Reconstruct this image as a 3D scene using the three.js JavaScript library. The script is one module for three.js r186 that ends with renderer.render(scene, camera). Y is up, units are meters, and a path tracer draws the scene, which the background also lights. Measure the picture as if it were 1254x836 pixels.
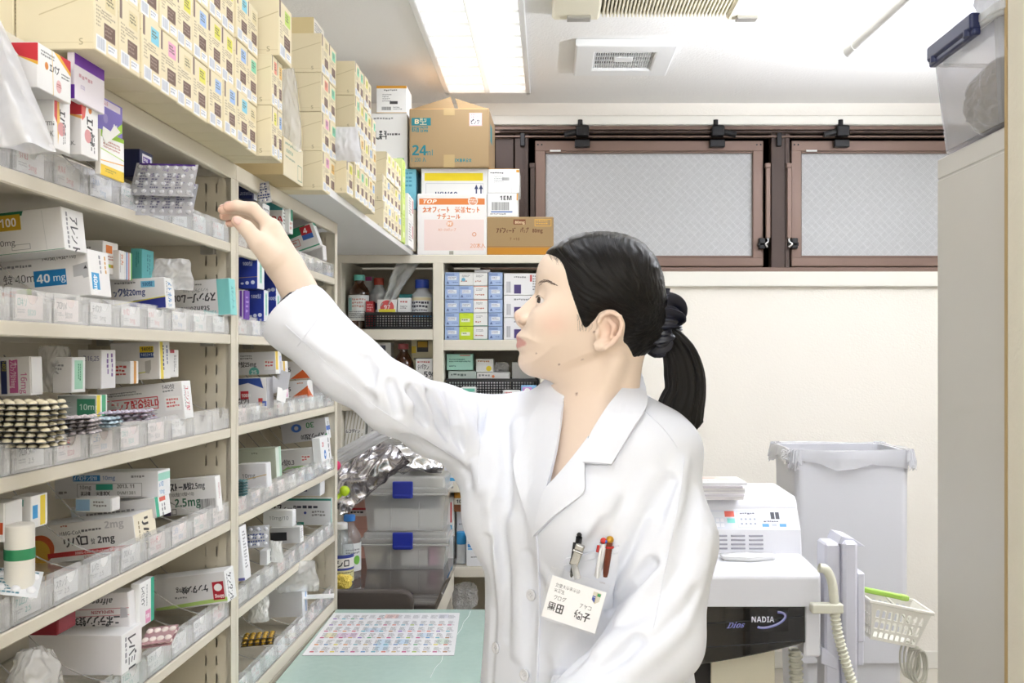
import * as THREE from 'three';
import { mergeGeometries, mergeVertices, toCreasedNormals } from 'three/addons/utils/BufferGeometryUtils.js';
import { RoundedBoxGeometry } from 'three/addons/geometries/RoundedBoxGeometry.js';
import { RectAreaLightUniformsLib } from 'three/addons/lights/RectAreaLightUniformsLib.js';
import { ImprovedNoise } from 'three/addons/math/ImprovedNoise.js';

// ---------------------------------------------------------------- camera, lights, exposure
const F = 1150, CX = 672, CY = 435, EYE = 1.45;            // focal length and principal point in photo pixels, eye height
const scene = new THREE.Scene();
scene.background = new THREE.Color(0x000000);
const camera = new THREE.PerspectiveCamera(2 * Math.atan(418 / F) * 180 / Math.PI, 1254 / 836, 0.05, 30);
camera.position.set(0, EYE, 0);
camera.lookAt(0, EYE, -1);
camera.setViewOffset(1254, 836, 627 - CX, 418 - CY, 1254, 836);
const renderer = new THREE.WebGLRenderer({ antialias: true });
renderer.toneMapping = THREE.LinearToneMapping;
renderer.toneMappingExposure = 1.08;
renderer.shadowMap.enabled = true;
RectAreaLightUniformsLib.init();
const CEIL = 2.62, BACK = 4.36, LEFT = -1.02, RIGHT = 2.3, REAR = -2.2;   // room, BACK and REAR as distances from the camera
const PANELS = [                                            // ceiling lamps: x0, x1, near, far (distances), intensity
  [-0.457, -0.08, 2.92, 4.14, 5.2],
  [-0.3, 0.08, 0.55, 1.77, 5.2],
  [-0.3, 0.08, -1.6, -0.38, 5.2],
  [1.25, 1.63, 1.75, 2.97, 5.2],
];
const STROBES = [                                           // photographer's flash heads, both turned to the ceiling: the white pool above, the soft light from behind the camera
  { at: [1.65, 1.9, -2.4], to: [1.5, 2.62, -2.6], intensity: 29, angle: 1.15, label: 'black studio flash head on a light stand behind the grey cabinet' },
  { at: [0.35, 1.8, 0.9], to: [0.1, 2.45, 2.0], intensity: 28, angle: 1.2, label: 'black studio flash head on a light stand behind the viewpoint' },
];

// ---------------------------------------------------------------- helpers
const V = (x, y, z) => new THREE.Vector3(x, y, z);
const at = (px, py, D) => V((px - CX) / F * D, EYE - (py - CY) / F * D, -D);   // a photo pixel at distance D
let _s = 7;
const rnd = () => { _s = (_s * 1664525 + 1013904223) >>> 0; return _s / 4294967296; };
const rr = (a, b) => a + (b - a) * rnd();
const seed = (n) => { _s = n >>> 0; };
const noise = new ImprovedNoise();
const fbm = (x, y, z, o = 3) => { let s = 0, a = 1; for (let i = 0; i < o; i++) { s += a * noise.noise(x, y, z); x *= 2.03; y *= 2.03; z *= 2.03; a *= 0.5; } return s; };
const taken = new Map();
const numbered = (n) => { const k = taken.get(n) || 0; taken.set(n, k + 1); return k ? n + '_' + String(k).padStart(3, '0') : n; };
function put(o) { o.traverse((m) => { if (m.isMesh) { m.castShadow = true; m.receiveShadow = true; } }); scene.add(o); return o; }
function thing(name, label, category, pos = [0, 0, 0], rotY = 0, group) {
  const o = new THREE.Group(); o.name = numbered(name); scene.add(o);
  if (pos.isVector3) o.position.copy(pos); else o.position.set(...pos);
  o.rotation.y = rotY; o.userData = { label, category };
  if (group) o.userData.group = group;
  return o;
}
function part(name, geo, mat, parent, label) {
  const m = new THREE.Mesh(Array.isArray(geo) ? join(geo) : geo, mat);
  m.name = name; m.castShadow = m.receiveShadow = true;
  if (label) m.userData.label = label;
  if (parent) parent.add(m); return m;
}
function struct(name, geo, mat) { const m = part(name, geo, mat); m.name = numbered(name); m.userData.kind = 'structure'; scene.add(m); return m; }
function solo(name, label, category, geo, mat, pos, rotY = 0, group) {
  const m = part(name, geo, mat); m.name = numbered(name); m.userData = { label, category }; if (group) m.userData.group = group;
  if (pos) { if (pos.isVector3) m.position.copy(pos); else m.position.set(...pos); } m.rotation.y = rotY; scene.add(m); return m;
}
function copy(o, label, group) { const c = o.clone(); c.name = numbered(o.name.replace(/_\d{3}$/, '')); c.userData = { ...o.userData, label }; if (group) c.userData.group = group; scene.add(c); return c; }
function join(list) {
  const gs = list.map((g) => {
    g = g.index ? g.toNonIndexed() : g.clone();
    for (const k of Object.keys(g.attributes)) if (!['position', 'normal', 'uv'].includes(k)) g.deleteAttribute(k);
    if (!g.attributes.uv) g.setAttribute('uv', new THREE.BufferAttribute(new Float32Array(g.attributes.position.count * 2), 2));
    if (!g.attributes.normal) g.computeVertexNormals();
    g.morphAttributes = {}; return g;
  });
  return mergeGeometries(gs);
}
const ORD = ['first', 'second', 'third', 'fourth', 'fifth', 'sixth', 'seventh', 'eighth', 'ninth', 'tenth', 'eleventh', 'twelfth', 'thirteenth', 'fourteenth'];

// chamfered box; uvs in metres, or into rectangles of an atlas (order +x -x +y -y +z -z)
function cbox(w, h, d, c = 0.0015, x = 0, y = 0, z = 0, rects) {
  const H = [w / 2, h / 2, d / 2]; c = Math.min(c, H[0] * 0.45, H[1] * 0.45, H[2] * 0.45);
  const pos = [], uv = [], nor = [];
  const P = (ax, s) => s.map((v, i) => (i === ax ? v * H[i] : v * (H[i] - c)));
  const UV = (ax, s) => {
    const p = P(ax, s), sg = s[ax];
    let u, v, W, Hh;
    if (ax === 0) { u = -sg * p[2]; v = p[1]; W = d; Hh = h; } else if (ax === 1) { u = p[0]; v = -sg * p[2]; W = w; Hh = d; } else { u = sg * p[0]; v = p[1]; W = w; Hh = h; }
    if (!rects) return [u + 0.5 * W, v + 0.5 * Hh];
    const r = rects[ax * 2 + (sg > 0 ? 0 : 1)];
    return [r[0] + (u / W + 0.5) * r[2], r[1] + (v / Hh + 0.5) * r[3]];
  };
  const tri = (a, b, e) => {
    const A = V(...a[0]), B = V(...b[0]), C = V(...e[0]), n = B.clone().sub(A).cross(C.clone().sub(A));
    const m = A.clone().add(B).add(C);
    if (n.dot(m) < 0) { [b, e] = [e, b]; n.negate(); }
    n.normalize();
    for (const q of [a, b, e]) { pos.push(q[0][0] + x, q[0][1] + y, q[0][2] + z); uv.push(...q[1]); nor.push(n.x, n.y, n.z); }
  };
  for (let ax = 0; ax < 3; ax++) for (const s of [1, -1]) {
    const b = (ax + 1) % 3, e = (ax + 2) % 3, q = [[-1, -1], [1, -1], [1, 1], [-1, 1]].map(([i, j]) => { const v = [0, 0, 0]; v[ax] = s; v[b] = i; v[e] = j; return [P(ax, v), UV(ax, v)]; });
    tri(q[0], q[1], q[2]); tri(q[0], q[2], q[3]);
  }
  for (let e = 0; e < 3; e++) { const a = (e + 1) % 3, b = (e + 2) % 3; for (const sa of [1, -1]) for (const sb of [1, -1]) {
    const mk = (t) => { const v = [0, 0, 0]; v[a] = sa; v[b] = sb; v[e] = t; return v; };
    const v0 = mk(-1), v1 = mk(1), u0 = UV(a, v0), u1 = UV(a, v1);
    const A0 = [P(a, v0), u0], A1 = [P(a, v1), u1], B0 = [P(b, v0), u0], B1 = [P(b, v1), u1];
    tri(A0, A1, B1); tri(A0, B1, B0);
  } }
  for (const i of [1, -1]) for (const j of [1, -1]) for (const k of [1, -1]) { const v = [i, j, k], u = UV(0, v); tri([P(0, v), u], [P(1, v), u], [P(2, v), u]); }
  const g = new THREE.BufferGeometry();
  g.setAttribute('position', new THREE.Float32BufferAttribute(pos, 3));
  g.setAttribute('normal', new THREE.Float32BufferAttribute(nor, 3));
  g.setAttribute('uv', new THREE.Float32BufferAttribute(uv, 2));
  return g;
}
const span = (x0, x1, y0, y1, z0, z1, c) => cbox(x1 - x0, y1 - y0, z1 - z0, c, (x0 + x1) / 2, (y0 + y1) / 2, (z0 + z1) / 2);
const rbox = (w, h, d, r, x = 0, y = 0, z = 0, s = 3) => new RoundedBoxGeometry(w, h, d, s, r).translate(x, y, z);
const cyl = (r0, r1, h, x = 0, y = 0, z = 0, n = 24) => new THREE.CylinderGeometry(r1, r0, h, n).translate(x, y + h / 2, z);
const lathe = (pts, n = 32) => new THREE.LatheGeometry(pts.map(([r, y]) => new THREE.Vector2(r, y)), n);
const tube = (pts, r, seg = 40, n = 8, closed = false) => new THREE.TubeGeometry(new THREE.CatmullRomCurve3(pts.map((p) => (p.isVector3 ? p : V(...p))), closed), seg, r, n, closed);
const shapeOf = (pts) => { const s = new THREE.Shape(); pts.forEach(([x, y], i) => (i ? s.lineTo(x, y) : s.moveTo(x, y))); return s; };
const extr = (shape, depth, bev = 0, seg = 6) => new THREE.ExtrudeGeometry(shape, { depth, bevelEnabled: bev > 0, bevelSize: bev, bevelThickness: bev, bevelSegments: 2, curveSegments: seg });

// ---------------------------------------------------------------- textures and materials
function dataTex(w, h, fn, srgb = false) {
  const d = new Uint8Array(w * h * 4);
  for (let y = 0; y < h; y++) for (let x = 0; x < w; x++) { const c = fn(x, y), o = (y * w + x) * 4; d[o] = c[0]; d[o + 1] = c[1]; d[o + 2] = c[2]; d[o + 3] = 255; }
  const t = new THREE.DataTexture(d, w, h); t.wrapS = t.wrapT = THREE.RepeatWrapping; t.magFilter = THREE.LinearFilter; t.minFilter = THREE.LinearFilter;
  if (srgb) t.colorSpace = THREE.SRGBColorSpace; t.needsUpdate = true; return t;
}
const tileNoise = (x, y, n, f, z = 0) => {   // tiling noise on an n-pixel square, f cells
  const u = x / n, v = y / n, g = (a, b) => noise.noise(a * f, b * f, z);
  return (1 - u) * (1 - v) * g(u, v) + u * (1 - v) * g(u - 1, v) + (1 - u) * v * g(u, v - 1) + u * v * g(u - 1, v - 1);
};
const stippleTex = dataTex(256, 256, (x, y) => { const v = 128 + 150 * tileNoise(x, y, 256, 34, 1.5) + 90 * tileNoise(x, y, 256, 70, 7.3); const c = Math.max(0, Math.min(255, v)); return [c, c, c]; });
const tx = (t, rx, ry = rx) => { const c = t.clone(); c.repeat.set(rx, ry); c.needsUpdate = true; return c; };
const M = (color, rough = 0.6, o = {}) => new THREE.MeshPhysicalMaterial({ color, roughness: rough, ...o });
const stipple = tx(stippleTex, 4);
const mat = {
  wall: M('#f6f1e7', 0.85, { bumpMap: stipple, bumpScale: 0.0009 }),
  ceiling: M('#f4f2ee', 0.9, { bumpMap: stipple, bumpScale: 0.0012 }),
  floor: M('#c9c3b6', 0.45),
  trim: M('#efece2', 0.5),
  shelf: M('#e0d8c6', 0.42),
  backShelf: M('#e4ddcd', 0.45),
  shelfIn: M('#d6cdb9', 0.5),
  greyMetal: M('#b9b6ae', 0.35, { metalness: 0.6 }),
  white: M('#f4f4f2', 0.45),
  whitePlastic: M('#ececea', 0.35),
  coldPlastic: M('#dcdce2', 0.32),
  cream: M('#ebe4cc', 0.4),
  black: M('#17171a', 0.4),
  dark: M('#2a2725', 0.5),
  clear: M('#ffffff', 0.07, { transmission: 0.8, thickness: 0, ior: 1.45, side: THREE.DoubleSide }),
  clearSheet: M('#ffffff', 0.03, { transmission: 1, thickness: 0, ior: 1.3, side: THREE.DoubleSide }),
  clearTint: M('#ffffff', 0.12, { transmission: 0.75, thickness: 0, ior: 1.45, side: THREE.DoubleSide }),
  milky: M('#f6f6f4', 0.28, { transmission: 0.7, thickness: 0, ior: 1.4, side: THREE.DoubleSide }),
  bronze: M('#7d675c', 0.38, { metalness: 0.35 }),
  bronzeDark: M('#4a3b34', 0.45, { metalness: 0.25 }),
  blackMetal: M('#1d1c1e', 0.35, { metalness: 0.3 }),
  chrome: M('#c9c9c9', 0.2, { metalness: 1 }),
  blue: M('#1d2f9a', 0.35),
  navy: M('#232b52', 0.35),
};
// ---------------------------------------------------------------- lettering: brush strokes on a ten by ten grid, for the Japanese characters
const GLYPH = {
  ア: '11816344 53563829', イ: '71533415 4549', ウ: '4042 1215 12827639', エ: '1181 4148 0898', オ: '0393 6069 5418', カ: '13837869 404519', キ: '1373 0686 4069', ク: '4014 31817539',
  ケ: '3014 2393 635739', コ: '11818818', サ: '0393 3036 70766849', シ: '1122 0324 196783', ス: '11815519 5599', セ: '039365 303899', ソ: '1124 81756839', タ: '4014 31817539 3566',
  チ: '8021 0494 525739', ツ: '1123 4153 82766839', テ: '2171 0494 54573839', ト: '3039 3366', ナ: '0393 505739', ニ: '2272 0898', ヌ: '11817519 3479', ネ: '4052 13835619 5559 7698',
  ノ: '816519', ハ: '3118 6198', ヒ: '202888 8125', フ: '11817529', ヘ: '064298', ホ: '0393 5059 3518 7698', マ: '118145 3568', ミ: '2172 2475 1888', ム: '502888 7698', メ: '7019 2378',
  モ: '1171 0585 414888', ヤ: '138266 3059', ユ: '217168 0898', ヨ: '11818818 1484', ラ: '2171 14847639', リ: '2126 71766849', ル: '313519 616895', レ: '202995', ロ: '1181881811',
  ワ: '1511817539', ン: '1223 195783', ー: '0595',
  錠: '2004 2044 1333 0545 2439 0948 52529293 7072 5494 7478 7696 5658 5899', 黒: '1181851511 5158 1383 1686 0797 1819 3839 5859 7889', 田: '1181891911 5159 1585',
  絢: '30121433 33041545 2549 1618 3748 6143 53939989 5676795956 5777', 子: '217144 44493 4939 0595', 北: '3039 0333 0938 606999 6493', 里: '1181851511 1383 5159 1787 0999',
  大: '0393 5055 5519 5599', 学: '1022 4042 8062 05049495 2676 76585938 0797', 薬: '0191 3032 6062 3363653533 3464 1324 7384 0696 4549 4519 5599', 部: '2021 0242 0545 1646491916 6069 60929465 65949768',
  実: '4041 03029293 2474 1575 0696 4447 4619 4699', 習: '104044 609094 1232 6282 5051 2575792925 2777', 生: '2014 2383 5059 2686 0999', 配: '0141 1242491912 2124 3134 1646 51919555 555999',
  合: '5014 5094 3565 2676792926', 栄: '1022 4042 8062 05049495 1686 4549 4619 4699', 養: '2031 7061 1282 2484 5155 0696 3619 5699 4769 2979', 型: '0040 0242 1105 3134 6063 80848474 4549 1585 0999',
  軟: '0141 1333361613 1434 2039 0848 6053 51918275 7459 7499', 膏: '5051 0191 2474 1383 2575792925 2777', 容: '4041 02019192 2333 6373 5015 5095 2676792926', 器: '0030333303 6090936360 0696 0636393609 6696996966',
  本: '0292 5059 5218 5298 3767', 入: '3042 4219 4299', 料: '2029 0444 1012 3032 2509 2539 6072 6373 0696 8089', 乳: '4021 1232 0545 2639 6067 679997 1112', 日: '2171792921 2575', 用: '2171792921 2474 2676 5159',
  用法: '', 医: '9009 0099 0199 3212 3383 5357', 入数: '',
};
const TINY = { ッ: 'ツ', ャ: 'ヤ', ュ: 'ユ', ョ: 'ヨ', ィ: 'イ', ェ: 'エ', ァ: 'ア', ォ: 'オ' };
function strokes(ctx, code, x, y, w, h) {
  ctx.beginPath();
  for (const run of code.split(' ')) for (let i = 0; i + 1 < run.length; i += 2) {
    const px = x + (+run[i] + 0.5) / 10 * w, py = y + (+run[i + 1] + 0.5) / 10 * h;
    if (i) ctx.lineTo(px, py); else ctx.moveTo(px, py);
  }
  ctx.stroke();
}
// writes str with its top left at x, y; size is the character height in pixels. Returns the advance.
function write(ctx, str, x, y, size, color, o = {}) {
  const sq = o.sq ?? 1, x0 = x;
  ctx.fillStyle = ctx.strokeStyle = color; ctx.lineJoin = 'round'; ctx.lineCap = 'butt';
  ctx.font = (o.italic ? 'italic ' : '') + (o.bold ? 'bold ' : '') + Math.max(4, size).toFixed(1) + 'px ' + (o.serif ? 'serif' : 'sans-serif');
  ctx.textBaseline = 'alphabetic';
  for (const ch of str) {
    const parts = ch.normalize('NFD'); let base = parts[0], k = 1;
    if (TINY[base]) { base = TINY[base]; k = 0.72; }
    const code = GLYPH[ch] || GLYPH[base];
    if (code) {
      const w = size * sq * (o.narrow ?? 0.92);
      ctx.lineWidth = size * (o.serif ? 0.07 : o.bold ? 0.14 : 0.095) * k * (code.length > 34 ? 0.66 : 1) * (o.serif && o.bold ? 1.7 : 1);
      strokes(ctx, code, x + (1 - k) * w * 0.3, y + (1 - k) * size, w * k, size * k);
      if (parts[1] === '\u3099') { ctx.beginPath(); ctx.moveTo(x + w * 0.82, y); ctx.lineTo(x + w * 0.92, y + size * 0.16); ctx.moveTo(x + w * 0.98, y - size * 0.04); ctx.lineTo(x + w * 1.06, y + size * 0.12); ctx.stroke(); }
      if (parts[1] === '\u309a') { ctx.beginPath(); ctx.arc(x + w * 0.95, y + size * 0.06, size * 0.1, 0, 7); ctx.stroke(); }
      x += w * (k < 1 ? 0.85 : 1);
    } else {
      const w = ctx.measureText(ch).width;
      ctx.save(); ctx.translate(x, y + size * 0.9); ctx.scale(sq, 1); ctx.fillText(ch, 0, 0); ctx.restore();
      x += w * sq;
    }
  }
  return x - x0;
}
// lines of print too small to read
function fine(ctx, x, y, w, h, rows, color) {
  ctx.fillStyle = color; const rh = h / rows;
  for (let r = 0; r < rows; r++) { let u = 0; const end = w * rr(0.6, 1); while (u < end) { const c = rr(0.35, 0.85) * rh; ctx.fillRect(x + u, y + r * rh + rr(0, 0.15) * rh, c, rh * rr(0.35, 0.6)); u += c + rh * 0.22; } }
}
function bars(ctx, x, y, w, h, color = '#444') { ctx.fillStyle = color; let u = 0; while (u < w) { const c = rr(0.01, 0.035) * w; ctx.fillRect(x + u, y, c, h); u += c + rr(0.012, 0.04) * w; } }
// a printed face is a list of marks; positions and sizes are fractions of the face (text size: of its height)
function paint(ctx, art, W, H) {
  for (const a of art) {
    const k = a[0];
    if (k === 'U') { ctx.translate(W, H); ctx.rotate(Math.PI); }
    else if (k === 'V') { ctx.translate(W, 0); ctx.rotate(Math.PI / 2); [W, H] = [H, W]; }
    else if (k === 'N') { ctx.translate(0, H); ctx.rotate(-Math.PI / 2); [W, H] = [H, W]; }
    else if (k === 'b') { ctx.fillStyle = a[1]; ctx.fillRect(-2, -2, W + 4, H + 4); }
    else if (k === 'r') { ctx.fillStyle = a[5]; ctx.fillRect(a[1] * W, a[2] * H, a[3] * W, a[4] * H); }
    else if (k === 'o') { ctx.strokeStyle = a[5]; ctx.lineWidth = Math.max(1, (a[6] || 0.02) * H); ctx.strokeRect(a[1] * W, a[2] * H, a[3] * W, a[4] * H); }
    else if (k === 'c') { ctx.fillStyle = a[4]; ctx.beginPath(); ctx.ellipse(a[1] * W, a[2] * H, a[3] * H, a[3] * H * (a[5] || 1), 0, 0, 7); ctx.fill(); }
    else if (k === 't') write(ctx, a[1], a[2] * W, a[3] * H, a[4] * H, a[5], a[6]);
    else if (k === 'f') fine(ctx, a[1] * W, a[2] * H, a[3] * W, a[4] * H, a[5], a[6] || '#8d8d90');
    else if (k === 'x') bars(ctx, a[1] * W, a[2] * H, a[3] * W, a[4] * H, a[5]);
    else if (k === 'p') { ctx.fillStyle = a[1]; ctx.beginPath(); for (let i = 2; i < a.length; i += 2) ctx.lineTo(a[i] * W, a[i + 1] * H); ctx.fill(); }
    else if (k === 'l') { ctx.strokeStyle = a[5]; ctx.lineWidth = Math.max(1, (a[6] || 0.015) * H); ctx.beginPath(); ctx.moveTo(a[1] * W, a[2] * H); ctx.lineTo(a[3] * W, a[4] * H); ctx.stroke(); }
  }
}
// pages of print shared by many boxes
const PAGE = 2048, pages = [];
function newPage() {
  const cv = document.createElement('canvas'); cv.width = cv.height = PAGE;
  const ctx = cv.getContext('2d'); ctx.fillStyle = '#fff'; ctx.fillRect(0, 0, PAGE, PAGE);
  const t = new THREE.CanvasTexture(cv); t.colorSpace = THREE.SRGBColorSpace; t.magFilter = THREE.LinearFilter; t.minFilter = THREE.LinearFilter; t.generateMipmaps = false;
  const p = { ctx, t, x: 2, y: 2, row: 0, plain: new Map(), mat: M('#ffffff', 0.48, { map: t }), matte: M('#ffffff', 0.85, { map: t }) };
  pages.push(p); return p;
}
function slot(p, w, h) {
  if (p.x + w + 4 > PAGE) { p.x = 2; p.y += p.row + 4; p.row = 0; }
  if (p.y + h + 4 > PAGE) return null;
  const s = [p.x, p.y, w, h]; p.x += w + 4; p.row = Math.max(p.row, h); return s;
}
const uvRect = ([x, y, w, h]) => [(x + 0.5) / PAGE, 1 - (y + h - 0.5) / PAGE, (w - 1) / PAGE, (h - 1) / PAGE];
function inkOn(p, art, w, h) {
  if (typeof art === 'string') {
    if (!p.plain.has(art)) { const s = slot(p, 6, 6); if (!s) return null; p.ctx.fillStyle = art; p.ctx.fillRect(s[0] - 1, s[1] - 1, 8, 8); p.plain.set(art, uvRect([s[0] + 2, s[1] + 2, 2, 2])); }
    return p.plain.get(art);
  }
  const s = slot(p, w, h); if (!s) return null;
  p.ctx.save(); p.ctx.beginPath(); p.ctx.rect(s[0] - 1, s[1] - 1, w + 2, h + 2); p.ctx.clip(); p.ctx.translate(s[0], s[1]); paint(p.ctx, art, w, h); p.ctx.restore();
  return uvRect(s);
}
// arts: +x -x +y -y +z -z; a colour or a list of marks
function printed(w, h, d, arts, { density = 1700, c = 0.0012, x = 0, y = 0, z = 0 } = {}) {
  const dims = [[d, h], [d, h], [w, d], [w, d], [w, h], [w, h]].map((q) => q.map((v) => Math.max(8, Math.min(900, Math.round(v * density)))));
  let p = pages[pages.length - 1] || newPage();
  for (let go = 0; go < 2; go++) {
    const rects = arts.map((a, i) => inkOn(p, a, dims[i][0], dims[i][1]));
    if (rects.every(Boolean)) return { geo: cbox(w, h, d, c, x, y, z, rects), mat: p.mat, matte: p.matte };
    p = newPage();
  }
}
// a flat printed sheet: width w along x, height h along y, thickness t along z
const sheet = (w, h, t, art, back = '#f4f4f2', o) => printed(w, h, t, [back, back, back, back, art, back], o);
// ---------------------------------------------------------------- the room
const TH = 0.1;
struct('floor', span(LEFT - TH, RIGHT + TH, -TH, 0, -BACK - TH, -REAR + TH, 0), mat.floor);
struct('ceiling', span(LEFT - TH, RIGHT + TH, CEIL, CEIL + TH, -BACK - TH, -REAR + TH, 0), mat.ceiling);
struct('wall_left', span(LEFT - TH, LEFT, 0, CEIL, -BACK, -REAR, 0), mat.wall);
struct('wall_rear', span(LEFT, RIGHT, 0, CEIL, -REAR, -REAR + TH, 0), mat.wall);
struct('wall_right', span(RIGHT, RIGHT + TH, 0, CEIL, -BACK, -REAR, 0), mat.wall);
{ // back wall with the window opening
  const wx0 = at(588, 0, BACK).x, wx1 = 2.16, wy0 = at(0, 333, BACK).y, wy1 = at(0, 154, BACK).y;
  struct('wall_back', [span(LEFT, RIGHT, 0, wy0, -BACK - TH, -BACK, 0), span(LEFT, RIGHT, wy1, CEIL, -BACK - TH, -BACK, 0),
    span(LEFT, wx0, wy0, wy1, -BACK - TH, -BACK, 0), span(wx1, RIGHT, wy0, wy1, -BACK - TH, -BACK, 0)], mat.wall);
  struct('trim_1', span(wx0 - 0.06, wx1 + 0.06, wy1, at(0, 143, BACK).y, -BACK, -BACK + 0.025, 0.003), mat.trim);
  struct('trim_2', span(wx0 - 0.06, wx1 + 0.06, at(0, 351, BACK).y, wy0, -BACK, -BACK + 0.03, 0.003), mat.trim);
  struct('trim_3', span(wx1, wx1 + 0.05, wy0, wy1, -BACK, -BACK + 0.025, 0.003), mat.trim);
  struct('baseboard_back', span(LEFT, RIGHT, 0, 0.08, -BACK, -BACK + 0.012, 0.002), mat.trim);
  // bronze window: outer frame, fixed mullions, top-hung sashes with wired glass
  const w = new THREE.Group(); w.name = 'window_1'; w.userData.kind = 'structure'; scene.add(w);
  const zf = -BACK - 0.045, fr = 0.018;
  const X = (px) => at(px, 0, BACK).x, Y = (py) => at(0, py, BACK).y;
  part('window_frame', [span(wx0, wx1, wy1 - fr, wy1, zf - 0.03, zf + 0.045, 0.002), span(wx0, wx1, wy0, Y(327), zf - 0.03, zf + 0.045, 0.002), span(wx0, wx0 + fr, wy0, wy1, zf - 0.03, zf + 0.045, 0.002),
    span(wx1 - fr, wx1, wy0, wy1, zf - 0.03, zf + 0.045, 0.002), span(wx0, wx1, Y(163), Y(160), zf + 0.02, zf + 0.05, 0.001), span(wx0, wx1, Y(168), Y(166), zf + 0.02, zf + 0.048, 0.001)], mat.bronze, w);
  for (const [a, b] of [[630, 647], [945, 968]]) part('mullion', [span(X(a), X(b), wy0 + fr, wy1 - fr, zf - 0.02, zf + 0.035, 0.003), span(X(b - 6), X(b - 4), wy0 + fr, wy1 - fr, zf, zf + 0.04, 0.001)], mat.bronzeDark, w);
  // wired patterned glass: diamond wire net and small hammered relief
  const wire = dataTex(256, 256, (x, y) => {
    const u = x / 256 * 4, v = y / 256 * 4, a = Math.abs(((u + v) % 1) - 0.5), b = Math.abs((((u - v) % 1) + 1) % 1 - 0.5);
    const l = a < 0.035 || b < 0.035 ? 1 : 0, n = tileNoise(x, y, 256, 60, 3.1) * 22 + tileNoise(x, y, 256, 9, 1.1) * 10;
    const c = Math.max(0, Math.min(255, 188 + n + l * 12)); return [c, c + 1, c + 2];
  }, true);
  const relief = dataTex(128, 128, (x, y) => { const c = Math.max(0, Math.min(255, 128 + 60 * Math.sin(x / 128 * 8 * 6.2832 * 2) * Math.sin(y / 128 * 8 * 6.2832 * 2) + 60 * tileNoise(x, y, 128, 20, 5))); return [c, c, c]; });
  const glass = M('#ffffff', 0.35, { map: tx(wire, 6.2), bumpMap: tx(relief, 6), bumpScale: 0.0012 });
  const sash = (a, b, name) => {
    const s = new THREE.Group(); s.name = name; w.add(s);
    const x0 = X(a), x1 = X(b), y0 = Y(326), y1 = Y(171), m = 0.05;
    part('sash_frame', [span(x0, x1, y1 - 0.05, y1, zf - 0.005, zf + 0.03, 0.004), span(x0, x1, y0, y0 + 0.045, zf - 0.005, zf + 0.03, 0.004), span(x0, x0 + m, y0, y1, zf - 0.004, zf + 0.028, 0.004), span(x1 - m, x1, y0, y1, zf - 0.004, zf + 0.028, 0.004),
      span(x0 + m, x1 - m, y1 - 0.057, y1 - 0.05, zf, zf + 0.022, 0.001), span(x0 + m, x1 - m, y0 + 0.045, y0 + 0.052, zf, zf + 0.022, 0.001)], mat.bronze, s);
    part('pane', span(x0 + m * 0.8, x1 - m * 0.8, y0 + 0.03, y1 - 0.03, zf, zf + 0.006, 0), glass, s);
    for (const [sx, sy] of [[x0 + 0.014, 1], [x0 + 0.032, 1], [x1 - 0.014, 1], [x1 - 0.032, 1]]) part('screw', new THREE.CylinderGeometry(0.004, 0.004, 0.004, 10).rotateX(Math.PI / 2).translate(sx, y1 - 0.02, zf + 0.031), mat.blackMetal, s);
    part('maker_plate', span(x0 + 0.07, x0 + 0.12, y1 - 0.052, y1 - 0.044, zf + 0.029, zf + 0.0315, 0.0005), mat.whitePlastic, s, 'small pale maker plate');
    return s;
  };
  sash(655, 936, 'sash'); sash(970, 1250, 'sash');
  part('side_sash_frame', span(X(606), X(629), Y(326), Y(163), zf - 0.005, zf + 0.025, 0.003), mat.bronzeDark, w);
  // operator rods, hinges and winding arms
  part('operator_rod', new THREE.CylinderGeometry(0.005, 0.005, X(1250) - X(612), 10).rotateZ(Math.PI / 2).translate((X(1250) + X(612)) / 2, Y(162), zf + 0.06), mat.bronzeDark, w);
  for (const [px, dir] of [[713, -1], [878, 1], [1030, -1]]) {
    const x = X(px), y = Y(163), z = zf + 0.06, g = new THREE.Group(); g.name = 'hinge_bracket'; w.add(g);
    part('block', [rbox(0.06, 0.05, 0.05, 0.008, x, y + 0.004, z), rbox(0.07, 0.035, 0.03, 0.005, x, y - 0.05, z - 0.01), cyl(0.011, 0.011, 0.045, x - 0.01, y + 0.01, z + 0.01)], mat.blackMetal, g);
    part('lever', new THREE.CylinderGeometry(0.013, 0.016, 0.06, 12).rotateZ(Math.PI / 2 - dir * 0.2).translate(x + dir * 0.055, y - 0.004, z), mat.blackMetal, g);
  }
  for (const px of [640, 954]) part('stay_bracket', rbox(0.022, 0.07, 0.02, 0.004, X(px), Y(170), zf + 0.045), mat.blackMetal, w);
  for (const px of [652, 940, 966]) {
    const g = new THREE.Group(); g.name = 'stay_arm'; w.add(g); const x = X(px), z = zf + 0.045;
    part('bar', [span(x - 0.01, x + 0.012, Y(292), Y(201), z - 0.006, z + 0.012, 0.003), span(x - 0.014, x + 0.012, Y(206), Y(200), z - 0.004, z + 0.016, 0.003)], px === 652 ? mat.bronzeDark : mat.bronze, g);
    if (px !== 652) {
      const dx = px < 950 ? -1 : 1;
      part('catch_block', [rbox(0.03, 0.05, 0.03, 0.005, x + dx * 0.026, Y(298), z - 0.005), rbox(0.05, 0.018, 0.03, 0.004, x + dx * 0.02, Y(299), z - 0.005)], mat.blackMetal, g);
      part('thumb_screw', tube([[x, Y(291), z + 0.004], [x, Y(296), z + 0.01], [x + 0.012 * dx, Y(299), z + 0.014], [x - 0.004, Y(303), z + 0.012]], 0.0055, 16, 8), mat.chrome, g);
    }
  }
}
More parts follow.
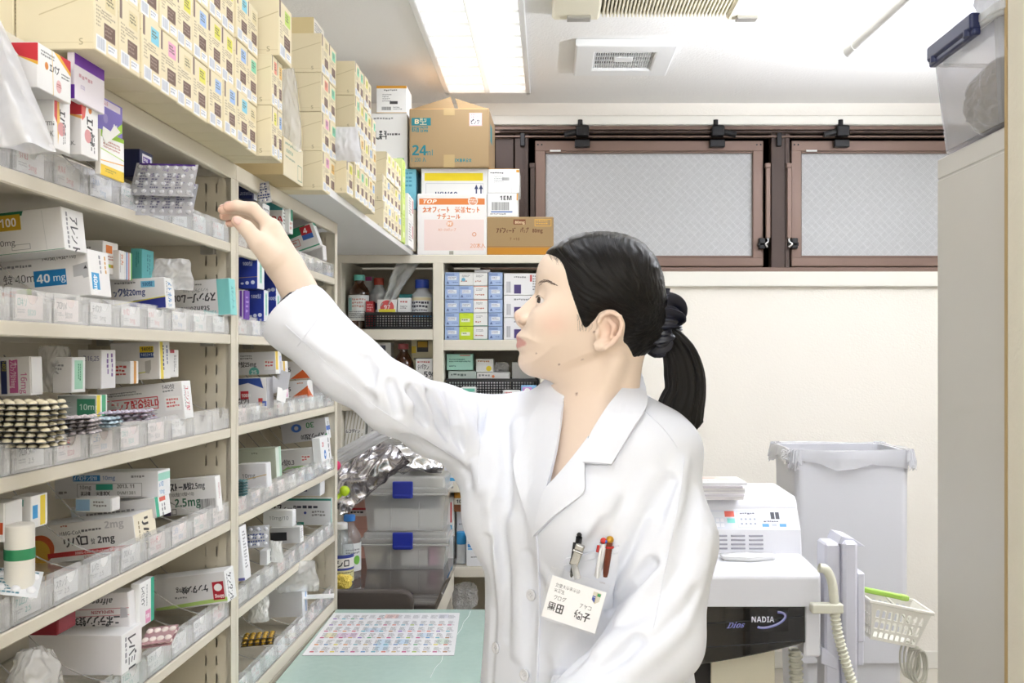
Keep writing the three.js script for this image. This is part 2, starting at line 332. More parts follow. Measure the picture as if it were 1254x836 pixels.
{ // partition wall on the near right, with its beading
  struct('wall_partition', span(0.742, 0.92, 0, CEIL, -1.52, -REAR, 0.002), M('#e4dcc8', 0.85, { bumpMap: stipple, bumpScale: 0.0012 }));
  struct('trim_4', span(0.7405, 0.748, 0, CEIL, -1.526, -1.519, 0), M('#b59a6a', 0.6));
}
{ // ceiling lamps
  const frameM = M('#f3f3f1', 0.4), glow = M('#ffffff', 0.6, { emissive: '#fbfcff', emissiveIntensity: 0.85 }), louvreM = M('#fbfbf8', 0.5, { transmission: 0.35, thickness: 0 });
  const names = ['lit louvred fluorescent ceiling lamp above the stacked cartons', 'lit louvred fluorescent ceiling lamp over the near aisle', 'lit louvred fluorescent ceiling lamp behind the viewpoint', 'lit louvred fluorescent ceiling lamp beyond the grey cabinet'];
  PANELS.forEach(([x0, x1, d0, d1, I], i) => {
    const cx = (x0 + x1) / 2, cz = -(d0 + d1) / 2, w = x1 - x0, l = d1 - d0;
    const t = thing('ceiling_lamp', names[i], 'lamp', [cx, CEIL, cz]);
    part('lamp_frame', [span(-w / 2, -w / 2 + 0.022, -0.02, 0, -l / 2, l / 2, 0.003), span(w / 2 - 0.022, w / 2, -0.02, 0, -l / 2, l / 2, 0.003), span(-w / 2, w / 2, -0.02, 0, -l / 2, -l / 2 + 0.022, 0.003), span(-w / 2, w / 2, -0.02, 0, l / 2 - 0.022, l / 2, 0.003)], frameM, t);
    part('reflector', span(-w / 2 + 0.02, w / 2 - 0.02, -0.004, 0, -l / 2 + 0.02, l / 2 - 0.02, 0), glow, t);
    const bars2 = [span(-0.012, 0.012, -0.02, -0.004, -l / 2 + 0.02, l / 2 - 0.02, 0.002)];
    part('louvre_spine', bars2, louvreM, t);
    for (let k = 1; k < 10; k++) for (const s of [-1, 1]) part('louvre_blade', span(s > 0 ? 0.012 : -w / 2 + 0.022, s > 0 ? w / 2 - 0.022 : -0.012, -0.016, -0.006, -l / 2 + l * k / 10 - 0.001, -l / 2 + l * k / 10 + 0.001, 0), louvreM, t);
    const L = new THREE.RectAreaLight('#f0f4ff', I, w - 0.05, l - 0.05);
    L.name = 'lamp_light'; L.position.set(cx, CEIL - 0.022, cz); L.lookAt(cx, 0, cz); scene.add(L);
  });
}
{ // photographer's flash on a stand, aimed up: the white pool on the ceiling
  for (const S of STROBES) {
  const [x, y, z] = S.at, t = thing('studio_flash', S.label, 'flash', [x, 0, z]);
  part('stand', [cyl(0.012, 0.012, y - 0.2, 0, 0.02, 0, 12), ...[0, 2.1, 4.2].map((a) => tube([[0, 0.35, 0], [Math.cos(a) * 0.3, 0.012, Math.sin(a) * 0.3]], 0.01, 4, 8))], mat.blackMetal, t);
  part('head', [lathe([[0.001, y - 0.24], [0.055, y - 0.24], [0.06, y - 0.06], [0.085, y - 0.02], [0.085, y - 0.012], [0.055, y - 0.04], [0.001, y - 0.04]], 24)], mat.black, t);
  const L = new THREE.SpotLight('#eef3ff', S.intensity, 0, S.angle, 0.6, 2);
  L.position.set(x, y, z); L.target.position.set(...S.to); L.castShadow = true; L.shadow.radius = 4; L.name = 'flash_light'; scene.add(L, L.target);
  }
}
{ // ceiling vent and the edge of the air conditioner
  const D0 = 3.47, D1 = 3.83, x0 = at(706, 0, 3.62).x, x1 = at(822, 0, 3.62).x;
  const v = thing('ceiling_vent', 'small white ceiling vent with a dark slotted grille', 'vent', [(x0 + x1) / 2, CEIL, -(D0 + D1) / 2]);
  const w = x1 - x0, l = D1 - D0;
  const vf = shapeOf([[-w / 2, -l / 2], [w / 2, -l / 2], [w / 2, l / 2], [-w / 2, l / 2]]); vf.holes.push(new THREE.Path([[-w / 2 + 0.062, -l / 2 + 0.062], [w / 2 - 0.062, -l / 2 + 0.062], [w / 2 - 0.062, l / 2 - 0.062], [-w / 2 + 0.062, l / 2 - 0.062]].map((q) => new THREE.Vector2(...q))));
  part('vent_frame', extr(vf, 0.016, 0.007).rotateX(Math.PI / 2).translate(0, -0.007, 0), mat.white, v);
  part('duct', span(-w / 2 + 0.05, w / 2 - 0.05, -0.002, 0, -l / 2 + 0.05, l / 2 - 0.05, 0), M('#0d0c0b', 0.9), v);
  for (let i = 0; i < 27; i++) { const x = -w / 2 + 0.06 + (w - 0.12) * (i + 0.5) / 27; part('vent_slat', span(x - 0.0016, x + 0.0016, -0.02, -0.003, -l / 2 + 0.058, l / 2 - 0.058, 0), mat.white, v); }
  for (let i = 1; i < 5; i++) part('vent_rib', span(-w / 2 + 0.055, w / 2 - 0.055, -0.019, -0.012, -l / 2 + l * (0.16 + 0.137 * i) - 0.002, -l / 2 + l * (0.16 + 0.137 * i) + 0.002, 0), mat.white, v);
  part('badge', span(-0.035, 0.035, -0.0225, -0.018, -0.028, 0.028, 0.002), mat.white, v, 'plain white centre plate');
  const ax0 = at(676, 0, 3.06).x, ax1 = at(945, 0, 3.06).x, aw = ax1 - ax0;
  const a = thing('air_conditioner', 'cream ceiling cassette air conditioner with a ribbed intake grille', 'air conditioner', [(ax0 + ax1) / 2, CEIL, -2.77]);
  part('housing', [span(-aw / 2, -aw / 2 + 0.16, -0.04, 0, -0.4, 0.4, 0.008), span(aw / 2 - 0.13, aw / 2, -0.04, 0, -0.4, 0.4, 0.008), span(-aw / 2, aw / 2, -0.02, 0, -0.4, -0.375, 0.004), span(-aw / 2, aw / 2, -0.04, 0, 0.37, 0.4, 0.006), span(-aw / 2, aw / 2, -0.004, 0, -0.39, 0.39, 0)], mat.cream, a);
  for (let i = 0; i < 34; i++) { const x = -aw / 2 + 0.165 + (aw - 0.3) * (i + 0.5) / 34; part('grille_rib', span(x - 0.003, x + 0.003, -0.035, -0.003, -0.385, 0.365, 0.001), mat.cream, a); }
  for (const [v0, v1] of [[-aw / 2 + 0.05, -aw / 2 + 0.13], [aw / 2 - 0.1, aw / 2 - 0.03]]) part('louvre_vane', span(v0, v1, -0.05, -0.039, -0.39, -0.35, 0.003), mat.greyMetal, a);
  const p0 = at(1044, 60, 2.6), p1 = at(1120, -9, 2.35), dir = p1.clone().sub(p0);
  const s = thing('ceiling_rod', 'slim white rod with a flat tip hanging from the ceiling', 'rod', p0);
  const end = dir.clone().multiplyScalar(3);
  end.multiplyScalar((CEIL - p0.y) / end.y);
  part('rod', new THREE.TubeGeometry(new THREE.LineCurve3(V(0, 0, 0), end), 2, 0.0145, 14), mat.white, s);
  part('tip', new THREE.CylinderGeometry(0.0165, 0.019, 0.034, 16).applyQuaternion(new THREE.Quaternion().setFromUnitVectors(V(0, 1, 0), end.clone().normalize())), mat.white, s);
  part('ceiling_mount', cyl(0.03, 0.03, 0.014, end.x, end.y - 0.014, end.z), mat.cream, s);
}
// ---------------------------------------------------------------- the two medicine shelving units along the aisle
const TURN = -0.01565, FRONT = -0.6864;
const SP = (out, y, D) => V(FRONT - TURN * D + out, y, -D + TURN * out * 0);   // a point on the shelf run: out from the front plane, height, distance
const frontX = (D) => FRONT - TURN * D;
const onFront = (px, out = 0) => { const k = (CX - px) / F; return (-FRONT - out) / (k - TURN); };  // distance of a photo column on the plane "out"
const LIPS = [1.682, 1.493, 1.300, 1.109, 0.912, 0.717], TOPY = 1.85, DEPTH = 0.3;
const UNITS = [{ d0: 1.05, d1: 1.968, i0: 1.078, i1: 1.94, tag: 'near' }, { d0: 1.9685, d1: 2.852, i0: 1.985, i1: 2.822, tag: 'far' }];
UNITS.forEach((u, ui) => {
  const dc = (u.d0 + u.d1) / 2, t = thing('shelving_unit', ui ? 'cream steel medicine shelving unit at the far end of the aisle' : 'cream steel medicine shelving unit nearest the viewpoint', 'shelving', SP(0, 0, dc), TURN);
  const Z = (D) => -(D - dc);
  const sidePanel = (D, th, slots) => {
    const s = shapeOf([[-DEPTH, 0], [0, 0], [0, TOPY - 0.03], [-DEPTH, TOPY - 0.03]]);
    if (slots) for (const c of [-0.032, -0.054, -0.25, -0.272]) for (let y = 0.66; y < 1.8; y += 0.0375) s.holes.push(new THREE.Path([[c, y], [c + 0.0035, y], [c + 0.0035, y + 0.0195], [c, y + 0.0195]].map((q) => new THREE.Vector2(...q))));
    return extr(s, th).translate(0, 0, Z(D));
  };
  part('side_panel', sidePanel(u.d0 + 0.003, 0.0015), mat.shelf, t);
  part('side_panel', sidePanel(u.i1 + 0.0015, 0.0015, true), mat.shelfIn, t);
  part('side_panel', sidePanel(u.d1, 0.0012), mat.shelf, t);
  part('post', span(-0.012, 0, 0, TOPY - 0.032, Z(u.i0), Z(u.d0), 0.0015), mat.shelf, t);
  part('post', span(-0.012, 0, 0, TOPY - 0.032, Z(u.d1), Z(u.i1), 0.0015), mat.shelf, t);
  part('back_panel', span(-DEPTH, -DEPTH + 0.002, 0.05, TOPY - 0.03, Z(u.d1), Z(u.d0), 0), mat.shelfIn, t);
  part('top_board', [span(-DEPTH, 0, TOPY - 0.008, TOPY, Z(u.d1), Z(u.d0), 0.001), span(-0.016, 0.0005, TOPY - 0.034, TOPY, Z(u.d1), Z(u.d0), 0.002)], mat.shelf, t);
  LIPS.forEach((y, k) => {
    const s = part('shelf', [span(-DEPTH + 0.003, -0.001, y - 0.006, y, Z(u.i1), Z(u.i0), 0.001), span(-0.013, -0.0005, y - (k === 5 ? 0.032 : 0.0195), y, Z(u.i1) + 0.0005, Z(u.i0) - 0.0005, 0.002), span(-DEPTH + 0.003, -DEPTH + 0.01, y - 0.02, y, Z(u.i1), Z(u.i0), 0.001)], mat.shelf, t);
    for (const [o, D] of [[-0.045, u.i1 - 0.006], [-0.26, u.i1 - 0.006], [-0.045, u.i0 + 0.006], [-0.26, u.i0 + 0.006]]) part('shelf_bracket', [span(o - 0.016, o + 0.014, y - 0.024, y - 0.007, Z(D) - 0.004, Z(D) + 0.004, 0.001), span(o + 0.011, o + 0.014, y - 0.024, y - 0.007, Z(D) - 0.006, Z(D) + 0.01, 0.0006)], mat.greyMetal, s);
  });
  part('base_panel', span(-0.016, -0.004, 0, 0.68, Z(u.i1), Z(u.i0), 0.001), mat.shelf, t);
});

// clear trays: a pocket with a name card at the front, a curved divider sheet and a floor
{
  const NAMES = ['テバスタ', 'フロリメ', 'デリーゼ', 'クロメン', 'アムロン', 'リバロ', 'ケンタン', 'ニポラ', 'メバロ', 'スタンゾ', 'オルメ', 'タケル', 'ロキソ', 'セフィ', 'レバミ', 'ミカル'];
  const INK = ['#3a3a3e', '#3a3a3e', '#c8404a', '#3a3a3e', '#2f9a90', '#c8404a', '#3a3a3e', '#3a6fb0'];
  const cards = [];
  seed(11);
  for (let i = 0; i < 22; i++) {
    const ink = INK[i % INK.length], n = NAMES[i % NAMES.length], paper = ['#fbfbf9', '#fbfbf9', '#fdf2ee', '#f2f7f6', '#fbfbf9'][i % 5];
    cards.push(sheet(0.062, 0.031, 0.0006, [['b', paper], ['t', n, 0.06, 0.14, 0.34, ink, { sq: 0.72 * Math.min(1, 4 / n.length) }], ['t', ['5mg', '10mg', '錠20', '0.5m', '2.5'][i % 5], 0.42, 0.56, 0.3, ink], ['f', 0.06, 0.6, 0.3, 0.2, 2, '#9a9aa0']], '#fbfbf9', { density: 1500, c: 0 }));
  }
  const pocketOf = (w) => {
    const s = shapeOf([[-w / 2, 0], [w / 2, 0], [w / 2, 0.04], [0.014, 0.04], [0.0125, 0.031], [0.007, 0.0245], [0, 0.0225], [-0.007, 0.0245], [-0.0125, 0.031], [-0.014, 0.04], [-w / 2, 0.04]]);
    // the plate lies in the front plane: x of the drawing runs along the shelf
    const plate = (o, th) => extr(s, th).rotateY(Math.PI / 2).translate(o, 0, 0);
    return join([plate(-0.0025, 0.0018), span(-0.0118, -0.01, 0, 0.043, -w / 2, w / 2, 0), span(-0.0105, -0.0005, 0, 0.0016, -w / 2, w / 2, 0), span(-0.0105, -0.0005, 0.001, 0.03, -w / 2, -w / 2 + 0.0016, 0), span(-0.0105, -0.0005, 0.001, 0.03, w / 2 - 0.0016, w / 2, 0),
      span(-0.006, 0.001, 0.004, 0.02, w / 2 - 0.007, w / 2 - 0.0035, 0.001), span(-0.006, 0.001, 0.004, 0.02, -w / 2 + 0.0035, -w / 2 + 0.007, 0.001)]);
  };
  const curve = [];
  for (let i = 0; i <= 14; i++) { const a = i / 14; curve.push([-0.012 - 0.15 * a ** 0.85 - 0.02 * a, 0.03 + 0.1 * a ** 1.9 + 0.02 * a]); }
  const dividerGeo = (() => { const s = shapeOf([[-0.28, 0.003], [-0.012, 0.003], ...curve, [-0.28, 0.152]]); return extr(s, 0.0013, 0).translate(0, 0, 0); })();
  const rimGeo = new THREE.TubeGeometry(new THREE.CatmullRomCurve3(curve.map(([a, b]) => V(a, b, 0.0007))), 16, 0.0011, 5);
  const SHELF = ['top', 'second', 'third', 'fourth', 'fifth', 'lowest'];
  UNITS.forEach((u, ui) => {
    const pitch = (u.i1 - u.i0) / 9, w = pitch - 0.006;
    const pocketGeo = pocketOf(w), floorGeo = span(-0.28, -0.012, 0.0008, 0.0024, -w / 2, w / 2, 0);
    LIPS.forEach((y, k) => {
      if (k === 5 && ui === 0) return;
      for (let i = 0; i < 9; i++) {
        const D = u.i0 + pitch * (i + 0.5);
        const t = thing('label_tray', `clear tray with name card, ${ORD[i]} from the near end, ${SHELF[k]} shelf, ${u.tag} unit`, 'tray', SP(-0.003, y + 0.0004, D), TURN, 'clear shelf trays');
        part('front_pocket', pocketGeo, mat.clear, t);
        part('tray_floor', floorGeo, mat.clearSheet, t);
        const c = cards[(i * 5 + k * 7 + ui * 3) % cards.length];
        if (!(ui === 0 && k === 2 && i > 6) ) { const m = part('name_card', c.geo, c.mat, t); m.rotation.y = Math.PI / 2; m.position.set(-0.0062, 0.0195, rr(-0.004, 0.004)); }
        const d = part('divider', dividerGeo, mat.clearSheet, t); d.position.z = -pitch / 2 + 0.0008;
        const r = part('rim', rimGeo, mat.clearTint, d); void r;
      }
    });
  });
}
{ // the board bridging the far unit and the back shelf, with its plywood edge
  const t = thing('shelf_board', 'white laminated board bridging the far shelving unit and the back shelf', 'shelf board', [0, 0, 0]);
  const xr = -0.548, d0 = 2.34, d1 = 3.95;
  part('board', span(LEFT + 0.02, xr - 0.0015, TOPY + 0.0005, TOPY + 0.0185, -d1, -d0, 0.001), M('#f0f0ee', 0.4), t);
  part('edge_band', span(xr - 0.0016, xr, TOPY, TOPY + 0.019, -d1, -d0, 0.0006), mat.white, t);
}
{ // low side counter with a green vinyl mat
  const x0 = -0.64, x1 = -0.03, d0 = 1.86, d1 = 2.83, y = EYE - 0.765;
  const t = thing('side_counter', 'low cream counter along the shelving with a pale green top', 'counter', [(x0 + x1) / 2, 0, -(d0 + d1) / 2]);
  const w = (x1 - x0) / 2, l = (d1 - d0) / 2;
  part('carcass', [span(-w + 0.01, w - 0.01, 0.06, y - 0.026, -l + 0.01, l - 0.01, 0.002), span(-w + 0.03, w - 0.03, 0, 0.06, -l + 0.03, l - 0.03, 0)], mat.shelf, t);
  part('worktop', span(-w, w, y - 0.026, y - 0.003, -l, l, 0.003), mat.shelf, t);
  const vein = dataTex(256, 256, (x, yy) => { const n = tileNoise(x, yy, 256, 5, 2.2) * 7 + tileNoise(x, yy, 256, 50, 4.4) * 6; return [176 + n, 200 + n, 190 + n]; }, true);
  part('green_mat', span(-w, w, y - 0.003, y, -l, l, 0.001), M('#ffffff', 0.22, { map: tx(vein, 1.5) }), t, 'pale green vinyl mat');
  // taped seam along the mat
  seed(5);
  const pts = []; for (let i = 0; i <= 12; i++) { const s = i / 12; const p = at(577 - 50 * s + rr(-1.5, 1.5), 748 + 82 * s, 1); const D = 0.765 / (-(p.y - EYE)); pts.push([p.x * D - (x0 + x1) / 2, y + 0.0003, -D + (d0 + d1) / 2]); }
  part('mat_seam', tube(pts, 0.0007, 40, 5), M('#dfe9e4', 0.3), t, 'pale seam line');
  // colour chart lying on the mat
  const cs = document.createElement('canvas'); cs.width = 1024; cs.height = 640; const c = cs.getContext('2d');
  c.fillStyle = '#f6f6f8'; c.fillRect(0, 0, 1024, 640); seed(21);
  const COL = ['#4a86c0', '#3f9a58', '#9ab820', '#e6d21a', '#e08a2a', '#a06a3a', '#c85050', '#b82a6a', '#7a4ab0', '#c8a85a', '#5aa8b8', '#d66a50'];
  for (const [x, yy, w2, h2, col] of [[330, 255, 130, 60, '#d5e4f4'], [150, 330, 150, 70, '#ecd2e6'], [60, 330, 80, 70, '#f0eac8'], [470, 420, 90, 160, '#d4e8f6'], [610, 420, 80, 70, '#cfe4f4'], [890, 410, 80, 80, '#dceadc'], [760, 330, 90, 60, '#d8e6f6'], [430, 28, 110, 66, '#f2cfc8'], [860, 28, 80, 62, '#dfe0ea']]) { c.fillStyle = col; c.fillRect(x, yy, w2, h2); }
  for (let r = 0; r < 6; r++) for (let k = 0; k < 14; k++) {
    const x = 30 + k * 70 + (r % 2) * 4, yy = 40 + r * 98; if (r === 0 && (k === 4 || k > 5)) { fine(c, x, yy, 54, 60, 6, '#8b8b95'); continue; }
    fine(c, x + 4, yy, 46, 52, 5, '#55555c'); c.fillStyle = COL[Math.floor(rnd() * COL.length)]; c.fillRect(x, yy + 58, 30, 15); fine(c, x + 34, yy + 52, 24, 22, 3, '#8a8a92');
  }
  const ct = new THREE.CanvasTexture(cs); ct.colorSpace = THREE.SRGBColorSpace; ct.generateMipmaps = false; ct.minFilter = THREE.LinearFilter;
  const onMat = (px, py) => { const D = 0.765 * F / (py - CY); return V((px - CX) / F * D, y, -D); };
  const A = onMat(370, 803), B = onMat(556, 803), C = onMat(563, 751), Dd = onMat(409, 751);
  const g = new THREE.BufferGeometry(), base = A.clone().add(C).multiplyScalar(0.5), q = [A, B, C, Dd].map((p) => p.clone().sub(base));
  const lo = 0.001, hi = 0.0022, pos = [], uv = [];
  const quad = (ps, us) => { for (const i of [0, 1, 2, 0, 2, 3]) { pos.push(...ps[i]); uv.push(...us[i]); } };
  const U = [[0, 0], [1, 0], [1, 1], [0, 1]];
  quad(q.map((p) => [p.x, hi, p.z]), U);
  for (let i = 0; i < 4; i++) { const j = (i + 1) % 4; quad([[q[i].x, lo, q[i].z], [q[j].x, lo, q[j].z], [q[j].x, hi, q[j].z], [q[i].x, hi, q[i].z]], [U[i], U[j], U[j], U[i]]); }
  g.setAttribute('position', new THREE.Float32BufferAttribute(pos, 3)); g.setAttribute('uv', new THREE.Float32BufferAttribute(uv, 2)); g.computeVertexNormals();
  const ch = thing('colour_chart', 'laminated chart of small colour swatches lying on the green mat', 'chart', [base.x, y, base.z]);
  part('printed_sheet', g, M('#ffffff', 0.25, { map: ct, clearcoat: 0.4, clearcoatRoughness: 0.2 }), ch);
  const rim = [0, 1, 2, 3].map((i) => { const a = q[i], b = q[(i + 1) % 4]; return tube([[a.x, lo + 0.0006, a.z], [b.x, lo + 0.0006, b.z]], 0.0007, 2, 5); });
  part('laminate_edge', rim, mat.clearTint, ch);
}
// ---------------------------------------------------------------- printed cartons
// front face given by its photo rectangle at distance D, the carton runs back from there
function pxbox(name, label, category, [x0, y0, x1, y1], D, depth, f, o = {}) {
  const w = (x1 - x0) * D / F, h = (y1 - y0) * D / F, base = o.base || '#f3f3f1', p = at((x0 + x1) / 2, y1, D);
  const t = thing(name, label, category, [p.x, o.y ?? p.y, -D - depth / 2], o.yaw || 0, o.group);
  const pr = printed(w, h, depth, [o.e || base, o.e || base, o.t || base, o.b || base, f || base, base], { density: o.density || 1300, c: o.c ?? 0.0015, y: h / 2 });
  part('carton', pr.geo, o.matte ? pr.matte : pr.mat, t);
  if (o.tape) part('tape', [span(-0.025, 0.025, h - 0.0002, h + 0.0006, -depth / 2, depth / 2 + 0.0006, 0), span(-0.025, 0.025, h - 0.07, h + 0.0006, depth / 2 - 0.0003, depth / 2 + 0.0007, 0)], tapeM, t, 'translucent packing tape');
  else part('end_flap', span(-w / 2 + 0.004, w / 2 - 0.004, h - 0.001, h + 0.0008, -depth / 2 + 0.003, depth * 0.12, 0.0003), flapM(base), t);
  return t;
}
// crinkled film: two sheets with ridged folds, gathered towards one end
function film(w, h, { seedN = 1, amp = 0.01, gather = 0.5, gap = 0.012, f = 1 } = {}) {
  const mk = (s) => { const g = new THREE.PlaneGeometry(w, h, 36, 36), p = g.attributes.position; for (let i = 0; i < p.count; i++) { const x = p.getX(i) / w, y = p.getY(i) / h, t = 0.5 - y, k = 1 - gather * (1 - t) ** 2, r = (q) => 1 - 2 * Math.abs(noise.noise(x * 2.2 * f * q + seedN * 3.7, y * 1.6 * f * q + s * 0.35, seedN + s)); p.setXYZ(i, x * k * w + 0.1 * w * noise.noise(x * 2, y * 2, seedN), y * h + 0.05 * h * noise.noise(x * 3, 5.5, seedN), s * (gap * (1 - (2 * x) ** 2) * (1 - (2 * y) ** 2) + amp * 0.35 * r(1) + amp * 0.3 * r(2.6) + amp * 0.5 * noise.noise(x * 1.5, y * 2, seedN * 2))); } if (s < 0) g.index.array.reverse(); g.computeVertexNormals(); return g; };
  return join([mk(1), mk(-1)]);
}
const flapMs = new Map(), flapM = (c) => { if (!flapMs.has(c)) flapMs.set(c, M(c, 0.5)); return flapMs.get(c); };
const tapeM = M('#d9bd8a', 0.2, { transmission: 0.3, thickness: 0 });
// carton lying on a shelf of the aisle run: near face from xl to xr, its aisle corner at (xr, yb)
function side(name, label, [xl, xr, yb, hp], o = {}) {
  const D = o.D ?? onFront(xr, o.out ?? 0), cosT = Math.cos(o.tilt ? o.tilt * Math.PI / 180 : 0), len = (xr - xl) * D / F / cosT * (o.long || 1), h = hp * D / F, w = o.w || 0.045, base = o.base || '#f1f0ef';
  const t = thing(name, label, o.cat || 'box', at(xr, yb, D), TURN + (o.yaw || 0) * Math.PI / 180, o.group);
  t.rotation.order = 'YXZ'; t.rotation.z = (o.tilt || 0) * Math.PI / 180;
  const f = o.f || base, pr = printed(len, h, w, [o.e || base, base, o.t || base, o.b || base, f, base], { density: o.density || 1900, c: 0.0009, x: -len / 2, y: h / 2, z: -w / 2 });
  part('carton', pr.geo, pr.mat, t);
  if (!o.e || typeof o.e === 'string') part('tuck_flap', span(-0.0003, 0.0009, h * 0.06, h - 0.001, -w + 0.0015, -0.0015, 0.0003), flapM(o.e || base), t);
  return t;
}

// cream stock cartons stacked on the units and the board
{
  const CREAM = '#efe3c2', STICK = { yellow: '#e6e06a', blue: '#a9c4ea', green: '#8fd8b4', pink: '#ecaec8', red: '#ee9a86', cyan: '#8fd2e4', plain: '#e6d8ac', lime: '#c9e07a', orange: '#e8bd74' };
  const cols = Object.keys(STICK);
  const cache = new Map();
  const geoFor = (col, w, h, l, open) => {
    const key = [col, w, h, l, open].join();
    if (!cache.has(key)) {
      seed(cols.indexOf(col) + 3);
      const end = [['b', CREAM], ['r', 0.02, 0.01, 0.12, 0.3, '#8f7d72'], ['r', 0.45, 0.1, 0.42, 0.24, STICK[col]], ['f', 0.5, 0.14, 0.3, 0.14, 3, '#6f6a5a'], ['f', 0.3, 0.38, 0.58, 0.12, 3, '#a89a80'], ['r', 0.4, 0.54, 0.46, 0.22, '#7d675c'], ['f', 0.44, 0.57, 0.38, 0.16, 3, '#a8948a'],
        ['r', 0.08, 0.76, 0.4, 0.21, '#f7f7f8'], ['x', 0.12, 0.78, 0.32, 0.16, '#aab0ba'], ['r', 0.56, 0.8, 0.38, 0.13, '#f7f7f8'], ['f', 0.58, 0.82, 0.3, 0.09, 2, '#b0b4bc'], ['f', 0.08, 0.36, 0.2, 0.3, 6, '#b8aa8c']];
      const near = [['b', CREAM], ['l', 0.3, 0.52, 0.98, 0.24, '#c9b98c', 0.012], ['l', 0.02, 0.9, 0.98, 0.9, '#dccea6', 0.008], ['t', 'S', 0.8, 0.82, 0.12, '#a89a72'], ['f', 0.08, 0.05, 0.4, 0.1, 2, '#9a8a68']];
      cache.set(key, printed(l, h, w, [end, CREAM, CREAM, CREAM, near, CREAM], { density: 1200, c: 0.0012, x: -l / 2, y: h / 2, z: -w / 2 }));
    }
    return cache.get(key);
  };
  const tabGeo = (l, w, h) => span(-l * 0.92, -l * 0.08, h - 0.0004, h + 0.0007, -w + 0.002, -w * 0.4, 0.0002);
  const tabM = M('#efe4c6', 0.6);
  const cream = (label, X, y, D, w, h, l, col, group) => {
    const t = thing('stock_carton', label, 'carton', [X, y, -D], TURN + rr(-0.012, 0.012), group), g = geoFor(col, w, h, l);
    part('carton', g.geo, g.matte, t); part('lid_tab', tabGeo(l, w, h), tabM, t); return t;
  };
  seed(31);
  const T3 = ['bottom', 'second', 'third', 'fourth'];
  const seq = ['plain', 'plain', 'cyan', 'pink', 'plain', 'yellow', 'blue', 'blue', 'cyan', 'plain', 'orange'];
  const seq2 = ['plain', 'yellow', 'plain', 'plain', 'yellow', 'blue', 'yellow', 'yellow', 'blue', 'green', 'lime'];
  for (let r = 0; r < 3; r++) for (let i = 0; i < 10; i++) {
    const D = 1.229 + i * 0.0655, col = r === 0 ? seq[i] : r === 1 ? seq2[i] : seq[(i * 3 + 4) % 10];
    cream(`cream carton with ${col} sticker, ${ORD[i]} from the near end, ${T3[r]} tier above the near unit`, frontX(D) + 0.074 + rr(-0.003, 0.003), TOPY + 0.0006 + r * 0.0962, D, 0.0648, 0.0955, 0.105, col, 'cream cartons above the near unit');
  }
  cream('cream carton with brown print behind the nearest tier on the near unit', frontX(1.229) - 0.034, TOPY + 0.0006, 1.229, 0.0648, 0.0955, 0.105, 'plain', 'cream cartons above the near unit');
  for (let r = 0; r < 2; r++) for (let i = 0; i < 2; i++) cream(`narrow cream carton, ${i ? 'far' : 'near'} one of the ${T3[r]} pair jutting out between the units`, frontX(1.9) + 0.1, TOPY + 0.0006 + r * 0.103, 1.888 + i * 0.0365, 0.0355, 0.1022, 0.13, [['yellow', 'blue'], ['red', 'orange']][r][i], 'narrow cream cartons between the units');
  cream('cream carton with lime sticker lying on top of the narrow pair', frontX(1.9) + 0.111, TOPY + 0.2072, 1.9, 0.089, 0.116, 0.13, 'lime', 'single cream cartons');
  // tall stack on the far unit
  for (let r = 0; r < 4; r++) for (let i = 0; i < 2; i++) cream(`cream carton, ${i ? 'far' : 'near'} one of the ${T3[r]} tier, tall stack on the far unit`, frontX(2.28) + 0.1 + rr(-0.002, 0.003), TOPY + 0.0006 + r * 0.0955, 2.278 + i * 0.0735, 0.0725, 0.0948, 0.13, [['pink', 'orange'], ['pink', 'green'], ['red', 'green'], ['plain', 'green']][r][i], 'four tier cream stack');
  {
    const t = thing('open_carton', 'brown topped carton lying on the four tier stack on the far unit', 'carton', [frontX(2.3) + 0.075, TOPY + 0.3836, -2.3], TURN);
    const pr = printed(0.13, 0.045, 0.1, [[['b', '#f1ece0'], ['f', 0.1, 0.2, 0.8, 0.5, 4]], CREAM, '#e0cfa4', CREAM, [['b', '#e0cf9f'], ['l', 0.1, 0.9, 0.5, 0.1, '#8a6d3a', 0.05]], CREAM], { x: -0.065, y: 0.0225, z: -0.05 });
    part('carton', pr.geo, pr.matte, t); part('lid_tab', tabGeo(0.13, 0.1, 0.045), tabM, t);
  }
  // stack on the board, nearer end
  const by = TOPY + 0.0192;
  for (let i = 0; i < 5; i++) for (let r = 0; r < (i > 3 ? 3 : 4); r++) cream(`cream carton, ${ORD[i]} column, ${T3[r]} tier of the stack at the board start`, -0.517 + rr(-0.003, 0.002), by + 0.0004 + r * 0.0917, 2.506 + i * 0.0585, 0.0575, 0.091, 0.11, [['lime', 'yellow', 'green', 'green'], ['green', 'orange', 'yellow', 'green'], ['lime', 'yellow', 'green', 'yellow'], ['orange', 'blue', 'yellow', 'plain'], ['blue', 'orange', 'green', 'plain']][i][r], 'cream stack on the board');
  cream('single cream carton in front of the stack on the board', -0.522, by + 0.0004, 2.425, 0.078, 0.088, 0.085, 'yellow', 'single cream cartons');
  for (let i = 0; i < 5; i++) for (let r = 0; r < 3; r++) { if (i === 0 && r === 2) continue; cream(`cream carton, ${ORD[i]} column, ${T3[r]} tier of the stack at the board tip`, -0.545 + rr(-0.003, 0.003), by + 0.0004 + r * 0.0895, 3.09 + i * 0.074, 0.073, 0.0888, 0.1, r === 2 ? 'yellow' : ['plain', 'blue', 'plain', 'yellow', 'blue'][i], 'cream stack at the far end'); }
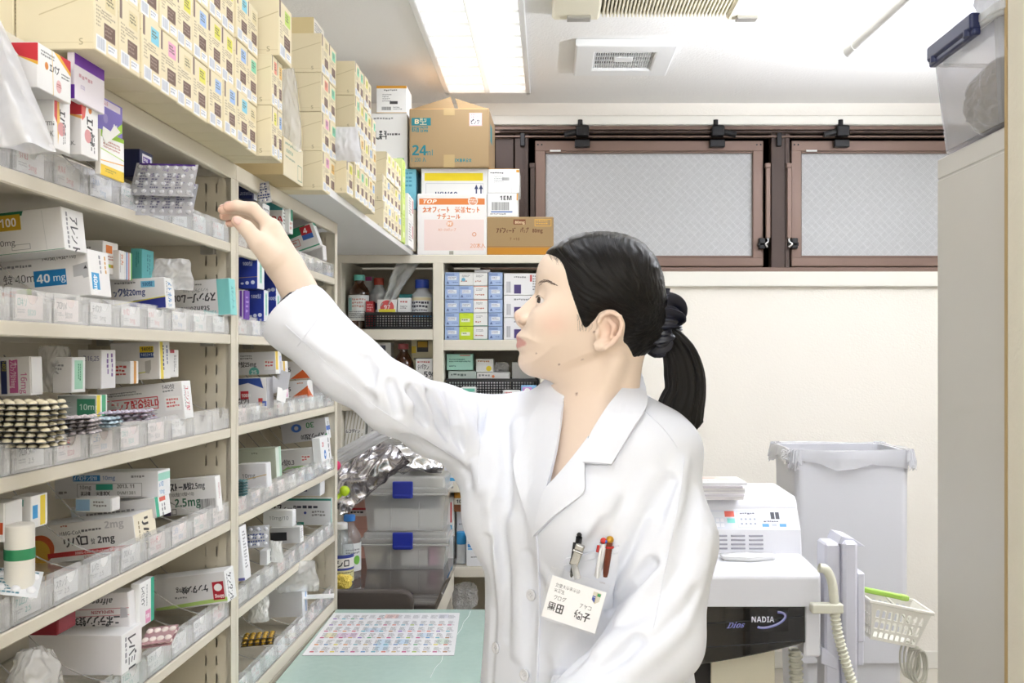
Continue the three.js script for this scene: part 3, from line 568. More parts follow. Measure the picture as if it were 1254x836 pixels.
  // small brown printed carton
  {
    const t = thing('printed_carton', 'low buff carton with green print at the front of the far unit top', 'carton', [frontX(2.08) + 0.066, TOPY + 0.0006, -2.08], TURN);
    const pr = printed(0.11, 0.086, 0.158, [[['b', '#eadfc2'], ['f', 0.1, 0.1, 0.8, 0.1, 1, '#8aa28c'], ['t', 'MOMENTUM', 0.14, 0.24, 0.13, '#5d8a72', { sq: 0.8 }], ['f', 0.1, 0.45, 0.5, 0.08, 1, '#9aa58c'], ['o', 0.72, 0.5, 0.2, 0.4, '#6d8f76', 0.02]], '#d8c79e', '#e2d4ac', '#c9b487', [['b', '#cbb68a'], ['f', 0.1, 0.2, 0.5, 0.2, 2, '#8a7750']], '#d8c79e'], { x: -0.055, y: 0.043, z: -0.079, density: 1300 });
    part('carton', pr.geo, pr.matte, t); part('lid_tab', span(-0.1, -0.01, 0.0856, 0.0868, -0.15, -0.07, 0.0002), tabM, t);
  }
  // lime green cartons and white rolls on the far end of the board
  for (let r = 0; r < 3; r++) {
    const t = thing('lime_carton', `lime green carton, ${T3[r]} of three beside the far cream stack`, 'carton', [-0.54, by + 0.0004 + r * 0.103, -3.47], 0.02, 'lime cartons');
    const pr = printed(0.1, 0.102, 0.075, [[['b', '#cfe57e'], ['f', 0.2, 0.1, 0.5, 0.3, 4, '#8aa83a'], ['r', 0.3, 0.6, 0.4, 0.2, '#eef6cc']], '#d8e89a', '#d8e89a', '#cfe57e', '#dbe9a0', '#cfe57e'], { x: -0.05, y: 0.051, z: -0.0375 });
    part('carton', pr.geo, pr.matte, t); part('lid_tab', tabGeo(0.1, 0.075, 0.102), flapM('#d3e78a'), t);
  }
  for (let r = 0; r < 2; r++) {
    const t = thing('white_carton', `white carton with red print, ${r ? 'upper' : 'lower'} one at the far tip of the board`, 'carton', [-0.535, by + 0.0004 + r * 0.1, -3.58], 0.02, 'white cartons at the tip');
    const pr = printed(0.12, 0.099, 0.16, [[['b', '#f4f3f0'], ['r', 0.7, 0.1, 0.2, 0.5, '#d8a0a0'], ['f', 0.1, 0.1, 0.5, 0.7, 7]], '#f4f3f0', '#f4f3f0', '#eee', [['b', '#f4f3f0'], ['f', 0.1, 0.2, 0.7, 0.4, 3]], '#eee'], { x: -0.06, y: 0.0495, z: -0.08 });
    part('carton', pr.geo, pr.matte, t); part('lid_tab', tabGeo(0.12, 0.16, 0.099), flapM('#f4f3f0'), t);
  }
}
// crumpled plastic: a soft lumpy closed surface
function crumple(rx, ry, rz, { sx = 26, k = 0.3, n = 40, ns = 11, seedN = 1, fold = 0.18, flat = false } = {}) {
  const g = new THREE.IcosahedronGeometry(1, n), p = g.attributes.position, v = V(0, 0, 0);
  for (let i = 0; i < p.count; i++) {
    v.fromBufferAttribute(p, i).normalize();
    const a = fbm(v.x * 1.6 + seedN * 7.1, v.y * 1.6, v.z * 1.6, 3), b = 1 - Math.abs(noise.noise(v.x * ns / 3 + seedN, v.y * ns / 3 + a * 2, v.z * ns / 3)) * 2, c = 1 - Math.abs(noise.noise(v.x * ns + seedN, v.y * ns * 0.8 + a, v.z * ns)) * 2;
    const sq = Math.pow(Math.pow(Math.abs(v.x), 3) + Math.pow(Math.abs(v.y), 3) + Math.pow(Math.abs(v.z), 3), -1 / 3);
    const s = sq * (1 + k * a * 0.6 + fold * (b - 0.5) * 0.5 + fold * 0.35 * (c - 0.5));
    p.setXYZ(i, v.x * s * rx, v.y * s * ry, v.z * s * rz);
  }
  const m = mergeVertices(g.deleteAttribute('normal') && g.deleteAttribute('uv') && g, 1e-5); m.computeVertexNormals(); return flat ? toCreasedNormals(m, 0.02) : toCreasedNormals(m, 0.5);
}
const bagM = M('#ffffff', 0.1, { transmission: 0.7, thickness: 0, ior: 1.4, side: THREE.DoubleSide }), foilM = M('#e8e8ea', 0.26, { metalness: 1 });
solo('plastic_bag', 'crumpled clear bag squeezed beside the four tier cream stack', 'bag', film(0.06, 0.19, { seedN: 3, amp: 0.016, gap: 0.014 }), bagM, at(352, 135, 2.16));
solo('silver_pouch', 'silver and white pouch tucked into the cream stack on the board', 'pouch', film(0.09, 0.09, { seedN: 9, amp: 0.008, gap: 0.02, gather: 0.1 }), M('#e6e6ea', 0.3), at(420, 176, 2.43));

// ---------------------------------------------------------------- back shelf
const BD = 3.74;
{
  const X = (px) => at(px, 0, BD).x, Y = (py) => at(0, py, BD).y, dp = 0.42;
  const t = thing('back_shelf', 'cream open back shelf with two columns below the window', 'shelving', [(X(413) + X(672)) / 2, 0, -BD]);
  const cx = t.position.x, S = (a, b, y0, y1, z0, z1, c = 0.002) => span(X(a) - cx, X(b) - cx, y0, y1, z0, z1, c);
  part('top_board', [S(412, 678, TOPY - 0.012, TOPY, -dp, -0.004), S(412, 678, Y(322), TOPY, -0.018, 0)], mat.backShelf, t);
  part('side_panel', S(412, 418, 0, TOPY - 0.012, -dp, -0.0005), mat.backShelf, t);
  part('side_panel', S(661, 678, 0, TOPY - 0.012, -dp, -0.0005), mat.backShelf, t);
  part('divider', S(530, 543, 0, TOPY - 0.012, -dp, -0.0005), mat.backShelf, t);
  part('back_panel', S(413, 677, 0.05, TOPY - 0.02, -dp, -dp + 0.004), mat.shelfIn, t);
  for (const [a, b, ys] of [[418, 530, [403, 490, 590, 694]], [543, 661, [416, 493, 590, 694]]]) for (const y of ys) part('shelf', [S(a, b, Y(y) - 0.03, Y(y), -dp + 0.004, -0.003), S(a, b, Y(y + 13), Y(y), -0.02, -0.0012)], mat.backShelf, t);
  part('plinth', S(414, 676, 0, 0.06, -0.03, -0.02), mat.backShelf, t);
}
const TB = TOPY + 0.0006;
// cartons on top of the back shelf
pxbox('carton_box', 'white carton printed with orange logo and pinkish panel on the back shelf', 'carton', [511, 234, 596, 309.5], 3.76, 0.3, [['b', '#f2efec'], ['r', 0.03, 0.08, 0.94, 0.1, '#e2864a'], ['t', 'TOP', 0.07, 0.085, 0.085, '#fff6ee', { bold: 1, italic: 1, sq: 1.4 }], ['c', 0.8, 0.12, 0.08, '#f2efec'], ['c', 0.8, 0.12, 0.065, '#e2a080'], ['f', 0.74, 0.09, 0.13, 0.07, 2, '#f6e6dc'],
  ['t', 'ネオフィート', 0.07, 0.21, 0.1, '#d9763f', { bold: 1, sq: 0.86 }], ['t', '栄養セット', 0.54, 0.21, 0.1, '#d9763f', { bold: 1, sq: 0.95 }], ['t', 'ナチュール', 0.28, 0.325, 0.09, '#d9763f', { bold: 1, sq: 0.95 }], ['r', 0.1, 0.42, 0.86, 0.5, '#f0dcd6'], ['c', 0.47, 0.49, 0.055, '#e6b090', 0.9], ['t', 'PF', 0.43, 0.455, 0.07, '#fbf4f0', { bold: 1 }], ['t', 'カテーテルチューブ', 0.3, 0.56, 0.05, '#dd9a78', { sq: 0.7 }], ['c', 0.82, 0.66, 0.035, '#dd9a78'], ['c', 0.82, 0.66, 0.022, '#f0dcd6'], ['t', '20本入', 0.76, 0.8, 0.085, '#dd9468'], ['r', 0.46, 0.93, 0.06, 0.06, '#a8a49a']], { y: TB, density: 1300, base: '#f0eeea', matte: 1, c: 0.003 });
pxbox('carton_box', 'brown cardboard carton of medicated plasters on the back shelf end', 'carton', [596, 262, 678, 309.5], 3.77, 0.3, [['b', '#a38861'], ['r', 0, 0.76, 1, 0.02, '#9a7444'], ['r', 0, 0.79, 1, 0.21, '#c4872c'], ['r', 0.4, 0.07, 0.18, 0.13, '#7a4a30'], ['t', '80mg', 0.42, 0.085, 0.1, '#e8d2a8', { bold: 1 }], ['o', 0.72, 0.07, 0.24, 0.17, '#d8a852', 0.02], ['f', 0.74, 0.09, 0.2, 0.13, 2, '#d8a852'], ['t', 'アドフィード', 0.14, 0.29, 0.13, '#5a3420', { bold: 1, sq: 0.7 }], ['t', 'パップ', 0.5, 0.29, 0.13, '#5a3420', { sq: 0.6 }], ['t', '80mg', 0.68, 0.29, 0.13, '#5a3420', { bold: 1, sq: 0.8 }], ['t', '7枚×10袋', 0.34, 0.52, 0.1, '#6a4428'], ['f', 0.03, 0.5, 0.001, 0.01, 1]], { y: TB, base: '#a1865f', matte: 1, c: 0.004, density: 1300, e: '#a58757' });
pxbox('carton_box', 'white carton with a yellow band between two other cartons', 'carton', [516, 202, 597, 233.5], 3.78, 0.28, [['b', '#e9e8e6'], ['r', 0.05, 0.18, 0.88, 0.3, '#e8cf2a'], ['o', 0.07, 0.58, 0.86, 0.6, '#c8c8c8', 0.02], ['t', 'JKW10', 0.2, 0.85, 0.3, '#3c4468', { bold: 1 }], ['p', '#3c4468', 0.8, 0.8, 0.83, 0.62, 0.86, 0.8], ['r', 0.82, 0.78, 0.02, 0.2, '#3c4468'], ['p', '#3c4468', 0.87, 0.8, 0.9, 0.62, 0.93, 0.8], ['r', 0.89, 0.78, 0.02, 0.2, '#3c4468']], { y: TB + 75.5 * 3.76 / F + 0.001, base: '#e9e8e6', matte: 1, tape: 0 });
const yB = TB + 75.5 * 3.76 / F + 0.002 + 31.5 * 3.78 / F;
{ // large brown carton with open top flaps
  const p = at(551, 0, 3.76), w = 98 * 3.76 / F, h = 72 * 3.76 / F, d = 0.3;
  const t = thing('open_carton', 'large brown carton with lifted flaps and teal print near the ceiling', 'carton', [p.x, yB, -3.76 - d / 2], -0.02);
  const kraft = '#a38a66', pr = printed(w, h, d, [[['b', kraft], ['r', 0.2, 0.2, 0.3, 0.3, '#3a8a92']], kraft, '#b98f5a', kraft, [['b', kraft], ['r', 0.03, 0.16, 0.24, 0.13, '#227a86'], ['t', 'B型', 0.06, 0.165, 0.11, '#e6d2a6', { bold: 1, sq: 1.3 }], ['t', '軟膏容器', 0.03, 0.3, 0.1, '#227a86', { bold: 1, sq: 0.75 }], ['t', '24', 0.03, 0.58, 0.24, '#227a86', { bold: 1 }], ['t', 'ml', 0.19, 0.68, 0.13, '#227a86'], ['t', '1箱200個入', 0.02, 0.82, 0.09, '#227a86', { sq: 0.72 }], ['t', '日医用薬合北', 0.55, 0.85, 0.06, '#227a86', { bold: 1, sq: 0.95 }], ['r', 0.75, 0.08, 0.16, 0.22, '#efe9e4'], ['o', 0.755, 0.09, 0.15, 0.2, '#c87a8a', 0.008], ['f', 0.77, 0.1, 0.12, 0.07, 2, '#b08a90'], ['t', 'ピンク', 0.765, 0.19, 0.085, '#3a3440', { bold: 1, sq: 0.65 }]], kraft], { y: h / 2, c: 0.003, density: 1300 });
  part('carton', pr.geo, pr.matte, t);
  const fm = M('#9a815d', 0.85), flap = (pts, label) => part('flap', extr(shapeOf(pts), 0.004), fm, t, label);
  const fl = flap([[-w / 2, 0], [0.02, 0], [0.0, 0.062], [-w / 2 + 0.02, 0.01]], 'lifted cardboard flap'); fl.position.set(0, h, d / 2 - 0.03); fl.rotation.x = -0.35;
  const fr = flap([[0.035, 0.002], [w / 2, 0], [w / 2 - 0.02, 0.006], [0.02, 0.05]], 'lifted cardboard flap'); fr.position.set(0, h, d / 2 - 0.02); fr.rotation.x = -0.3;
  part('tape', [span(-0.022, 0.022, h - 0.028, h + 0.001, d / 2 - 0.0003, d / 2 + 0.0008, 0), span(-0.022, 0.022, 0, 0.05, d / 2 - 0.0003, d / 2 + 0.0008, 0)], tapeM, t, 'translucent packing tape');
}
pxbox('carton_box', 'white carton with brush lettering and green marks behind the cream stack', 'carton', [440, 134, 499, 202], 3.8, 0.26, [['b', '#efeeeb'], ['f', 0.3, 0.07, 0.6, 0.06, 1, '#8f8f8f'], ['t', '乳料', 0.22, 0.3, 0.17, '#3a3a3a', { bold: 1 }], ['f', 0.52, 0.35, 0.34, 0.07, 1, '#555'], ['r', 0.78, 0.8, 0.14, 0.06, '#3aa850'], ['r', 0.78, 0.9, 0.14, 0.06, '#3aa850']], { y: yB, base: '#ecebe8', matte: 1 });
pxbox('carton_box', 'small white carton with an orange top edge on the highest stack', 'carton', [461, 98, 498, 132], 3.8, 0.14, [['b', '#f2f2f0'], ['r', 0, 0, 1, 0.1, '#e0a030'], ['f', 0.25, 0.14, 0.6, 0.08, 1, '#666'], ['f', 0.2, 0.3, 0.3, 0.3, 4, '#aaa'], ['r', 0.44, 0.56, 0.26, 0.1, '#444'], ['x', 0.18, 0.76, 0.3, 0.12], ['f', 0.55, 0.76, 0.3, 0.12, 2], ['r', 0, 0.96, 1, 0.04, '#d8b070']], { y: yB + 68 * 3.8 / F + 0.001, base: '#ececea', t: '#e0a030' });
{ // carton under the white one so that it rests on something
  pxbox('carton_box', 'cyan carton half hidden between the lime and white cartons', 'carton', [470, 201, 509.5, 250], 3.79, 0.2, [['b', '#7fc8dc'], ['f', 0.5, 0.08, 0.45, 0.4, 4, '#4a9ab4'], ['f', 0.55, 0.6, 0.4, 0.25, 3, '#4a9ab4']], { y: yB - 49 * 3.79 / F - 0.001, base: '#82c8dc' });
  pxbox('carton_box', 'white carton with pink panel behind the orange logo carton', 'carton', [462, 258.5, 509, 309.5], 3.79, 0.2, [['b', '#efe4d2'], ['r', 0.8, 0.1, 0.12, 0.8, '#d88a8a']], { y: TB + 0.0195, base: '#ecdfc8', matte: 1 });
}
const yN = TB + 47.5 * 3.77 / F + 0.001;
pxbox('carton_box', 'white carton with a large barcode stacked on the brown plaster carton', 'carton', [597, 233, 634, 262], 3.78, 0.16, [['b', '#f3f3f2'], ['t', '1EM', 0.4, 0.06, 0.26, '#333', { bold: 1 }], ['x', 0.15, 0.38, 0.55, 0.34, '#555'], ['r', 0.12, 0.76, 0.7, 0.05, '#4a6ab0'], ['f', 0.1, 0.84, 0.6, 0.1, 1], ['r', 0.96, 0, 0.04, 0.3, '#e0a030']], { y: yN });
pxbox('carton_box', 'white carton with an orange corner stacked on the barcode carton', 'carton', [597.5, 203, 636, 232.5], 3.78, 0.16, [['b', '#f3f3f2'], ['f', 0.08, 0.14, 0.5, 0.1, 1, '#555'], ['f', 0.2, 0.3, 0.3, 0.3, 4, '#bbb'], ['x', 0.45, 0.36, 0.22, 0.12], ['r', 0.9, 0.05, 0.1, 0.1, '#e0a030'], ['l', 0.77, 0, 0.75, 1, '#c8c8c8', 0.01]], { y: yN + 29 * 3.78 / F + 0.001, t: '#e0a030' });
// ---------------------------------------------------------------- medicine in the near unit
const K = '#3c3c42', G = '#8d8d92';
const vend = (txt, col = K, extra = []) => [['b', '#f6f6f5'], ...extra, ['V'], ['t', txt, 0.12, 0.3, 0.4, col, { sq: 0.62 }], ['f', 0.12, 0.74, 0.7, 0.14, 1, G]];
// blister strips: foil card with rows of domed pockets
function blister(name, label, pos, w, l, { foil = '#c9c9d0', pill = '#efe6d0', rows = 2, n = 5, r = 0.0055, layers = 1, gap = 0.0065, rot = [0, 0, 0], fan = 0, metal = 0.7, clear = false, art } = {}) {
  const t = thing(name, label, 'blister pack', pos, TURN); t.rotation.set(rot[0], TURN + rot[1], rot[2]);
  const fm = M(foil, 0.3, { metalness: metal }), pm = clear ? M('#f2f2f4', 0.15, { transmission: 0.5, thickness: 0 }) : M(pill, 0.35);
  const dome = new THREE.SphereGeometry(r, 8, 5, 0, Math.PI * 2, 0, Math.PI / 2).scale(1, 0.75, 1);
  for (let k = 0; k < layers; k++) {
    const y = k * gap, dx = fan * (rr(-1, 1)), dz = fan * rr(-1, 1), ps = [];
    let s;
    if (art) { const pr = printed(w, 0.0007, l, [foil, foil, art, foil, foil, foil], { density: 1500, c: 0.0002, x: dx, y, z: dz }); s = part('foil_card', pr.geo, M('#ffffff', 0.35, { map: pr.mat.map, metalness: 0.45 }), t); }
    else s = part('foil_card', cbox(w, 0.0007, l, 0.0002, dx, y, dz), fm, t);
    for (let i = 0; i < n; i++) for (let j = 0; j < rows; j++) ps.push(dome.clone().translate(dx - w / 2 + w * (i + 0.5) / n, y + 0.0003, dz - l / 2 + l * (j + 0.5) / rows));
    part('pill_pockets', ps, pm, s);
  }
  return t;
}
const N = 'medicine_box';
// top shelf
side(N, 'red and white medicine box with rubber band, topmost at the near end', [0, 46, 107, 56], { out: 0.045, w: 0.078, f: [['b', '#f7f5f3'], ['p', '#d8303c', 0.2, 0, 1, 0, 1, 0.42, 0.5, 0.3], ['p', '#f0b83c', 0.4, 0.28, 1, 0.42, 1, 0.5]], e: [['b', '#f7f6f4'], ['p', '#d8303c', 0.6, 0, 1, 0, 1, 0.3], ['p', '#f0b83c', 0.45, 0, 0.62, 0, 1, 0.3, 1, 0.38], ['c', 0.26, 0.42, 0.07, '#e08a3a', 1.2], ['t', 'エバブ', 0.34, 0.33, 0.17, '#333', { bold: 1, sq: 0.85 }], ['f', 0.7, 0.4, 0.25, 0.14, 2, '#666'], ['c', 0.62, 0.74, 0.11, '#e6b8b8', 1.3], ['f', 0.56, 0.68, 0.16, 0.1, 2, '#b06060'], ['f', 0.1, 0.12, 0.4, 0.14, 2, '#777'], ['l', 0.42, 0, 0.46, 1, '#e8c878', 0.02]] });
side(N, 'white medicine box with two company lines, lower near end', [0, 66, 181, 64], { out: 0.035, w: 0.04, f: [['b', '#f8f7f6'], ['t', '20mg', 0.1, 0.18, 0.18, '#444'], ['t', 'Novartis Pharma K.K.', 0.16, 0.44, 0.14, '#555', { sq: 0.85 }], ['t', 'Sanofi-aventis K.K.', 0.16, 0.64, 0.14, '#555', { sq: 0.85 }]], e: [['b', '#f8f6f4'], ['p', '#dc5a58', 0, 0, 0.2, 0, 0.3, 0.3, 0.2, 0.5, 0, 0.36], ['p', '#f0c060', 0.2, 0.1, 0.3, 0, 0.36, 0.4, 0.25, 0.9, 0.2, 0.5], ['V'], ['t', 'エバブ', 0.2, 0.3, 0.38, '#444', { bold: 1, sq: 0.7 }], ['c', 0.58, 0.55, 0.22, '#e0a0a0'], ['f', 0.5, 0.3, 0.4, 0.2, 2, '#888']] });
side(N, 'white and red medicine box standing beside the company line box', [76, 100, 189, 68], { out: 0.035, w: 0.045, f: [['b', '#f7f4f3'], ['r', 0, 0, 1, 0.28, '#d83a44'], ['p', '#f0b060', 0, 0.24, 1, 0.3, 1, 0.36], ['t', 'K.K.', 0.2, 0.74, 0.1, '#555']], e: [['b', '#f8f6f4'], ['p', '#e06a60', 0, 0, 0.3, 0, 0.2, 0.3, 0, 0.4], ['c', 0.5, 0.14, 0.06, '#e08a3a'], ['V'], ['t', 'エバブ', 0.26, 0.3, 0.42, '#333', { bold: 1, sq: 0.7 }], ['c', 0.62, 0.62, 0.2, '#e0a0a0'], ['f', 0.55, 0.2, 0.35, 0.3, 2, '#888']] });
side(N, 'white box with purple top band standing near the end of the top shelf', [82, 91, 121, 60], { out: 0.04, w: 0.082, f: [['b', '#f0e6f2'], ['r', 0, 0.7, 1, 0.3, '#6a2aa8']], e: [['b', '#f7f0f7'], ['r', 0, 0, 1, 0.28, '#7a34b8'], ['f', 0.15, 0.42, 0.6, 0.12, 1, '#d8a8b8'], ['t', '(12)', 0.2, 0.62, 0.1, '#a08ac0']] });
side(N, 'violet box of fourteen tablets behind the torn carton', [108, 120, 157, 42], { out: 0.02, w: 0.075, f: '#8a7ac8', e: [['b', '#8a7cd0'], ['r', 0.1, 0.06, 0.8, 0.2, '#e8dcec'], ['t', 'アバレンス', 0.14, 0.08, 0.14, '#c05a70', { sq: 0.6 }], ['t', '14', 0.6, 0.6, 0.26, '#f2eef8', { bold: 1 }], ['c', 0.3, 0.6, 0.14, '#a89ada']] });
{ // torn open box with green and yellow edges
  const t = side(N, 'torn open white box with green and yellow edges on the top shelf', [116, 123, 213, 56], { out: 0.03, w: 0.072, f: '#f4efe6', e: [['b', '#fbfaf6'], ['p', '#a4d23a', 0, 0, 1, 0, 1, 0.1, 0, 0.16], ['f', 0.12, 0.2, 0.7, 0.2, 3, '#c08a80'], ['l', 0, 0.42, 1, 0.5, '#b8d86a', 0.02], ['l', 0, 0.68, 1, 0.6, '#e8a03a', 0.02], ['r', 0, 0.76, 1, 0.24, '#f0cc3a'], ['f', 0.2, 0.82, 0.5, 0.1, 2, '#a08a3a']] });
  const fm = M('#f6f5f0', 0.6), gm = M('#a9d44a', 0.6);
  const a = part('torn_flap', extr(shapeOf([[0, 0], [0.03, 0.004], [0.026, 0.018], [0.016, 0.012], [0.008, 0.024], [0.001, 0.014]]), 0.0008), fm, t, 'torn white flap'); a.position.set(0.001, 0.045, -0.012); a.rotation.set(0.5, 1.1, 0.2);
  const b = part('torn_flap', extr(shapeOf([[0, 0], [0.024, 0.002], [0.03, 0.014], [0.012, 0.01]]), 0.0008), gm, t, 'torn green flap'); b.position.set(0.001, 0.056, -0.03); b.rotation.set(0.2, 1.3, 0.3);
}
side(N, 'navy box with a white and purple end label on the top shelf', [146, 171, 216, 34], { out: -0.02, w: 0.05, f: '#232a55', e: [['b', '#232a55'], ['r', 0.2, 0.12, 0.7, 0.5, '#f3f1f8'], ['r', 0.26, 0.22, 0.56, 0.2, '#5a3aa8'], ['t', '5mg', 0.3, 0.22, 0.16, '#fff', { bold: 1 }]], base: '#232a55' });
for (let k = 0; k < 2; k++) blister('blister_pack', ['silver blister strip with purple lettering leaning on the top shelf, lower one', 'silver blister strip with purple lettering leaning on the top shelf, upper one'][k], at(201, 244 - k * 24, 1.52), 0.1, 0.062, { foil: '#c4c4cc', clear: true, rows: 4, n: 7, r: 0.0045, rot: [1.15, 0, -0.03], art: [['b', '#cfcfd4'], ...[0.1, 0.27, 0.44, 0.61, 0.78].map((x, i) => ['t', ['5mg', 'OD', '7mg', '5mg', 'OD'][i], x, 0.12 + 0.2 * (i % 2), 0.12, '#55409a', { sq: 0.7 }]), ['r', 0.05, 0.0, 0.9, 0.07, '#5a3a90'], ...[0.1, 0.3, 0.5, 0.7].map((x) => ['f', x, 0.3, 0.12, 0.5, 6, '#6a6a86'])] });
// second shelf
side(N, 'white box with gold hundred label and green stripe on the second shelf', [-32, 80, 305, 53], { out: -0.01, tilt: 6, w: 0.06, f: [['b', '#efedec'], ['p', '#14684a', 0.26, 0, 0.58, 0, 0.56, 0.12, 0.26, 0.2], ['r', 0.29, 0.08, 0.25, 0.36, '#c8a020'], ['t', '100', 0.31, 0.1, 0.28, '#fff', { bold: 1, sq: 0.85 }], ['t', '錠', 0.2, 0.5, 0.12, K], ['t', '100mg', 0.2, 0.62, 0.18, K], ['r', 0, 0.97, 1, 0.03, '#2a7a58'], ['o', 0.42, 0.78, 0.2, 0.12, G, 0.01], ['l', 0.78, 0.05, 0.8, 0.95, '#c9c9c9', 0.008]], e: [['b', '#f2f1f0'], ['V'], ['t', 'アレンドシ', 0.15, 0.3, 0.36, K, { sq: 0.7 }], ['f', 0.1, 0.75, 0.8, 0.15, 1]] });
side(N, 'large white box reading forty milligrams with a blue label', [-40, 112, 361, 57], { out: -0.004, tilt: 5.5, w: 0.062, f: [['b', '#f3f1f1'], ['t', '140錠(14錠×10)', 0.62, 0.05, 0.13, K, { sq: 0.85 }], ['t', '錠 40mg', 0.3, 0.4, 0.22, K], ['f', 0.28, 0.22, 0.24, 0.1, 1, G], ['r', 0.55, 0.38, 0.26, 0.34, '#1a7ec0'], ['t', '40', 0.57, 0.4, 0.27, '#fff', { bold: 1 }], ['t', 'mg', 0.7, 0.45, 0.2, '#fff'], ['r', 0.28, 0.76, 0.12, 0.13, '#d8541e'], ['r', 0.4, 0.74, 0.12, 0.13, '#a9c83a'], ['p', '#c2c2c4', 0.87, 0.34, 0.99, 0.28, 0.99, 0.6, 0.95, 0.62, 0.94, 0.56, 0.87, 0.58], ['p', K, 0.955, 0.42, 0.972, 0.35, 0.985, 0.42]], e: [['b', '#f7f5f3'], ['r', 0.1, 0.5, 0.36, 0.36, '#3aa0d8'], ['V'], ['t', '40mg', 0.54, 0.58, 0.26, '#fff', { bold: 1, sq: 0.7 }], ['f', 0.1, 0.15, 0.5, 0.14, 1, '#d8a04a'], ['f', 0.1, 0.4, 0.4, 0.14, 1, G]] });
side(N, 'white box with orange square and green stripe behind the forty milligram box', [98, 126, 334, 40], { out: -0.06, w: 0.052, f: [['b', '#f0efee'], ['f', 0.1, 0.2, 0.5, 0.2, 2]], e: [['b', '#f5f2ef'], ['r', 0.2, 0.12, 0.4, 0.24, '#e07a2a'], ['f', 0.2, 0.44, 0.7, 0.16, 2, '#b06a5a'], ['r', 0.1, 0.7, 0.4, 0.1, '#a8c83a'], ['r', 0.5, 0.7, 0.4, 0.1, '#d8a83a']] });
side(N, 'slim white box with orange vertical lettering on the second shelf', [126, 146, 342, 36], { out: -0.05, w: 0.02, f: '#efeeec', e: vend('タケプリ', '#d8622a') });
side(N, 'slim white box with blue and red stripes on the second shelf', [140, 153, 342, 34], { out: -0.05, w: 0.026, f: '#efeeec', e: [['b', '#f4f4f4'], ['r', 0.2, 0, 0.14, 1, '#3a6ac0'], ['r', 0.5, 0, 0.12, 1, '#c84a3a'], ['r', 0.8, 0, 0.2, 1, '#7ac04a']] });
side(N, 'teal box standing upright at the middle of the second shelf', [160, 174, 344, 40], { out: -0.06, w: 0.048, base: '#66bfc0', f: [['b', '#6ac4c4'], ['V'], ['f', 0.1, 0.3, 0.6, 0.3, 2, '#2f8a90']], e: [['b', '#5cb4b8'], ['V'], ['f', 0.15, 0.3, 0.6, 0.35, 2, '#2a7a84']] });
side(N, 'white box with blue arrow band reading twenty milligrams', [126, 203, 377, 38], { out: 0.0, tilt: 3, w: 0.04, f: [['b', '#efeeef'], ['t', 'ック錠20mg', 0.16, 0.3, 0.26, '#2a3a78', { bold: 1, sq: 0.78 }], ['f', 0.2, 0.1, 0.4, 0.1, 1], ['r', 0.62, 0.1, 0.22, 0.2, '#7ac4e4'], ['t', '100錠', 0.64, 0.11, 0.16, '#2a5a90', { bold: 1, sq: 0.8 }], ['p', '#232f8c', 0.42, 0.78, 0.5, 0.7, 1, 0.64, 1, 1, 0.4, 1], ['p', '#e8d83a', 0, 0.84, 1, 0.6, 1, 0.63, 0, 0.88]], e: vend('メトホルミ', '#4a86c0') });
side(N, 'white and aqua box lying upside down at the end of the second shelf', [198, 283, 385, 45], { out: 0.012, tilt: 4, w: 0.036, f: [['U'], ['b', '#f0eeef'], ['r', -0.02, 0, 0.2, 1, '#8adad8'], ['t', 'スタンゾームOD', 0.2, 0.4, 0.24, '#33333a', { bold: 1, sq: 0.72 }], ['t', 'ランソプラゾールOD', 0.3, 0.67, 0.1, G, { sq: 0.8 }], ['t', 'Stanzome OD', 0.3, 0.14, 0.17, '#4a4a50', { bold: 1 }], ['t', '15mg', 0.2, 0.02, 0.14, '#7ac8cc', { bold: 1 }], ['f', 0.4, 0.85, 0.3, 0.08, 1]], e: [['b', '#8fdcda'], ['V'], ['t', 'スタンゾーム', 0.2, 0.35, 0.34, '#3a8a8e', { sq: 0.7 }]], base: '#f0eeef' });
solo('blister_pouch', 'clear pouch of strips leaning behind the aqua box', 'pouch', film(0.07, 0.055, { seedN: 5, amp: 0.008, gather: 0.2 }), bagM, at(211, 336, 1.66), 0.3);
// third shelf
side(N, 'white box with navy and pink vertical bands at the near end', [-14, 38, 484, 48], { out: -0.05, tilt: 2, w: 0.03, f: [['b', '#f4f2f2'], ['r', 0.3, 0.1, 0.14, 0.84, '#2f3a6a'], ['r', 0.5, 0.08, 0.2, 0.84, '#d068a0'], ['V'], ['t', '140錠', 0.1, 0.56, 0.12, '#e8d84a', { sq: 0.8 }], ['t', 'ルプロック錠16mg', 0.02, 0.33, 0.15, '#fff', { sq: 0.6 }], ['t', '16mg', 0.4, 0.05, 0.2, '#d068a0']] });
solo('blister_pouch', 'clear pouch of silver strips standing on the third shelf', 'pouch', film(0.05, 0.07, { seedN: 15, amp: 0.01, gather: 0.2 }), bagM, at(67, 452, 1.42));
side(N, 'white box with pale green end panel on the third shelf', [64, 88, 481, 44], { out: -0.05, w: 0.04, f: [['b', '#e9e7e6'], ['f', 0.1, 0.2, 0.6, 0.2, 2]], e: [['b', '#f3f5f3'], ['r', 0.2, 0.1, 0.6, 0.8, '#a8dcc0'], ['V'], ['f', 0.2, 0.35, 0.6, 0.24, 2, '#3a8a60']] });
side(N, 'grey white box with violet end lettering on the third shelf', [95, 124, 476, 48], { out: -0.05, w: 0.048, f: [['b', '#e4e2e1'], ['t', 'ミ16,25', 0.2, 0.14, 0.16, '#5a5a86', { sq: 0.8 }]], e: [['b', '#f3f2f3'], ['V'], ['f', 0.1, 0.2, 0.8, 0.2, 1, '#7a5a9a'], ['f', 0.1, 0.5, 0.8, 0.2, 1, '#7a5a9a']] });
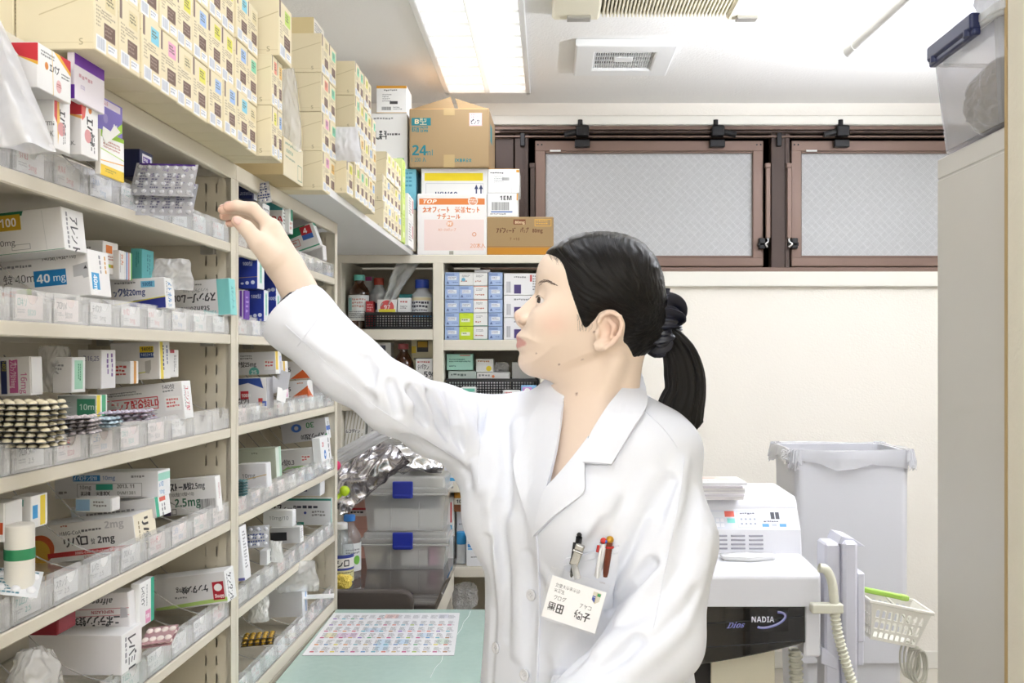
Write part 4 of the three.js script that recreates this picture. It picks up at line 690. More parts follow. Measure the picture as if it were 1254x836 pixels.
side(N, 'small white label box with red stamp behind the dark strip', [140, 160, 470, 28], { out: -0.055, w: 0.03, f: [['b', '#efeeee'], ['f', 0.1, 0.2, 0.6, 0.5, 3, '#d05050']], e: [['b', '#f6f3f0'], ['r', 0.4, 0, 0.3, 1, '#e0a050']] });
side(N, 'white box with yellow and navy count label on the third shelf', [136, 196, 464, 46], { out: -0.03, tilt: 2, w: 0.045, f: [['b', '#eae7e4'], ['r', 0.6, 0.12, 0.28, 0.16, '#e8c81e'], ['r', 0.6, 0.28, 0.28, 0.14, '#2f4a80'], ['t', '140錠', 0.63, 0.13, 0.12, '#333', { bold: 1 }], ['t', '10錠×14', 0.62, 0.29, 0.1, '#fff'], ['p', '#b9b5b0', 0.7, 0.52, 0.82, 0.48, 0.82, 0.72, 0.78, 0.84, 0.7, 0.82], ['l', 0.4, 0.85, 0.7, 0.8, '#c8c83a', 0.02]], e: [['b', '#f3f2ee'], ['r', 0.1, 0, 0.25, 1, '#f0d84a'], ['V'], ['f', 0.1, 0.55, 0.7, 0.2, 1, '#3a4a80'], ['f', 0.1, 0.2, 0.7, 0.2, 1, '#3a4a80']] });
side(N, 'slim white box with a red corner behind the count label box', [190, 208, 462, 34], { out: -0.05, w: 0.04, f: '#ecebea', e: [['b', '#f2f1f0'], ['r', 0, 0, 0.5, 0.12, '#c83a4a'], ['V'], ['f', 0.2, 0.3, 0.6, 0.3, 2]] });
side(N, 'grey box with a deep green band lying on the third shelf', [70, 118, 516, 32], { out: -0.035, w: 0.035, f: [['b', '#b9bfbc'], ['r', 0.5, 0.14, 0.46, 0.66, '#3f8a68'], ['t', '10mg', 0.55, 0.3, 0.3, '#e6efe9']], e: [['b', '#f0f2ec'], ['r', 0.05, 0, 0.3, 1, '#e8d23a'], ['r', 0.5, 0, 0.35, 1, '#4aa87a']] });
side(N, 'white box with red boxed lettering sticking out of the third shelf', [122, 227, 513, 47], { out: 0.0, tilt: 6, w: 0.04, f: [['b', '#efeded'], ['t', 'ニシア', 0.14, 0.38, 0.24, '#c8303a', { bold: 1, sq: 0.8 }], ['t', '配合錠LD', 0.38, 0.36, 0.23, '#c8303a', { bold: 1, sq: 0.82 }], ['o', 0.1, 0.34, 0.6, 0.3, '#c8303a', 0.02], ['f', 0.12, 0.14, 0.48, 0.12, 2], ['f', 0.2, 0.68, 0.5, 0.07, 1, '#d06a6a'], ['t', '8', 0.46, 0.72, 0.22, '#a02030', { bold: 1 }], ['t', '5', 0.62, 0.74, 0.16, '#a02030', { bold: 1 }], ['t', '140錠', 0.76, 0.05, 0.13, K], ['f', 0.77, 0.2, 0.12, 0.08, 1], ['r', 0.78, 0.38, 0.19, 0.36, '#f8f7f6'], ['f', 0.8, 0.42, 0.15, 0.26, 3, '#d86a6a']], e: vend('ユニシア配', '#c8505a') });
blister('blister_stack', 'tall stack of cream capsule strips in dark foil at the near end', at(24, 546, 1.2), 0.1, 0.062, { foil: '#3a3f4a', pill: '#eadfbe', rows: 3, n: 7, r: 0.0062, layers: 9, gap: 0.0068, fan: 0.004, metal: 0.3 });
blister('blister_stack', 'low stack of whitish strips with red marks beside the cream strips', at(88, 531, 1.335), 0.072, 0.05, { foil: '#6f6a72', pill: '#d9cfd0', rows: 3, n: 6, r: 0.005, layers: 5, gap: 0.0055, fan: 0.006, metal: 0.4, rot: [0, 0.2, 0.06] });
blister('blister_stack', 'two pale blue strips lying between the striped stacks', at(127, 522, 1.4), 0.035, 0.045, { foil: '#9ab0c0', pill: '#c8dce6', rows: 3, n: 4, r: 0.0045, layers: 3, gap: 0.0055, fan: 0.004, metal: 0.4 });
blister('blister_stack', 'low stack of violet strips in front of the red lettered box', at(160, 514, 1.44), 0.075, 0.05, { foil: '#6a5a78', pill: '#d8cfe0', rows: 3, n: 6, r: 0.0045, layers: 3, gap: 0.006, fan: 0.005, metal: 0.4, rot: [0, 0.1, 0.05] });
// fourth shelf
side(N, 'white box with blue name band and date stamp on the fourth shelf', [66, 194, 609, 32], { out: -0.015, tilt: 1, w: 0.05, f: [['b', '#e9e9ec'], ['r', 0.18, 0.12, 0.26, 0.22, '#3a8acc'], ['t', 'メバロチン錠10', 0.185, 0.13, 0.19, '#f4f8fc', { bold: 1, sq: 0.72 }], ['t', '10mg', 0.46, 0.12, 0.2, '#3a6ab0'], ['f', 0.74, 0.14, 0.12, 0.14, 1], ['o', 0.22, 0.44, 0.62, 0.5, G, 0.015], ['t', '10mg', 0.24, 0.48, 0.18, K], ['r', 0.4, 0.46, 0.16, 0.22, '#3fa890'], ['t', '2013. 11', 0.6, 0.46, 0.18, '#666', { bold: 1 }], ['t', 'DVM1381', 0.6, 0.7, 0.17, '#666'], ['t', '薬部用', 0.25, 0.72, 0.18, K, { sq: 0.8 }], ['t', '実用本医', 0.4, 0.72, 0.18, K, { sq: 0.8 }], ['f', 0.04, 0.7, 0.1, 0.2, 1]], e: [['b', '#f4f6f8'], ['r', 0, 0.1, 1, 0.28, '#a8e0d0'], ['t', 'メバロ', 0.08, 0.42, 0.2, '#4a86c0', { sq: 0.7 }], ['t', '10mg', 0.1, 0.68, 0.22, '#5a90c8', { sq: 0.8 }]] });
side(N, 'white box reading two and a half milligrams at the end of the fourth shelf', [200, 267, 627, 44], { out: -0.004, tilt: 5, w: 0.028, f: [['b', '#efeeee'], ['t', 'クレストール錠2.5mg', 0.0, 0.1, 0.22, '#33333c', { bold: 1, sq: 0.6 }], ['t', '100錠(10錠×10)', 0.16, 0.36, 0.12, K, { sq: 0.8 }], ['t', '2.5mg', 0.22, 0.48, 0.32, '#2f6a50', { bold: 1, sq: 0.8 }], ['p', '#4a3a68', 0, 0.56, 0.14, 0.58, 0.14, 1, 0, 1], ['x', 0.66, 0.6, 0.3, 0.28, '#555'], ['o', 0.16, 0.82, 0.08, 0.14, G, 0.02]], e: [['b', '#f8f7f5'], ['V'], ['f', 0.2, 0.3, 0.5, 0.3, 2, '#c08a8a']] });
side(N, 'greyish long box with green and white end lying across the fourth shelf', [88, 192, 634, 25], { out: -0.012, tilt: 7, w: 0.06, f: [['b', '#d9d8d8'], ['f', 0.1, 0.4, 0.75, 0.3, 1, G], ['r', 0.0, 0.1, 0.18, 0.6, '#e9f0f6'], ['t', '100錠', 0.08, 0.55, 0.3, G]] , e: [['b', '#f6f6f4'], ['r', 0, 0, 0.22, 1, '#3aa888'], ['r', 0.3, 0.08, 0.4, 0.2, '#e06a5a'], ['V'], ['f', 0.4, 0.35, 0.5, 0.3, 2]] });
side(N, 'small white and sky blue box deep on the fourth shelf', [92, 136, 627, 17], { out: -0.05, w: 0.03, f: [['b', '#eaf0f4'], ['r', 0, 0.1, 0.4, 0.8, '#9cc4e8'], ['f', 0.5, 0.2, 0.4, 0.5, 2]] });
side(N, 'white box with red stripe, orange disc and cream end on the fourth shelf', [38, 168, 678, 47], { out: -0.013, tilt: 6.6, w: 0.08, f: [['b', '#f1efee'], ['c', 0.1, 0.6, 0.36, '#cf5a24'], ['c', 0.07, 0.68, 0.32, '#e0b23a'], ['r', 0.16, 0.74, 0.84, 0.12, '#c0282e'], ['t', 'リバロ', 0.31, 0.36, 0.27, '#2f2f34', { bold: 1, sq: 0.92 }], ['t', '錠', 0.58, 0.46, 0.16, '#2f2f34', { sq: 0.7 }], ['t', '2mg', 0.64, 0.38, 0.25, '#2f2f34', { bold: 1, sq: 0.9 }], ['t', 'HMG-CoA', 0.29, 0.2, 0.13, '#4a4a50'], ['f', 0.5, 0.21, 0.22, 0.1, 1, '#66666a'], ['t', '2mg', 0.72, 0.02, 0.25, '#c9c6c9', { bold: 1 }], ['t', 'HMG-CoA Reductase Inhibitor', 0.42, 0.755, 0.09, '#fbe9e6', { bold: 1 }], ['t', 'LIVALO tab 2mg', 0.5, 0.88, 0.1, '#a84a48'], ['f', 0.31, 0.05, 0.08, 0.07, 1, '#c07a70']], e: [['b', '#efe6cf'], ['V'], ['t', 'リバロ', 0.1, 0.3, 0.34, '#33302a', { bold: 1, sq: 0.75 }], ['t', '錠2mg', 0.52, 0.34, 0.28, '#33302a', { sq: 0.75 }], ['f', 0.2, 0.75, 0.6, 0.12, 1, '#8a7a50']] });
{ // white jar with a green band
  const t = thing('medicine_jar', 'white cylindrical jar with a green band at the near end of the fourth shelf', 'jar', at(24, 722, 1.2), 0);
  part('jar', lathe([[0.001, 0.001], [0.0165, 0.001], [0.0175, 0.003], [0.0175, 0.082], [0.0165, 0.0845], [0.001, 0.085]], 28), M('#ebe7dc', 0.45), t);
  part('band', lathe([[0.0177, 0.04], [0.0181, 0.041], [0.0181, 0.053], [0.0177, 0.054]], 28), M('#2f8a5a', 0.5), t, 'green band');
}
side(N, 'white box with blue and yellow end strips behind the jar', [14, 38, 648, 40], { out: -0.02, w: 0.04, f: [['b', '#ecebe9'], ['r', 0.2, 0.1, 0.4, 0.2, '#3a9a8a']], e: [['b', '#f5f4f2'], ['r', 0.1, 0.3, 0.3, 0.4, '#3a9ad8'], ['r', 0.55, 0.05, 0.3, 0.9, '#ecd03a']] });
side(N, 'white box with red print at the very near end of the fourth shelf', [-40, 5, 664, 48], { out: -0.02, w: 0.04, f: [['b', '#f0efee'], ['r', 0.8, 0.5, 0.16, 0.3, '#d85a30']] });
blister('blister_pack', 'white strip with teal print lying before the jar', at(12, 712, 1.19), 0.07, 0.05, { foil: '#e4e6e8', pill: '#f0f0f2', rows: 2, n: 4, r: 0.006, rot: [0.5, 0.3, -0.4], metal: 0.2, art: [['b', '#eceef0'], ['f', 0.05, 0.05, 0.9, 0.9, 8, '#5a8a9a']] });
// fifth shelf
side(N, 'white box lettered upside down with maroon lines on the fifth shelf', [66, 159, 772, 47], { out: -0.01, tilt: 3, w: 0.035, f: [['b', '#e5e2e4'], ['U'], ['t', 'ニポラジン錠3mg', 0.12, 0.16, 0.26, '#33333a', { bold: 1, sq: 0.75 }], ['t', 'NIPOLAZIN', 0.2, 0.46, 0.11, '#9a3a4a', { bold: 1 }], ['t', 'alfresa', 0.2, 0.68, 0.2, '#44444a', { bold: 1, italic: 1 }], ['l', 0, 0.42, 0.9, 0.42, '#b04a5a', 0.012], ['l', 0, 0.6, 0.9, 0.6, '#b04a5a', 0.012], ['f', 0.3, 0.04, 0.5, 0.07, 1, '#b04a5a'], ['p', '#b8b6bc', 0.02, 0.36, 0.12, 0.34, 0.11, 0.62, 0.03, 0.6]], e: '#f1eff0' });
side(N, 'white box with green edge and pink hundred mark on the fifth shelf', [160, 171, 770, 55], { out: -0.004, w: 0.055, f: '#f0f0ef', e: [['b', '#f5f4f3'], ['r', 0.76, 0, 0.24, 1, '#2fa88a'], ['r', 0.4, 0.68, 0.34, 0.28, '#e89ac0'], ['t', '100', 0.42, 0.74, 0.14, '#fff', { bold: 1, sq: 0.8 }], ['V'], ['t', 'レバミピド', 0.1, 0.68, 0.2, K, { sq: 0.62 }], ['f', 0.1, 0.48, 0.6, 0.1, 1]] });
side(N, 'plain white open carton at the bottom of the fifth shelf', [34, 149, 827, 49], { out: 0.0, tilt: 0, w: 0.07, f: '#e9e7e9', e: vend('レバミピド錠', K) });
side(N, 'dark red box deep on the fifth shelf', [-2, 70, 778, 22], { out: -0.03, w: 0.05, f: [['b', '#8a2432'], ['f', 0.5, 0.3, 0.4, 0.2, 1, '#c88a90']], base: '#8a2432' });
side(N, 'white box with red tablet mark jutting from the end of the fifth shelf', [181, 279, 738, 39], { out: 0.018, tilt: 7, w: 0.052, f: [['b', '#e6e5e6'], ['p', '#b9d878', 0.1, 0.9, 1, 0.8, 1, 0.92, 0.1, 1], ['r', 0.83, 0.3, 0.14, 0.56, '#b82434'], ['c', 0.9, 0.48, 0.13, '#fff', 0.9], ['U'], ['t', '60mg', 0.035, 0.16, 0.14, '#fff', { bold: 1, sq: 0.8 }], ['t', 'ケンタン錠', 0.22, 0.42, 0.24, '#33333a', { bold: 1, sq: 0.75 }], ['t', '60mg', 0.46, 0.44, 0.2, '#44444a', { bold: 1, sq: 0.8 }], ['f', 0.5, 0.3, 0.2, 0.1, 1]], e: vend('ケンタン錠60', K) });
blister('blister_pack', 'pink and white strip peeking out before the green edged box', at(196, 781, 1.555), 0.05, 0.05, { foil: '#c8a0a4', pill: '#f0e4dc', rows: 2, n: 4, r: 0.006, rot: [0.3, 0.1, 0.1], layers: 2, metal: 0.3 });
solo('plastic_bag', 'crinkled clear bag of golden strips at the bottom near end', 'bag', film(0.075, 0.07, { seedN: 31, amp: 0.018, gather: 0.4 }), bagM, at(42, 828, 1.22));
// clear bag hanging over the near end of the top shelf
{
  const g = new THREE.PlaneGeometry(0.1, 0.16, 40, 50), p = g.attributes.position;
  for (let i = 0; i < p.count; i++) { const x = p.getX(i), y = p.getY(i), t = (0.08 - y) / 0.16; const w = 0.25 + 0.75 * Math.pow(t, 0.8); p.setXYZ(i, x * w - 0.03 * (1 - t), y, 0.012 * Math.sin(x * 120 + y * 14) * (0.5 + t) + 0.018 * fbm(x * 22, y * 16, 4.1, 3)); }
  g.computeVertexNormals();
  const g2 = g.clone(); g2.scale(1, 1, -0.7); g2.translate(0, 0, -0.035); g2.index.array.reverse(); g2.computeVertexNormals();
  const t = thing('plastic_bag', 'white translucent carrier bag draped over the near end of the top shelf', 'bag', at(10, 92, 1.09), 0.5);
  part('film', [g, g2], M('#f6f6f8', 0.3, { transmission: 0.35, thickness: 0, side: THREE.DoubleSide }), t);
}
// ---------------------------------------------------------------- medicine in the far unit
// top shelf
side(N, 'navy box with white logo at the near end of the far top shelf', [292, 309, 243, 36], { out: -0.02, w: 0.035, base: '#232f66', f: [['b', '#25316c'], ['c', 0.3, 0.2, 0.1, '#c8d0e8', 0.5], ['t', 'astellas', 0.1, 0.72, 0.18, '#c8d0e8', { italic: 1, sq: 0.75 }]], e: [['b', '#e6e8f0'], ['r', 0, 0, 0.3, 1, '#25316c']] });
blister('blister_pack', 'silver strip with navy print standing behind the navy box', at(323, 236, 2.12), 0.03, 0.05, { foil: '#d4d6dc', pill: '#e8e8ee', rows: 3, n: 3, r: 0.004, rot: [1.4, 0.2, 0], art: [['b', '#dcdde2'], ['f', 0.05, 0.05, 0.9, 0.9, 7, '#3a4a8a']] });
side(N, 'small white box below the navy strip on the far top shelf', [305, 322, 275, 27], { out: -0.01, w: 0.05, f: '#ecebee', e: [['b', '#f2f2f4'], ['f', 0.1, 0.2, 0.8, 0.5, 3]] });
side(N, 'white box with teal top and red mark on the far top shelf', [326, 346, 284, 42], { out: -0.01, w: 0.04, f: [['b', '#eceaea'], ['r', 0, 0, 1, 0.36, '#58b0b4'], ['t', 'RA', 0.3, 0.5, 0.22, '#c83a44', { bold: 1, sq: 1.2 }]], e: [['b', '#f0f2f0'], ['r', 0, 0, 1, 0.2, '#7cc8c8'], ['f', 0.2, 0.3, 0.6, 0.5, 5]], t: '#58b0b4' });
side(N, 'slim white box with green upper half on the far top shelf', [345, 354, 285, 36], { out: 0.0, w: 0.034, f: '#eef0ee', e: [['b', '#f2f2f0'], ['r', 0.4, 0, 0.6, 0.55, '#3a9a78'], ['f', 0.2, 0.6, 0.6, 0.3, 2, '#d08a7a']] });
side(N, 'grey white box lying behind the tilted green box', [352, 394, 280, 28], { out: -0.01, tilt: 8, w: 0.06, f: [['b', '#e2e0e4'], ['f', 0.1, 0.1, 0.7, 0.3, 2]], e: '#efeef0' });
side(N, 'tilted white and green box with a red and blue badge', [352, 392, 300, 30], { out: 0.02, tilt: 19, w: 0.035, f: [['b', '#e9e8e8'], ['p', '#2f9a74', 0, 0, 0.78, 0, 0.6, 0.34, 0, 0.4], ['r', 0.58, 0.06, 0.32, 0.34, '#c8303c'], ['r', 0.58, 0.4, 0.32, 0.2, '#3a6ac0'], ['t', '4', 0.66, 0.08, 0.3, '#fff', { bold: 1 }], ['o', 0.1, 0.5, 0.36, 0.26, '#d06a5a', 0.02], ['f', 0.14, 0.56, 0.28, 0.12, 1, '#d06a5a'], ['r', 0, 0.92, 1, 0.05, '#3a9a78']], e: [['b', '#f0f0ee'], ['r', 0, 0, 1, 0.12, '#3a9a78']] });
side(N, 'white box with red marks at the far end of the far top shelf', [366, 396, 318, 19], { out: -0.01, tilt: 4, w: 0.04, f: [['b', '#eeecec'], ['c', 0.3, 0.3, 0.14, '#c83a4a'], ['c', 0.6, 0.2, 0.12, '#c83a4a'], ['t', '12', 0.2, 0.5, 0.3, '#445']] });
// second shelf: royal blue boxes
const blueF = [['b', '#2038a0'], ['t', '100錠', 0.2, 0.12, 0.16, '#dfe6fa', { bold: 1, sq: 0.8 }], ['c', 0.2, 0.84, 0.05, '#dfe6fa', 0.7], ['c', 0.46, 0.82, 0.06, '#dfe6fa'], ['c', 0.76, 0.8, 0.065, '#dfe6fa']];
const blueE = [['b', '#eef2f4'], ['r', 0.35, 0.1, 0.3, 0.7, '#9ad8c8'], ['V'], ['f', 0.15, 0.4, 0.6, 0.2, 2, '#2a8a78']];
side(N, 'royal blue box with rubber band, upper one nearest the post', [292, 315, 353, 38], { out: 0.0, w: 0.05, f: [...blueF, ['l', 0, 0.66, 1, 0.62, '#c8a060', 0.015]], e: blueE, base: '#2038a0', cat: 'box' });
side(N, 'royal blue box, lower one below the rubber banded box', [303, 323, 393, 38], { out: 0.0, w: 0.035, f: blueF, e: blueE, base: '#2038a0' });
side(N, 'royal blue box, upper one hidden by the hand', [322, 338, 362, 38], { out: -0.02, w: 0.035, f: blueF, e: blueE, base: '#2038a0' });
side(N, 'royal blue box, lower one beside the sleeve cuff', [326, 338, 394, 36], { out: 0.0, w: 0.035, f: blueF, e: blueE, base: '#2038a0' });
side(N, 'slim purple and white box squeezed against the post', [291, 300, 391, 36], { out: 0.0, w: 0.03, f: [['b', '#e6e0f0'], ['r', 0.3, 0, 0.3, 1, '#6a3aa8'], ['r', 0.75, 0, 0.25, 1, '#6a3aa8']], e: [['b', '#6a3aa8'], ['f', 0.2, 0.2, 0.6, 0.6, 4, '#b8a0d8']] });
side(N, 'white box with black brush mark beside the blue boxes', [338, 353, 391, 32], { out: -0.01, w: 0.04, f: [['b', '#eeeeef'], ['t', 'ム', 0.3, 0.4, 0.3, '#333', { bold: 1 }]] });
// third shelf
side(N, 'white box with teal twenty five disc on the far third shelf', [290, 338, 458, 28], { out: -0.01, tilt: 2, w: 0.05, f: [['b', '#e8e7e9'], ['t', 'ナ錠25mg', 0.0, 0.4, 0.26, K, { bold: 1, sq: 0.75 }], ['c', 0.44, 0.88, 0.22, '#6ac0b8'], ['t', '25', 0.36, 0.76, 0.24, '#f0f6f6', { bold: 1 }], ['f', 0.1, 0.14, 0.4, 0.2, 2], ['r', 0.7, 0.36, 0.26, 0.44, '#f4f3f2'], ['f', 0.73, 0.42, 0.2, 0.3, 2, '#d05a5a']], e: [['b', '#f2f1ee'], ['r', 0, 0, 0.4, 0.8, '#e8c84a'], ['r', 0.6, 0.2, 0.3, 0.8, '#c8d0f0']] });
side(N, 'white and blue box with red flag, torn open, on the far third shelf', [290, 327, 500, 38], { out: 0.0, tilt: 2, w: 0.05, f: [['b', '#eceaec'], ['p', '#2a4a9a', 0.0, 0, 0.8, 0, 0.9, 0.35, 0.4, 0.16, 0, 0.24], ['r', 0.14, 0.42, 0.26, 0.26, '#c8303c'], ['t', '100H', 0.16, 0.47, 0.16, '#fff', { bold: 1, sq: 0.8 }], ['t', 'ピアグリ', 0.0, 0.66, 0.16, '#33333a', { bold: 1, sq: 0.7 }], ['t', '日本医薬', 0.05, 0.82, 0.14, '#33333a', { bold: 1, sq: 0.7 }], ['r', 0.72, 0.66, 0.14, 0.14, '#c83a3a'], ['r', 0.84, 0.76, 0.14, 0.16, '#3a5ab0'], ['r', 0.72, 0.8, 0.12, 0.12, '#e8b83a']], e: '#b9b8be' });
{ // its torn grey flaps
  const t = thing('torn_flap_card', 'torn grey carton flaps sticking out of the far third shelf', 'card', at(334, 482, 2.2), 0.3);
  const gm = M('#c2c2c8', 0.6);
  const a = part('flap', extr(shapeOf([[0, 0], [0.04, 0.004], [0.05, 0.04], [0.028, 0.052], [0.018, 0.03], [0.004, 0.045]]), 0.001), gm, t); a.rotation.set(0.2, 0.5, 0.1);
  const b = part('flap', extr(shapeOf([[0, 0], [0.03, -0.01], [0.045, 0.02], [0.01, 0.03]]), 0.001), mat.white, t, 'white torn flap'); b.position.set(0.008, -0.014, 0.012); b.rotation.set(-0.2, 0.9, 0.2);
}
side(N, 'slim box with pink stripe standing among the torn flaps', [340, 348, 488, 46], { out: 0.0, w: 0.04, tilt: 2, f: '#f0eef0', e: [['b', '#f4f2f4'], ['r', 0, 0, 0.4, 0.36, '#e8c04a'], ['r', 0.1, 0.66, 0.7, 0.3, '#e8b0d0'], ['V'], ['f', 0.2, 0.4, 0.7, 0.2, 1, '#c06a9a']] });
for (const [i, y, l] of [[0, 487, 'lower'], [1, 463, 'upper']]) side(N, `white box with orange triangle, ${l} of the pair on the far third shelf`, [352, 378, y, 22], { out: -0.01, tilt: 4, w: 0.05, f: [['b', '#e9e8ea'], ['p', '#d8622a', 0.1, 1, 1, 0.3, 1, 1], ['t', '5', 0.06, 0.3, 0.3, K, { bold: 1 }], ['f', 0.5, 0.12, 0.3, 0.1, 1, '#c06a3a']], e: [['b', '#f2f0ee'], ['p', '#d8622a', 0, 1, 0, 0.4, 1, 1]] });
side(N, 'plain white box at the far end of the far third shelf', [378, 401, 484, 22], { out: -0.01, tilt: 2, w: 0.05, f: '#ecebed' });
// fourth shelf
side(N, 'pale green grey box at the near end of the far fourth shelf', [290, 339, 586, 38], { out: -0.02, tilt: 3, w: 0.045, f: [['b', '#c4cbb9'], ['t', 'ベニ45', 0.2, 0.44, 0.16, '#6a7260', { sq: 0.8 }], ['f', 0.4, 0.12, 0.2, 0.1, 1, '#8a927e']], e: [['b', '#e2ece2'], ['r', 0.6, 0, 0.4, 1, '#b4d8c0']], base: '#c4cbb9' });
side(N, 'white ten milligram box with a gold line on the far fourth shelf', [291, 327, 597, 30], { out: 0.0, tilt: 3, w: 0.035, f: [['b', '#e8e7ea'], ['t', '10mg', 0.16, 0.36, 0.22, '#5a5a64'], ['l', 0.3, 0.62, 1, 0.46, '#c8a86a', 0.03]], e: '#f0f0f2' });
side(N, 'white box with blue ring lettered upside down on the far fourth shelf', [346, 401, 537, 26], { out: -0.012, tilt: 7, w: 0.045, f: [['b', '#d8d7db'], ['c', 0.34, 0.34, 0.24, '#3a6ac0', 0.8], ['c', 0.34, 0.34, 0.1, '#d8d7db'], ['p', '#3a9a5a', 0.85, 1, 1, 0.7, 1, 1], ['U'], ['t', '30', 0.26, 0.54, 0.36, '#3f8a5a', { bold: 1 }], ['t', 'スターシス錠30', 0.06, 0.06, 0.28, '#33333a', { bold: 1, sq: 0.6 }]], e: [['b', '#eef0f2'], ['r', 0, 0.4, 1, 0.2, '#3a6ac0'], ['V'], ['f', 0.2, 0.3, 0.6, 0.3, 2]] });
side(N, 'white box with green leaf swirl on the far fourth shelf', [338, 385, 575, 27], { out: -0.004, tilt: 5, w: 0.04, f: [['b', '#e2e2e2'], ['t', 'シン錠0.3', 0.0, 0.42, 0.3, '#55555c', { bold: 1, sq: 0.7 }], ['p', '#8aba6a', 0.1, 1, 0.3, 0.78, 0.7, 0.76, 1, 0.86, 0.6, 0.84, 0.3, 0.88], ['c', 0.62, 0.9, 0.08, '#6aa84a'], ['r', 0.68, 0.3, 0.24, 0.36, '#efeeec'], ['f', 0.7, 0.34, 0.2, 0.26, 2, '#d86a6a']], e: [['b', '#f2f2f0'], ['V'], ['f', 0.2, 0.3, 0.6, 0.3, 2]] });
side(N, 'white box with blue ring and twenty mark jutting at the far end', [384, 394, 566, 30], { out: 0.02, tilt: 5, w: 0.11, f: '#eef0f2', e: [['b', '#f5f5f6'], ['c', 0.4, 0.74, 0.16, '#2a7ac8', 1.2], ['c', 0.4, 0.74, 0.07, '#f5f5f6'], ['t', '20', 0.16, 0.16, 0.26, '#d8505a', { bold: 1 }], ['V'], ['f', 0.1, 0.14, 0.8, 0.16, 1]] });
blister('blister_stack', 'upright strips of teal capsules by the post on the far fourth shelf', at(296, 606, 2.03), 0.02, 0.03, { foil: '#9aa8a8', pill: '#3a6a6e', rows: 3, n: 3, r: 0.004, layers: 6, gap: 0.006, metal: 0.3 });
// fifth shelf
side(N, 'long white capsule box with green edge on the far fifth shelf', [322, 405, 643, 33], { out: -0.008, w: 0.05, f: [['b', '#e3e5e8'], ['r', 0, 0, 1, 0.09, '#2f8a7a'], ['t', 'セフィーP', 0.1, 0.22, 0.3, '#33333a', { bold: 1, sq: 0.8 }], ['f', 0.5, 0.26, 0.34, 0.22, 1, '#445'], ['c', 0.62, 0.54, 0.05, '#3a4a9a'], ['f', 0.72, 0.46, 0.2, 0.24, 2], ['r', 0.5, 0.88, 0.1, 0.12, '#2f8a7a']], e: [['b', '#f2f4f4'], ['r', 0, 0, 0.2, 1, '#2f8a7a']] });
side(N, 'white box with curled lid above the capsule box', [352, 392, 607, 18], { out: -0.01, w: 0.05, f: [['b', '#cfd2d8'], ['r', 0.0, 0.5, 0.6, 0.2, '#3a3f66']], e: '#f0f0f2' });
side(N, 'white ten by ten box on the far fifth shelf', [322, 358, 645, 20], { out: 0.0, w: 0.03, f: [['b', '#e8e8ea'], ['t', '10mg/10', 0.2, 0.3, 0.3, '#66666c']], e: '#f2f2f4' });
side(N, 'white box with a dark band and curled tag on the far fifth shelf', [331, 368, 665, 20], { out: -0.002, tilt: 2, w: 0.03, f: [['b', '#d9d9dc'], ['r', 0, 0.3, 0.55, 0.5, '#3a3a40']], e: [['b', '#f6f6f6'], ['f', 0.15, 0.15, 0.7, 0.6, 5]] });
blister('blister_pack', 'silver strip with blue lettering on the far fifth shelf', at(316, 657, 2.12), 0.05, 0.05, { foil: '#c8cad2', pill: '#dadce4', rows: 3, n: 3, r: 0.005, rot: [1.2, 0.1, 0], art: [['b', '#d4d6dc'], ['t', 'クラックス', 0.05, 0.1, 0.16, '#4a5a9a', { sq: 0.8 }], ['f', 0.05, 0.35, 0.9, 0.6, 4, '#5a6aa0']] });
side(N, 'tall white box with blue rim leaning against the post', [288, 300, 711, 66], { out: 0.01, tilt: 6, w: 0.04, f: [['b', '#eceef4'], ['r', 0, 0, 0.1, 1, '#5a5fa8'], ['r', 0, 0.94, 1, 0.06, '#5a5fa8'], ['f', 0.3, 0.1, 0.5, 0.2, 3]], e: [['b', '#f4f4f6'], ['f', 0.3, 0.1, 0.4, 0.7, 12]] });
side(N, 'small white box below the silver strip on the far fifth shelf', [318, 327, 692, 18], { out: -0.01, w: 0.045, f: '#e6e6ea', e: [['b', '#f0f0f0'], ['V'], ['f', 0.2, 0.3, 0.6, 0.3, 1]] });
solo('paper_tag', 'folded white paper tag in a tray on the far fifth shelf', 'tag', film(0.032, 0.05, { seedN: 44, amp: 0.006, gap: 0.004, gather: 0.1 }), mat.white, at(338, 675, 2.24));
// lowest shelf
side(N, 'white box with blue edge lying on the far lowest shelf', [322, 371, 755, 34], { out: -0.01, tilt: 2, w: 0.05, f: '#e2e2e5', e: [['b', '#f2f3f6'], ['r', 0.55, 0.1, 0.2, 0.8, '#8ab4e4']] });
blister('blister_stack', 'golden capsule strips with dark foil on the far lowest shelf', at(318, 786, 2.15), 0.07, 0.05, { foil: '#4a4038', pill: '#b8922e', rows: 3, n: 5, r: 0.0055, layers: 3, gap: 0.007, fan: 0.006, metal: 0.2, rot: [0, 0.2, 0.04] });
solo('blister_pouch', 'clear pouch with green tinted strips on the far lowest shelf', 'pouch', film(0.1, 0.08, { seedN: 61, amp: 0.01, gather: 0.2 }), bagM, at(366, 705, 2.45), 0.3);
solo('folded_leaflet', 'folded white leaflet poking out of the far lowest shelf', 'leaflet', span(-0.05, 0.05, 0, 0.003, -0.02, 0.02, 0.0005), mat.white, at(386, 731, 2.55), 0.2);
solo('paper_packet', 'white paper packet at the near end of the far lowest shelf', 'packet', film(0.045, 0.06, { seedN: 71, amp: 0.01, gap: 0.006, gather: 0.1 }), mat.white, at(317, 745, 2.2), 0.2);

